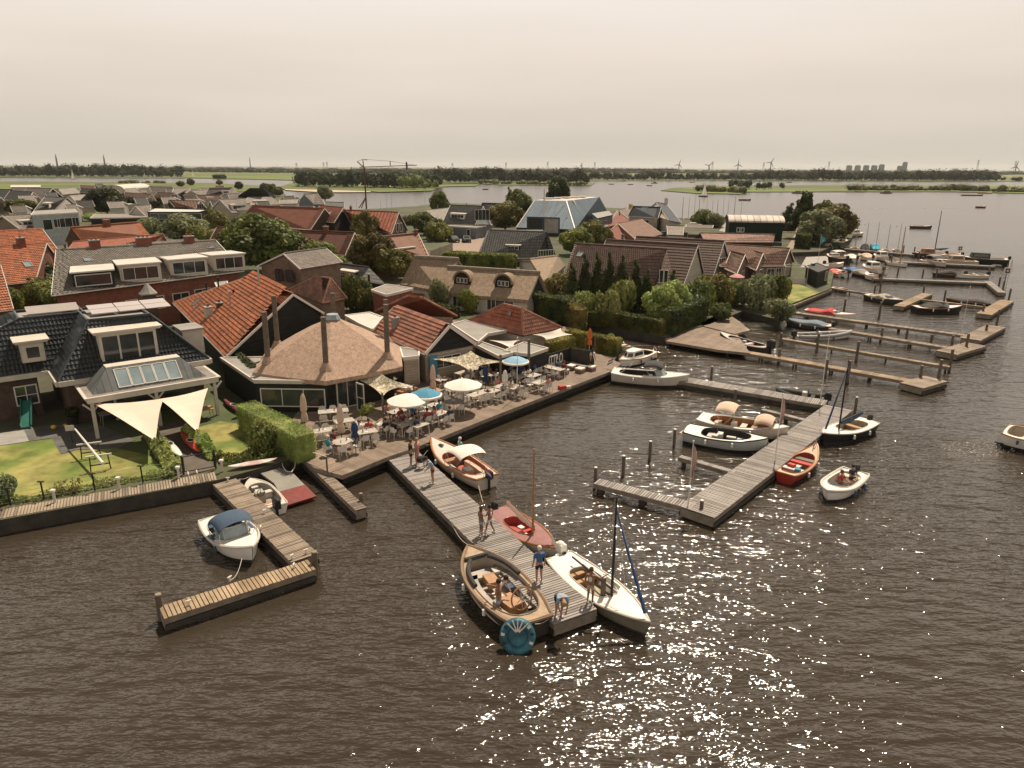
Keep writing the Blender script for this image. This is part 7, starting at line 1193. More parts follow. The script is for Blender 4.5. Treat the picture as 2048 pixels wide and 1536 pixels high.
def person(loc, rz, ps, label, top='white', bot='navy', hair='brown', skin=SKIN, sc=1., long_=False, topk='shirt', botk='shorts', shoes='white', group=None, face=True):
    D = pose(ps); t = empty('person', loc, rz, label, 'person', group); t.scale = (sc, sc, sc)
    for nm, dn, m in (('body', 'body', skin), ('shirt', topk if top else None, CL.get(top)), (botk, botk, CL[bot]), ('shoes', 'shoes' if shoes else None, CL.get(shoes)), ('cap' if hair == 'cap' else 'hair', 'hair', HAIR[hair]), ('long_hair', 'long_hair' if long_ else None, HAIR[hair]), ('eyes', 'eyes' if face else None, BLACK), ('mouth', 'mouth' if face else None, CL['wine'])):
        if dn is None: continue
        o = bpy.data.objects.new(nm, D[dn]); COL.objects.link(o); o.parent = t
        if not D[dn].materials: D[dn].materials.append(m)
        o.material_slots[0].link = 'OBJECT'; o.material_slots[0].material = m
    return t
J = lambda x, y, z=.64: P(x, y, z)
AWAY = radians(0)
person(J(1078, 1166), radians(15), 'stand', 'man in blue T-shirt, black shorts and pale cap standing on the grey jetty', 'blue', 'black', 'cap')
person(J(1117, 1232), radians(195), 'bend', 'person in light shirt bending down at the end of the grey jetty', 'sky', 'navy', 'blond', botk='shorts')
person(J(1180, 1206), radians(-25), 'wave', 'woman in white top and beige shorts at the jetty edge by the white sailboat', 'white', 'beige', 'brown', SKIND, .93, topk='top', long_=False)
person(J(962, 1071), radians(-60), 'stand', 'long haired girl in pale blue shorts on the grey jetty', None, 'sky', 'brown', SKIND, .88, True); person(J(980, 1066), radians(60), 'stride', 'girl in white skirt and top stepping on the grey jetty', 'white', 'white', 'dark', SKIND, .85, topk='top')
person(J(866, 966), radians(110), 'stoop', 'man in light blue shirt and wine red shorts leaning over on the jetty', 'sky', 'wine', 'dark')
person(J(822, 933), radians(-70), 'stand', 'woman in black dress at the terrace end of the jetty', 'black', 'black', 'brown', SKIN, .98, botk='shorts'); person(J(835, 929), radians(70), 'stand', 'person in pale pink clothes beside the woman in black', 'pink', 'pink', 'blond', SKIN, .96, botk='trousers')
def onboat(b, t, y, rz, ps, lb, z=None, **k): v = b.t.matrix_basis @ Vector((b.x(t), y, b.fl if z is None else z)); return person(v, rz, ps, lb, **k)
bpy.context.view_layer.update()
onboat(WL, .40, .35, radians(-120), 'stoop', 'man in white shirt standing in the wooden launch', top='white', bot='beige', hair='dark'); onboat(WL, .30, .62, radians(80), 'reach', 'bare chested man in light shorts in the wooden launch', top=None, bot='sky', hair='dark', skin=SKIND)
onboat(MT_, .22, .1, radians(200), 'sit', 'person steering the round white tender', z=-.02, top='navy', bot='black', hair='dark'); onboat(MT_, .48, -.1, radians(210), 'sit', 'person in red sitting in the round white tender', z=-.1, top='red', bot='beige', hair='brown')
person(P(921, 925, .15), radians(120), 'stand', 'person in mint shirt and white hat under the canopy of the red trimmed launch', 'mint', 'grey', 'cap', sc=.95)
person(P(1184, 737, .88), radians(-150), 'stand', 'waiter in white shirt and black trousers by the orange parasol', 'white', 'black', 'dark', botk='trousers', shoes='black')
# stroller beside the couple
v = J(843, 936); t = empty('stroller', v, .6, 'black pushchair beside the couple on the jetty', 'pushchair'); mb = MB(); mb.ball((0, 0, .55), .26, CL['black'], 9, 6, (1.2, .8, .8)); mb.build('seat', t); mb = MB(); mb.tube([(-.3, 0, .2), (.35, 0, .95), (.45, 0, 1.0)], .02, STEEL, 5); mb.tube([(.35, -.2, .1), (-.1, -.2, .6)], .018, STEEL, 5); mb.tube([(.35, .2, .1), (-.1, .2, .6)], .018, STEEL, 5); mb.build('handle', t)
for x, y in ((.35, .22), (.35, -.22), (-.35, .18), (-.35, -.18)): mb = MB(); mb.tube([(x+.12*cos(a), y, .12+.12*sin(a)) for a in [2*pi*k/10 for k in range(10)]], .02, BLACK, 5, closed=True); mb.build('wheel', t)
# ------------------------------------------------------------------ terrace
PLW = col('chair_plastic', (.55, .52, .47), .45); TBL = M('table_top_wood', (.36, .32, .27), .6, .2, 3, bump=0); TBD = col('dark_table_top', (.13, .12, .11), .5)
ch = empty('chair', (0, 0, 0)); mb = MB(); rows = [[Vector((x*(1-.1*j), y, .45+.03*abs(x)*4)) for x in (-.22, -.11, 0, .11, .22)] for j, y in enumerate((.22, 0, -.2))]; mb.grid(rows, PLW); mb.grid([[v-Vector((0, 0, .02)) for v in r] for r in rows][::-1], PLW); mb.build('seat', ch)
mb = MB(); rows = []
for i in range(5): z = .46+.37*i/4; rows.append([Vector((.25*sin(a)*(1+.08*i/4), -.02-.22*cos(a)*(1+.18*i/4), z-(.0 if abs(a) < .9 else .16*(i/4)))) for a in [-1.5+3.0*k/8 for k in range(9)]])
mb.grid(rows, PLW); mb.grid([[v*1.0+Vector((0, -.015, 0)) for v in r] for r in rows][::-1], PLW); mb.build('backrest', ch)
for x, y in ((-.2, .2), (.2, .2), (-.19, -.2), (.19, -.2)): mb = MB(); mb.tube([(x*1.15, y*1.15, 0), (x, y, .45)], [.014, .02], PLW, 6); mb.build('leg', ch)
tables = {}
chair_used = [0]
def chair(x, y, rz, lb, grp, z=.87):
    if not chair_used[0]: o = ch; chair_used[0] = 1; tag(o, lb, 'chair', grp); o.location = (x, y, z); o.rotation_euler = (0, 0, rz)
    else: o = dup(ch, (x, y, z), rz, lb, grp)
    return o
PG = 0
def dinner(px, rz, seats, lb, rnd_=False, w=1.25, d=.8, top=None, occ=(), stuff=True, clb=None):
    "table with chairs: seats = angles round the table; occ = seats taken (index, top colour, hair)"
    v = P(*px, .87); lbt = lb; t = table(v, rz, w, d, .74, top or TBL, lbt, 'table', PLW, 'terrace_table', 'terrace tables', rnd_)
    if stuff:
        r_ = random.Random(int(px[0]))
        mb = MB(); [mb.tube([(r_.uniform(-.3, .3)*w, r_.uniform(-.25, .25)*d, .74), (0, 0, 0)][:1]*1+[(0, 0, 0)], .01, WHITE, 3) for _ in ()]
        for k in range(3): x, y = r_.uniform(-.36, .36)*w, r_.uniform(-.3, .3)*d; o = MB(); o.tube([(0, 0, .74), (0, 0, .74+(.015, .13, .2)[k])], (.11, .035, .04)[k], (WHITE, GLASSL, TEAK)[k], 10); tag(o.build(('plate', 'drinking_glass', 'bottle')[k], loc=(v.x+x*cos(rz)-y*sin(rz), v.y+x*sin(rz)+y*cos(rz), .875)), ('plate', 'glass', 'small bottle')[k]+' on the '+lb.split(',')[0], ('plate', 'glass', 'bottle')[k], 'tableware on the terrace tables')
    for i, (sx, sy) in enumerate(seats):
        x, y = sx*(w/2+.28), sy*(d/2+.30) if not rnd_ else sy*(w/2+.28)
        if not rnd_ and abs(sx) < 1: x = sx*w/2
        if rnd_: x, y = (w/2+.28)*cos(sx), (w/2+.28)*sin(sx)
        X, Y = v.x+x*cos(rz)-y*sin(rz), v.y+x*sin(rz)+y*cos(rz); a = atan2(v.y-Y, v.x-X)-pi/2
        if not rnd_ and abs(sx) < 1: a = rz+(pi if sy > 0 else 0)
        chair(X, Y, a+random.uniform(-.15, .15), 'white plastic chair at the '+lb.split(',')[0], 'white chairs at the '+lb.split(',')[0])
        for oc in occ:
            if oc[0] == i: person((X, Y, .86), a, 'sit', oc[4] if len(oc) > 4 else '%s guest in %s at the %s' % ('capped' if oc[3] == 'cap' else oc[3]+' haired', oc[1] or 'no', lb.split(',')[0]), oc[1], oc[2], oc[3], random.choice((SKIN, SKIND)), .98, group='terrace guests')
R5 = radians(50)
S4 = ((-.5, -1), (.5, -1), (-.5, 1), (.5, 1)); S2 = ((-.5, -1), (.5, -1)); S6 = ((-.6, -1), (0, -1), (.6, -1), (-.6, 1), (0, 1), (.6, 1))
def rs(n, o=0): return tuple((o+2*pi*k/n, 0) for k in range(n))
dinner((686, 905), R5, rs(5, .3), 'round table at the lower corner of the terrace', True, 1.2, occ=((1, 'wine', 'navy', 'brown'), (2, 'teal', 'sky', 'cap')))
dinner((735, 884), R5-.4, S4, 'table beside the closed navy parasol', occ=((2, 'white', 'navy', 'brown'), (3, 'red', 'navy', 'dark')))
dinner((648, 882), R5-.4, S4, 'table against the tall hedge'); dinner((690, 862), R5-.4, ((-.5, 1), (.5, 1), (1, 0)), 'table under the right closed cream parasol')
dinner((668, 842), R5-.6, ((-.7, 1), (0, 1), (.7, 1), (-.7, -1), (.7, -1)), 'long table under the restaurant window', w=2.0)
dinner((812, 868), R5, S4+((-1, 0),), 'crowded table below the left white parasol', occ=((1, 'navy', 'black', 'dark'), (2, 'grey', 'navy', 'brown'), (3, 'wine', 'beige', 'brown'), (4, 'black', 'navy', 'dark')), w=1.4)
dinner((795, 842), R5, S4, 'table in the shade of the left white parasol', occ=((0, 'red', 'navy', 'blond'), (2, 'pink', 'navy', 'brown')))
dinner((848, 846), R5, S4, 'table between the white and blue parasols', occ=((0, 'red', 'wine', 'brown'), (1, 'pink', 'beige', 'brown'), (2, 'blue', 'navy', 'dark'), (3, 'white', 'navy', 'grey')))
dinner((872, 828), R5, S4, 'table partly under the blue parasol', occ=((0, 'teal', 'black', 'dark'), (3, 'wine', 'navy', 'brown')))
dinner((908, 822), R5, rs(6, .2), 'round dark table near the water edge', True, 1.35, top=TBD, occ=())
dinner((905, 796), R5, S4, 'table under the right white parasol', occ=((2, 'grey', 'navy', 'dark'), (3, 'beige', 'navy', 'brown')))
dinner((958, 805), R5, S6, 'long table right of the white parasols', w=2.0); dinner((940, 782), R5, S4, 'table behind the right white parasol', occ=((2, 'white', 'navy', 'blond'),))
dinner((1003, 790), R5, S2+((.5, 1),), 'table next to the sunbathing guest', occ=((1, 'beige', 'pink', 'brown'), (2, 'pink', 'navy', 'brown')))
dinner((985, 765), R5, S4, 'table at the foot of the sail post', occ=((0, 'white', 'navy', 'dark'), (3, 'pink', 'navy', 'blond'))); dinner((1040, 770), R5, S4, 'table under the small blue and white parasol'); dinner((1066, 768), R5, S4, 'table with two guests in white', occ=((2, 'white', 'navy', 'brown'), (3, 'white', 'beige', 'dark')))
dinner((1015, 752), R5, S2, 'table behind the white closed parasol', occ=((0, 'grey', 'navy', 'brown'),)); dinner((1105, 752), R5-1.6, S6, 'long pale table before the lettered fence', w=2.2, occ=((4, 'blue', 'navy', 'dark'), (5, 'wine', 'navy', 'brown')))
dinner((955, 752), R5, S2, 'table in the deep shade by the bar', occ=((0, 'navy', 'black', 'brown'),))
for px_, st_, w_, lb_, oc_ in [((765, 866), S2, 1.1, 'small table below the left white parasol', ((0, 'black', 'navy', 'dark'),)), ((880, 846), S2, 1.1, 'small table beside the round dark table', ((1, 'navy', 'beige', 'brown'),)), ((828, 826), ((-.5, 1), (.5, 1)), 1.2, 'table behind the blue parasol', ((0, 'white', 'navy', 'dark'), (1, 'wine', 'navy', 'brown'))), ((886, 776), S4, 1.2, 'table at the foot of the wing wall', ((2, 'black', 'navy', 'dark'),)), ((925, 762), S2, 1.2, 'table behind the closed navy parasol', ((0, 'grey', 'navy', 'grey'), (1, 'white', 'beige', 'brown'))),
  ((980, 742), S2, 1.2, 'table at the edge of the bar shade', ((1, 'black', 'navy', 'dark'),)), ((1030, 792), S4, 1.2, 'table nearest the water beyond the sail post', ((0, 'beige', 'navy', 'blond'), (3, 'white', 'navy', 'dark'))), ((1078, 782), S4, 1.2, 'last square table before the open deck', ((1, 'pink', 'navy', 'brown'),)), ((1060, 750), S2, 1.1, 'table pushed against the dark fence', ((0, 'blue', 'navy', 'dark'),)), ((985, 800), S2, 1.1, 'table between the long table and the water', ()), ((725, 868), S2, 1.1, 'table near the potted olive', ()), ((840, 870), ((-.5, 1), (.5, 1)), 1.1, 'table nearest the red trimmed launch', ((1, 'grey', 'wine', 'dark'),))]: dinner(px_, R5, st_, lb_, w=w_, occ=oc_)
dinner((868, 800), R5, S2, 'table under the camouflage sail', top=TEAK, occ=())
for x, y, lb in ((1128, 748, 'cube stool nearest the long pale table'), (1143, 739, 'cube stool nearest the lettered fence'), (1160, 745, 'cube stool at the middle of the bench corner'), (1182, 741, 'cube stool nearest the waiter')):
    v = P(x, y, .87); t = empty('cube_stool', v, R5, lb, 'stool', 'cube stools by the corner bench'); mb = MB(); mb.box(0, 0, 0, .62, .62, .3, BRICKB); mb.build('base', t); mb = MB(); mb.box(0, 0, .3, .66, .66, .12, SAILW); mb.build('cushion', t)
for a, b_, lb in (((1098, 741), (1135, 732), 'wooden bench along the lettered fence'), ((1140, 733), (1172, 743), 'wooden bench along the plain dark screen')):
    a, b_ = P(*a, .87), P(*b_, .87); t = empty('bench', a, ang(a, b_), lb, 'bench'); L = (b_-a).length; mb = MB(); mb.box(L/2, 0, .38, L, .5, .06, WOOD); mb.build('seat', t); mb = MB(); mb.box(L/2, .1, 0, L, .3, .38, BRICK); mb.build('base', t)
v = P(1124, 778, .87); mb = MB(); mb.box(0, 0, 0, .55, .4, .28, REDP, .5); mb.box(.5, .2, 0, .4, .3, .2, CREAM, .3); mb.build('crate', loc=v); bpy.data.objects['crate.001' if 'crate.001' in bpy.data.objects else 'crate'].name = 'red_crate'; tag(bpy.data.objects['red_crate'], 'red crate standing alone at the terrace edge', 'crate')
def parasol(px, z, h, r, lb, m, rim=None, open_=True, closed_h=1.5, pole=None):
    v = P(*px, z); t = empty('parasol', v, random.random(), lb, 'parasol'); mb = MB(); mb.tube([(0, 0, 0), (0, 0, h)], .025, pole or BLACK, 7); mb.build('pole', t)
    mb = MB(); n = 8
    if open_:
        rg = [(1.0, -.10), (1.0, 0), (.72, .16), (.4, .32), (.05, .42)]; rows = [[Vector((r*f*cos(2*pi*k/24)*(1-.035*abs(sin(4*2*pi*k/24)) if f > .5 else 1), r*f*sin(2*pi*k/24)*(1-.035*abs(sin(4*2*pi*k/24)) if f > .5 else 1), h-.42+zz*(1+.0*k))) for k in range(24)] for f, zz in rg]
        mb.grid(rows[:2], rim or m, wrap=True); mb.grid(rows[1:], m, wrap=True); mb.poly(rows[-1], m); c_ = mb.build('canopy', t)
        if rim: mb = MB(); mb.grid([[q+Vector((0, 0, .012)) for q in rows[1]], [q.lerp(q2, .3)+Vector((0, 0, .015)) for q, q2 in zip(rows[1], rows[2])]], rim, wrap=True); mb.build('border', c_)
    else:
        rows = [[Vector((f*cos(2*pi*k/16)*(1+.25*(k % 2)), f*sin(2*pi*k/16)*(1+.25*(k % 2)), h-closed_h*q)) for k in range(16)] for q, f in ((0, .03), (.1, .11), (.35, .17), (.6, .18), (.68, .11), (.8, .17), (1, .2))]; mb.grid(rows[::-1], m, wrap=True); mb.build('canopy', t)
    return t
parasol((817, 856), .87, 2.35, 1.35, 'left white open parasol over the crowded table', SAILW); parasol((927, 822), .87, 2.35, 1.35, 'right white open parasol on the terrace', SAILW); parasol((854, 848), .87, 2.5, 1.1, 'blue open parasol with white border next to the left white one', BLUEB, SAILW); parasol((1031, 768), .87, 2.3, 1.1, 'pale blue open parasol with white border before the dark fence', M('pale_blue_canvas', (.20, .35, .46)), SAILW)
parasol((611, 862), .87, 2.6, .3, 'closed cream parasol nearest the restaurant window', TANC, open_=False, closed_h=1.9); parasol((684, 885), .87, 2.6, .3, 'closed cream parasol among the lower tables', TANC, open_=False, closed_h=1.9); parasol((712, 905), .87, 2.0, .3, 'closed navy parasol among the lower tables', M('navy_canvas', (.02, .04, .10)), open_=False, closed_h=1.0)
parasol((867, 795), .87, 2.6, .3, 'closed cream parasol before the wing with the blue shutter', TANC, open_=False, closed_h=1.9); parasol((1010, 790), .87, 2.0, .3, 'closed white parasol beside the sail post', SAILW, open_=False, closed_h=1.5); parasol((971, 780), .87, 2.0, .3, 'closed navy parasol in the middle of the terrace', M('navy_canvas', (.02, .04, .10)), open_=False, closed_h=1.3); parasol((1041, 764), .87, 2.0, .3, 'closed navy parasol by the dark fence', M('navy_canvas', (.02, .04, .10)), open_=False, closed_h=1.3)
parasol((1178, 712), .87, 2.6, .3, 'closed orange parasol at the terrace entrance', col('orange_canvas', (.55, .13, .03)), open_=False, closed_h=1.5, pole=WHITE); parasol((1391, 632), .87, 2.6, .3, 'closed white parasol beside the waterside shrubs', SAILW, open_=False, closed_h=1.8)
parasol((1472, 575), .87, 2.0, 1.1, 'pink tilted parasol in front of the bungalow', CL['pink']); parasol((466, 440), .87, 2.8, 1.8, 'bright red parasol in the far village', col('bright_red', (.6, .02, .02)))
CAMO = M('camouflage_net', (.26, .22, .15), .9, .9, 9, bump=0, col2=(.50, .44, .33))
sail('camouflage_sail', 'camouflage coloured shade sail left, fixed to the thatched pavilion', [P(696, 752, 3.1), P(755, 742, 3.2), P(828, 772, 2.6), P(765, 793, 2.4)], CAMO, .45); sail('camouflage_sail', 'camouflage coloured shade sail right, over the terrace tables', [P(866, 718, 3.0), P(942, 702, 3.1), P(1010, 724, 2.9), P(940, 742, 2.4)], CAMO, .4)
sail('shade_sail', 'white rectangular shade sail at the hipped pavilion', [P(1065, 669, 3.2), P(1122, 656, 3.2), P(1145, 669, 2.7), P(1092, 682, 2.5)], SAILW, .15); sail('shade_sail', 'small white triangular shade sail above the bar roof', [P(978, 680, 3.2), P(1040, 680, 3.2), P(1025, 694, 2.8), P(1022, 695, 2.8)], SAILW, .1)
for (x, y), h, r, lb in (((768, 858), 2.5, .07, 'wooden post carrying the left camouflage sail'), ((829, 820), 1.9, .06, 'thin post at the right tip of the left camouflage sail'), ((942, 800), 2.4, .07, 'post carrying the right camouflage sail'), ((1001, 782), 2.9, .09, 'sturdy post between the terrace tables'), ((1057, 760), 3.4, .11, 'tallest post with guy rope before the dark fence'), ((1091, 712), 1.8, .05, 'thin post at the white shade sail'), ((1170, 712), 1.6, .06, 'post beside the orange parasol'), ((1189, 710), 1.9, .06, 'post of the entrance gate')):
    v = P(x, y, .87); mb = MB(); mb.tube([(0, 0, 0), (0, 0, h)], r, POLE, 8); tag(mb.build('terrace_post', loc=v), lb, 'post', 'terrace posts')
# big white letters on the black fence
t_a, t_b = P(1096, 740, 2.2), P(1142, 731, 2.2); cu = bpy.data.curves.new('letters', 'FONT'); cu.body = '(TTILO'; cu.size = 1.3; cu.extrude = .03; cu.bevel_depth = .004; co_ = bpy.data.objects.new('letters', cu); COL.objects.link(co_); dg = bpy.context.evaluated_depsgraph_get(); me = bpy.data.meshes.new_from_object(co_.evaluated_get(dg)); bpy.data.objects.remove(co_)
me.materials.clear(); me.materials.append(WHITE); o = bpy.data.objects.new('sign_lettering', me); COL.objects.link(o); fa, fb_ = P(1095, 745, .86), P(1140, 731, .86); a = ang(fa, fb_); n_ = Vector((sin(a), -cos(a), 0)); q = fa.lerp(fb_, .0)+n_*.08; o.location = (q.x, q.y, 1.42); o.rotation_euler = (radians(90), 0, a); o.scale = ((fb_-fa).length*.62/max(.1, max(v.co.x for v in me.vertices)), .95, 1); tag(o, 'tall thin white letters mounted on the black terrace fence', 'sign')
# low rail between terrace and wing, serving buffet
v = P(815, 800, .87); mb = MB(); mb.box(0, 0, 0, 1.6, .6, .85, VARN, .9); o = tag(mb.build('serving_cabinet', loc=v), 'brown serving cabinet stacked with things under the camouflage sail', 'cabinet'); mb = MB(); [mb.box(random.uniform(-.6, .6), random.uniform(-.4, .4), .85, .3, .22, random.uniform(.1, .3), random.choice((WHITE, CREAM, BRICK)), .9) for _ in range(7)]; mb.build('crockery', o)
f = [P(*p, .87) for p in ((868, 812), (905, 795), (925, 782))]; t = empty('railing', f[0], 0, 'low wooden railing between the tables and the bar', 'railing'); mb = MB(); [mb.beam(a-f[0]+Vector((0, 0, .9)), b_-f[0]+Vector((0, 0, .9)), .08, .05, WOOD) for a, b_ in zip(f[:-1], f[1:])]; mb.build('rail', t)
for k in range(9): q = f[0].lerp(f[2], k/8)-f[0]; mb = MB(); mb.box(q.x, q.y, 0, .06, .06, .9, WOOD); mb.build('baluster', t)
v = P(736, 858, .87); t = empty('potted_olive', v, 0, 'potted yellowish olive tree beside the terrace door', 'plant'); mb = MB(); mb.tube([(0, 0, 0), (0, 0, .5)], [.25, .32], DKWOOD, 10); mb.build('pot', t); mb = MB(); mb.tube([(0, 0, .4), (.03, 0, 1.0)], .03, POLE, 6); mb.build('trunk', t); leafmesh('crown', [(0, 0, 1.35, .45, .4), (.2, .1, 1.5, .3, .3), (-.2, 0, 1.2, .3, .3)], 500, .07, LEAF['lime'], parent=t)
for (x, y), lb in (((1220, 690), 'square grey lounge chair seat at the garden gate'),): pot((x, y), .87, .3, .5, 'potted plant by the entrance gate', 'light', .6)
# handrail at the narrow plank jetty
t = empty('handrail', P(655, 946, .85), 0, 'pale sloping handrail at the plank jetty', 'handrail'); o0 = P(655, 946, .85); mb = MB(); mb.tube([(0, 0, 0), (0, 0, 1.0)], .05, POLE, 7); mb.build('post', t); mb = MB(); mb.tube([(0, 0, 1.0), P(626, 905, 1.7)-o0], .025, WHITE, 6); mb.build('rail', t)
# flags
def flagpole(px, z, h, lb, fc, fh, fw, lbk=None, banner=True, mark=None):
    v = P(*px, z); t = empty('flagpole', v, 0, lb, 'flagpole'); mb = MB(); mb.tube([(0, 0, 0), (.0, 0, h)], [.035, .02], SAILW, 7); mb.ball((0, 0, h+.03), .06, WHITE, 6, 4); mb.build('pole', t); mb = MB(); rows = []
    for i in range(9): f = i/8; rows.append([Vector((fw*k/5*(.35+.65*sin(pi*min(1, f*1.1+.08))) if banner else fw*k/5*(1-.2*f), .08*sin(k*1.3+i*.6), h-.1-fh*f-.25*k/5*(1-f)*(1 if banner else 1.3))) for k in range(6)])
    mb.grid(rows, fc); fl = mb.build('flag', t, smooth=True)
    if mark: mb = MB(); q = rows[4][2]; [mb.box(q.x, q.y+s*.05, q.z-.2, *d, mark) for s in (-1,) for d in ((.3, .03, .1), (.1, .03, .35))]; mb.build('emblem', fl)
PNK = col('pink_flag', (.48, .31, .27), .8)
flagpole((1376, 1012), .62, 3.6, 'front pink hanging banner flag on the jetty', PNK, 1.9, .28); flagpole((1550, 922), .62, 4.2, 'rear pink hanging banner flag on the jetty', PNK, 1.8, .26); flagpole((1633, 545), .8, 6.2, 'turquoise flag over the marina lawn', col('turq_flag', (.04, .28, .30)), 1.4, .9, mark=WHITE)
flagpole((1256, 440), .8, 5.4, 'yellow flag with a dark emblem behind the villa', col('yellow_flag', (.6, .33, .05)), 1.6, 1.4, banner=False, mark=BLACK); flagpole((1131, 470), .8, 4.6, 'yellow flag with a dark emblem before the blue hall', col('yellow_flag', (.6, .33, .05)), 2.2, 1.2, banner=False, mark=BLACK); flagpole((877, 480), .8, 8, 'bare pale flagpole at the car park', SAILW, .1, .05)
v = P(1618, 560, .8); mb = MB(); mb.grid([[Vector((.04*sin(i*2), 0, 2.6-i*.3)), Vector((.7, .1*sin(i), 2.5-i*.3))] for i in range(8)], col('dark_teal', (.02, .10, .09))); mb.tube([(0, 0, 0), (0, 0, 2.7)], .04, WHITE, 6); tag(mb.build('beach_flag', loc=v), 'dark teal hanging banner on the plank quay', 'banner')
flagpole((1640, 806), .62, 5.4, 'very tall thin pale pole at the elbow of the flag jetty', SAILW, .06, .05); flagpole((1918, 690), .3, 6.0, 'tall thin pale pole on the third pier', SAILW, .06, .05); flagpole((1034, 795), .87, 4.6, 'slim white pole standing on the terrace', SAILW, .06, .04); flagpole((984, 388), .8, 9, 'thin pole with a lamp far back in the village', SAILW, .06, .05)
# small jetty hardware
def cleat(px, lb, z=.64): v = P(*px, z); t = empty('cleat', v, random.random()*3, lb, 'cleat', 'mooring cleats'); mb = MB(); mb.tube([(0, 0, 0), (0, 0, .22)], .045, WHITE, 7); mb.build('stem', t); mb = MB(); mb.tube([(-.11, 0, .2), (.11, 0, .2)], .03, WHITE, 6); mb.build('bar', t)
for p, lb in (((456, 962), 'cleat at the root of the brown jetty'), ((529, 1027), 'cleat beside the outboard skiff'), ((522, 1060), 'cleat with coiled rope next to the canopy launch'), ((612, 1107), 'cleat near the elbow post'), ((584, 1118), 'cleat at the inner elbow corner'), ((588, 1136), 'cleat at the start of the yellowish arm'), ((460, 1162), 'cleat in the middle of the yellowish arm'), ((378, 1210), 'cleat near the tip of the yellowish arm')): cleat(p, lb)
def rope(a, za, b_, zb, lb, m=CREAM, sag=.25, r=.014): A_, B_ = P(*a, za), P(*b_, zb); mb = MB(); mb.tube([(A_.lerp(B_, i/10)-A_)-Vector((0, 0, sag*sin(pi*i/10))) for i in range(11)], r, m, 5); tag(mb.build('rope', loc=A_), lb, 'rope')
rope((485, 1112), .55, (462, 1160), .66, 'rope from the canopy launch to the yellowish arm'); rope((1503, 905), .66, (1553, 935), .6, 'rope to the red wooden boat', BLACK, .05); rope((937, 1090), .8, (900, 1040), .62, 'rope from the wooden launch bow'); rope((955, 960), .5, (966, 1005), .5, 'rope hanging from the red trimmed launch', TANC, .1)
for a_, za, b_, zb, lb in (((1380, 760), .9, (1392, 768), .64, 'rope from the dark canopied sloop to the long jetty'), ((1536, 884), .8, (1548, 893), .66, 'rope from the blue grey launch to the flag jetty'), ((1577, 862), .8, (1592, 862), .66, 'rope from the cream launch to the flag jetty'), ((1648, 866), .8, (1630, 855), .66, 'rope from the black hulled sailboat to the flag jetty'),
    ((1112, 1092), .6, (1098, 1098), .66, 'rope from the wine red sailboat to the grey jetty'), ((1288, 1238), .6, (1206, 1206), .8, 'rope from the white sailboat to the jetty post'), ((866, 884), .8, (850, 890), .88, 'rope from the red trimmed launch to the terrace'), ((1070, 1248), .8, (1100, 1236), .66, 'rope from the wooden launch stern to the jetty'), ((500, 952), .5, (478, 958), .66, 'rope from the grey skiff to the platform')): rope(a_, za, b_, zb, lb, CREAM, .08)
# cars on the car park
def car(px, rz, m, lb, sc=1.):
    v = P(*px, .86); t = empty('parked_car', v, rz, lb, 'car', 'cars on the small car park'); mb = MB(); pr = [(-2.1, .35), (-2.1, .8), (-1.75, .95), (-1.2, 1.4), (.3, 1.42), (.95, .98), (1.9, .85), (2.1, .55), (2.1, .35)]; k = len(pr)
    vs = [(x, y*(.86 if z > 1 else 1), z) for y in (-.85, .85) for x, z in pr]; mb.add(vs, [tuple(range(k)), tuple(range(2*k-1, k-1, -1))]+[(i, k+i, k+(i+1) % k, (i+1) % k) for i in range(k)], m); mb.build('body', t, fixn=True)
    mb = MB(); mb.add([(x, y, z) for y in (-.76, .76) for x, z in ((-1.6, 1.0), (-1.15, 1.35), (.28, 1.37), (.82, 1.0))], [(0, 1, 2, 3), (7, 6, 5, 4)], GLASS); mb.add([(1.0, -.68, 1.0), (1.0, .68, 1.0), (.36, .66, 1.4), (.36, -.66, 1.4), (-1.83, -.68, .98), (-1.83, .68, .98), (-1.27, .66, 1.4), (-1.27, -.66, 1.4)], [(0, 1, 2, 3), (4, 7, 6, 5)], GLASS); mb.build('windows', t)
    for x in (-1.3, 1.3):
        for y in (-.82, .82): mb = MB(); mb.tube([(x, y-.1, .33), (x, y+.1, .33)], .33, RUBBER, 12); mb.build('wheel', t)
    for y in (-.6, .6): mb = MB(); mb.box(2.08, y, .6, .08, .3, .16, GLASSL); mb.build('headlight', t)
car((933, 484), radians(-80), BLACK, 'black car parked facing the camera on the car park'); car((924, 474), radians(-15), CHARC, 'dark estate car parked side on by the grey blue wall'); car((943, 472), radians(-15), REDP, 'dark red car behind the estate car'); car((908, 484), radians(-70), CHARC, 'car half hidden by the yellowish bush'); car((1389, 455), 0, WHITE, 'white vehicle under the carport')
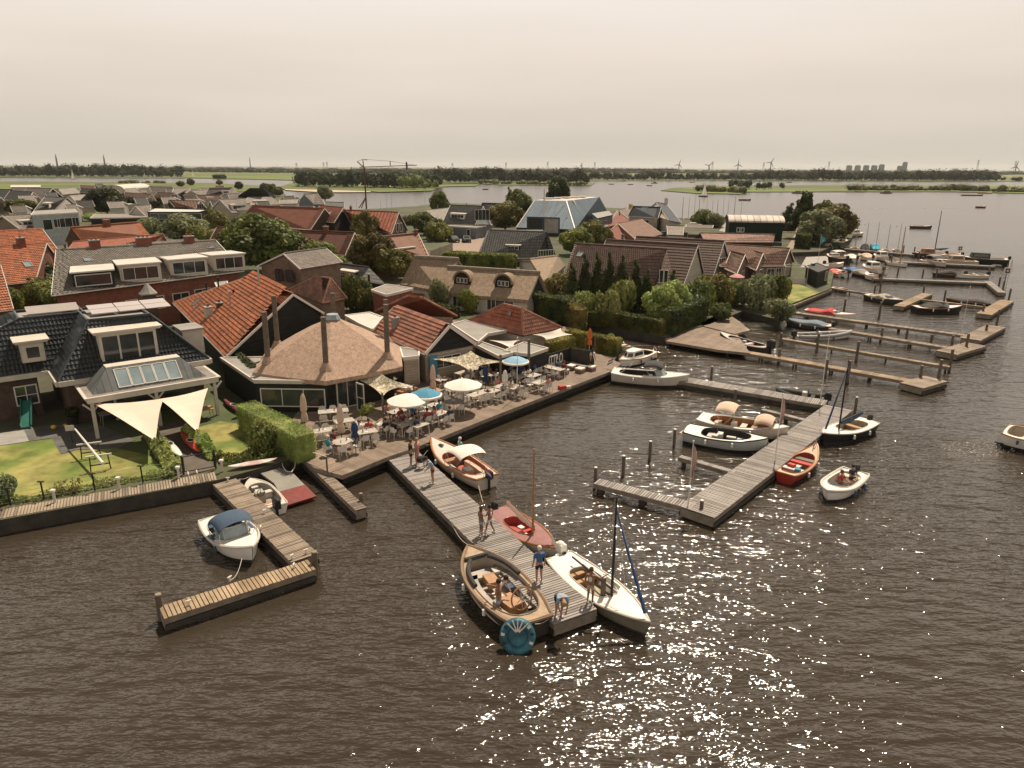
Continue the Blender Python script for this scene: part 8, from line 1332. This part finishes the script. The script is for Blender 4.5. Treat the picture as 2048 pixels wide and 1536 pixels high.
# deck furniture by the A-frames
for (x, y), lb in (((1366, 652), 'white lounger on the corner of the waterside deck'), ((1410, 622), 'white garden chair on the raised waterside terrace'), ((1432, 618), 'second white garden chair on the raised waterside terrace')):
    v = P(x, y, .95); t = empty('lounger', v, random.random()*3, lb, 'lounger'); mb = MB(); mb.slab([(-.3, -.9, .4), (.3, -.9, .4), (.3, .3, .35), (-.3, .3, .35)], .05, WHITE); mb.build('seat', t); mb = MB(); mb.slab([(-.3, .3, .35), (.3, .3, .35), (.3, .85, .85), (-.3, .85, .85)], .05, WHITE); mb.build('backrest', t)
    for a, b_ in ((-.25, -.8), (.25, -.8), (-.25, .3), (.25, .3)): mb = MB(); mb.tube([(a, b_, 0), (a, b_, .36)], .025, WHITE, 5); mb.build('leg', t)
mb = MB(); wl_ = [P(*p, .8) for p in ((1382, 640), (1425, 626), (1452, 616))]; [mb.beam(a+Vector((0, 0, .3)), b_+Vector((0, 0, .3)), .3, .7, CONC) for a, b_ in zip(wl_[:-1], wl_[1:])]; tag(mb.build('garden_wall'), 'low pale garden wall of the raised waterside terrace', 'wall')
# playhouse pergola and dark pavilion by the lawn
flat('dark pavilion with low roof at the marina quay', [(1610, 533), (1634, 526), (1660, 537), (1636, 545)], 3.0, roof=T_DK, wall=SIDEB, rim=DKWOOD, name='pavilion', wins=((0, .8, 2, 1, 1.4, 1),))
sheet('plank_quay', [(1600, 536), (1612, 514), (1655, 512), (1658, 532)], .86, DECKG)
t = empty('pergola', P(1588, 565, .85), radians(-15), 'thin framed white pergola with a playpen on the lawn', 'pergola')
for x in (-1.6, 1.6):
    for y in (-1.3, 1.3): mb = MB(); mb.box(x, y, 0, .08, .08, 2.5, CREAM); mb.build('post', t)
mb = MB(); [mb.beam(a, b_, .08, .08, CREAM) for a, b_ in (((-1.6, -1.3, 2.5), (1.6, -1.3, 2.5)), ((-1.6, 1.3, 2.5), (1.6, 1.3, 2.5)), ((-1.6, -1.3, 2.5), (-1.6, 1.3, 2.5)), ((1.6, -1.3, 2.5), (1.6, 1.3, 2.5)))]; mb.build('frame', t); mb = MB(); mb.box(0, -1.3, 0, 2.9, .05, .9, FELTL); mb.build('panel', t)
# tower crane in the inlet
t = empty('crane', P(733, 421, 0), 0, 'tall rusty mast crane with long jib standing in the inlet', 'crane'); RU = col('rusty_steel', (.10, .035, .022), .7); D0 = P(733, 421, 0); px2 = D0.y/FPX; mb = MB(); Z = lambda y: CH+(334.8-y)*px2*1.03
mb.tube([(0, 0, -1), (0, 0, Z(337))], .32, RU, 6); mb.build('mast', t); mb = MB(); mb.beam((-9*px2, 0, Z(336)), (101*px2, 0, Z(332)), .25, .28, RU); mb.tube([(-13*px2, 0, Z(326)), (0, 0, Z(337))], .22, RU, 5); mb.tube([(-1*px2, 0, Z(337)), (-2*px2, 0, Z(322)), (6*px2, 0, Z(323))], .22, RU, 5); mb.tube([(50*px2, 0, Z(334)), (50*px2, 0, Z(324.5))], .18, RU, 5); mb.tube([(81*px2, 0, Z(326)), (81*px2, 0, Z(340))], .3, RU, 5); mb.build('jib', t)
mb = MB(); [mb.tube([a, b_], .06, BLACK, 4) for a, b_ in (((-2*px2, 0, Z(322)), (50*px2, 0, Z(325))), ((50*px2, 0, Z(325)), (98*px2, 0, Z(332))), ((-13*px2, 0, Z(326)), (-2*px2, 0, Z(322))))]; mb.build('cables', t); mb = MB(); [mb.tube([(-s*px2, -2, 1), (0, 0, Z(390))], .2, RU, 5) for s in (8, 13)]; mb.build('ladder', t)
# ------------------------------------------------------------------ skyline
FAR = col('far_grey', (.10, .12, .12), .9); FARW = col('far_white', (.45, .45, .43), .9)
def farpx(x, dist): v = P(x, 345, 0); return Vector((v.x, v.y, 0))*(dist/v.length)
def zat(y, dist, x=1024): return CH+(334.6+(x-1024)*.0052-y)*dist/FPX*1.03
def turbine(x, ytop, dist, lb, a0=.3):
    v = farpx(x, dist); h = zat(ytop+7, dist, x); t = empty('wind_turbine', v, 0, lb, 'wind turbine', 'wind turbines on the horizon'); mb = MB(); mb.tube([(0, 0, 0), (0, 0, h)], [dist*.0008, dist*.0005], FAR, 6); mb.build('tower', t); R = 9*dist/FPX
    mb = MB(); mb.ball((0, 0, h), dist*.0009, FAR, 6, 4); mb.build('nacelle', t)
    for k in range(3): a = a0+k*2.094; mb = MB(); mb.tube([(0, -2, h), (R*sin(a), -2, h+R*cos(a))], [dist*.0007, dist*.00025], FAR, 4); mb.build('blade', t)
for x, y, a, lb in ((1357, 323, .3, 'first wind turbine from the left'), (1417, 325, .8, 'second wind turbine from the left'), (1475, 323, 0, 'wind turbine in the middle of the row'), (1540, 320, .5, 'tallest wind turbine on the horizon'), (2030, 328, .2, 'wind turbine at the right edge')): turbine(x, y, 4200, lb, a)
def mastt(x, y0, w, dist, lb, cat='tower', nm='radio_mast', kind=0):
    v = farpx(x, dist); h = zat(y0, dist, x); k = dist/FPX; t = empty(nm, v, 0, lb, cat); mb = MB()
    if kind == 0: mb.tube([(0, 0, 0), (0, 0, h*.72), (0, 0, h)], [w*k*.5, w*k*.4, w*k*.12], FAR, 6)
    else: [mb.tube([(s*w*k*.5, 0, 0), (s*w*k*.12, 0, h)], k*.3, FAR, 4) for s in (-1, 1)]; [mb.tube([(-w*k*.6, 0, h*q), (w*k*.6, 0, h*q)], k*.3, FAR, 4) for q in (.7, .85, .97)]
    mb.build('shaft', t)
for x, y, w_, lb in ((212, 314, 3.2, 'pointed transmission tower on the left horizon'), (502, 317, 2, 'thin transmission tower left of the crane'), (117, 313.5, 3.4, 'dark church spire above the far wood'), (815, 327, 2.4, 'small windmill like tower near the crane jib')): mastt(x, y, w_, 2600, lb)
for i, x in enumerate((594, 648, 655, 905, 1012, 1095, 1163, 1189, 1424, 1526, 1656, 1953, 2028)): mastt(x, 327-(i % 3), 3.2, 3600, 'lattice power pylon on the horizon, the %s from the left' % 'first second third fourth fifth sixth seventh eighth ninth tenth eleventh twelfth thirteenth'.split()[i], 'pylon', 'power_pylon', 1)
def block(x0, x1, y0, dist, lb): a, b_ = farpx(x0, dist), farpx(x1, dist); h = zat(y0, dist, (x0+x1)/2); t = empty('apartment_block', (a+b_)/2, 0, lb, 'building', 'apartment blocks on the right horizon'); mb = MB(); mb.box(0, 0, 0, (b_-a).length, 30, h*.92, FAR); mb.build('wall', t); mb = MB(); mb.box(0, 0, h*.92, (b_-a).length*.75, 24, h*.08, FAR); mb.build('roof', t)
for a in ((1693, 1701, 332, 'first apartment block from the left on the right horizon'), (1710, 1718, 332, 'second apartment block from the left on the right horizon'), (1727, 1735, 332, 'third apartment block from the left on the right horizon'), (1743, 1751, 332, 'fourth apartment block from the left on the right horizon'), (1758, 1765, 330.6, 'fifth and tallest apartment block on the right horizon'), (1795, 1803, 333, 'sloping block beside the cooling tower'), (1805, 1810, 327, 'striped tower right of the apartment blocks')): block(a[0], a[1], a[2], 4500, a[3])
v = P(2000, 882, 0); cover('wake', 'foam churned up behind the motor yacht at the right border', [(v.x-4.5, v.y-2.2, 1.6), (v.x-1.5, v.y-1.2, 1.1), (v.x+.6, v.y-.6, .7)], -.02, .05, 26, .07, 'foam', 'wake', 'stuff')
for a_, b_, lb in (((1690, 446), (1838, 456), 'long thin wake behind the racing speedboat'), ((1690, 419), (1955, 416), 'faint wake line behind the distant open boat')): a_, b_ = P(*a_, 0), P(*b_, 0); cover('wake', lb, [(a_.x, a_.y, .9), (b_.x, b_.y, .3)], -.02, .06, 1.6, .3, 'foam', 'wake', 'stuff')
# haze
mb = MB(); hzm = bpy.data.materials.new('haze_air'); hzm.use_nodes = True; n = hzm.node_tree.nodes; n.remove(n['Principled BSDF']); pv = n.new('ShaderNodeVolumePrincipled'); pv.inputs['Density'].default_value = .00005; pv.inputs['Color'].default_value = (.86, .86, .84, 1); pv.inputs['Anisotropy'].default_value = .2; hzm.node_tree.links.new(pv.outputs[0], n['Material Output'].inputs['Volume'])
mb.box(0, 15000, -3, 62000, 30400, 160, hzm); tag(mb.build('haze'), kind='stuff')
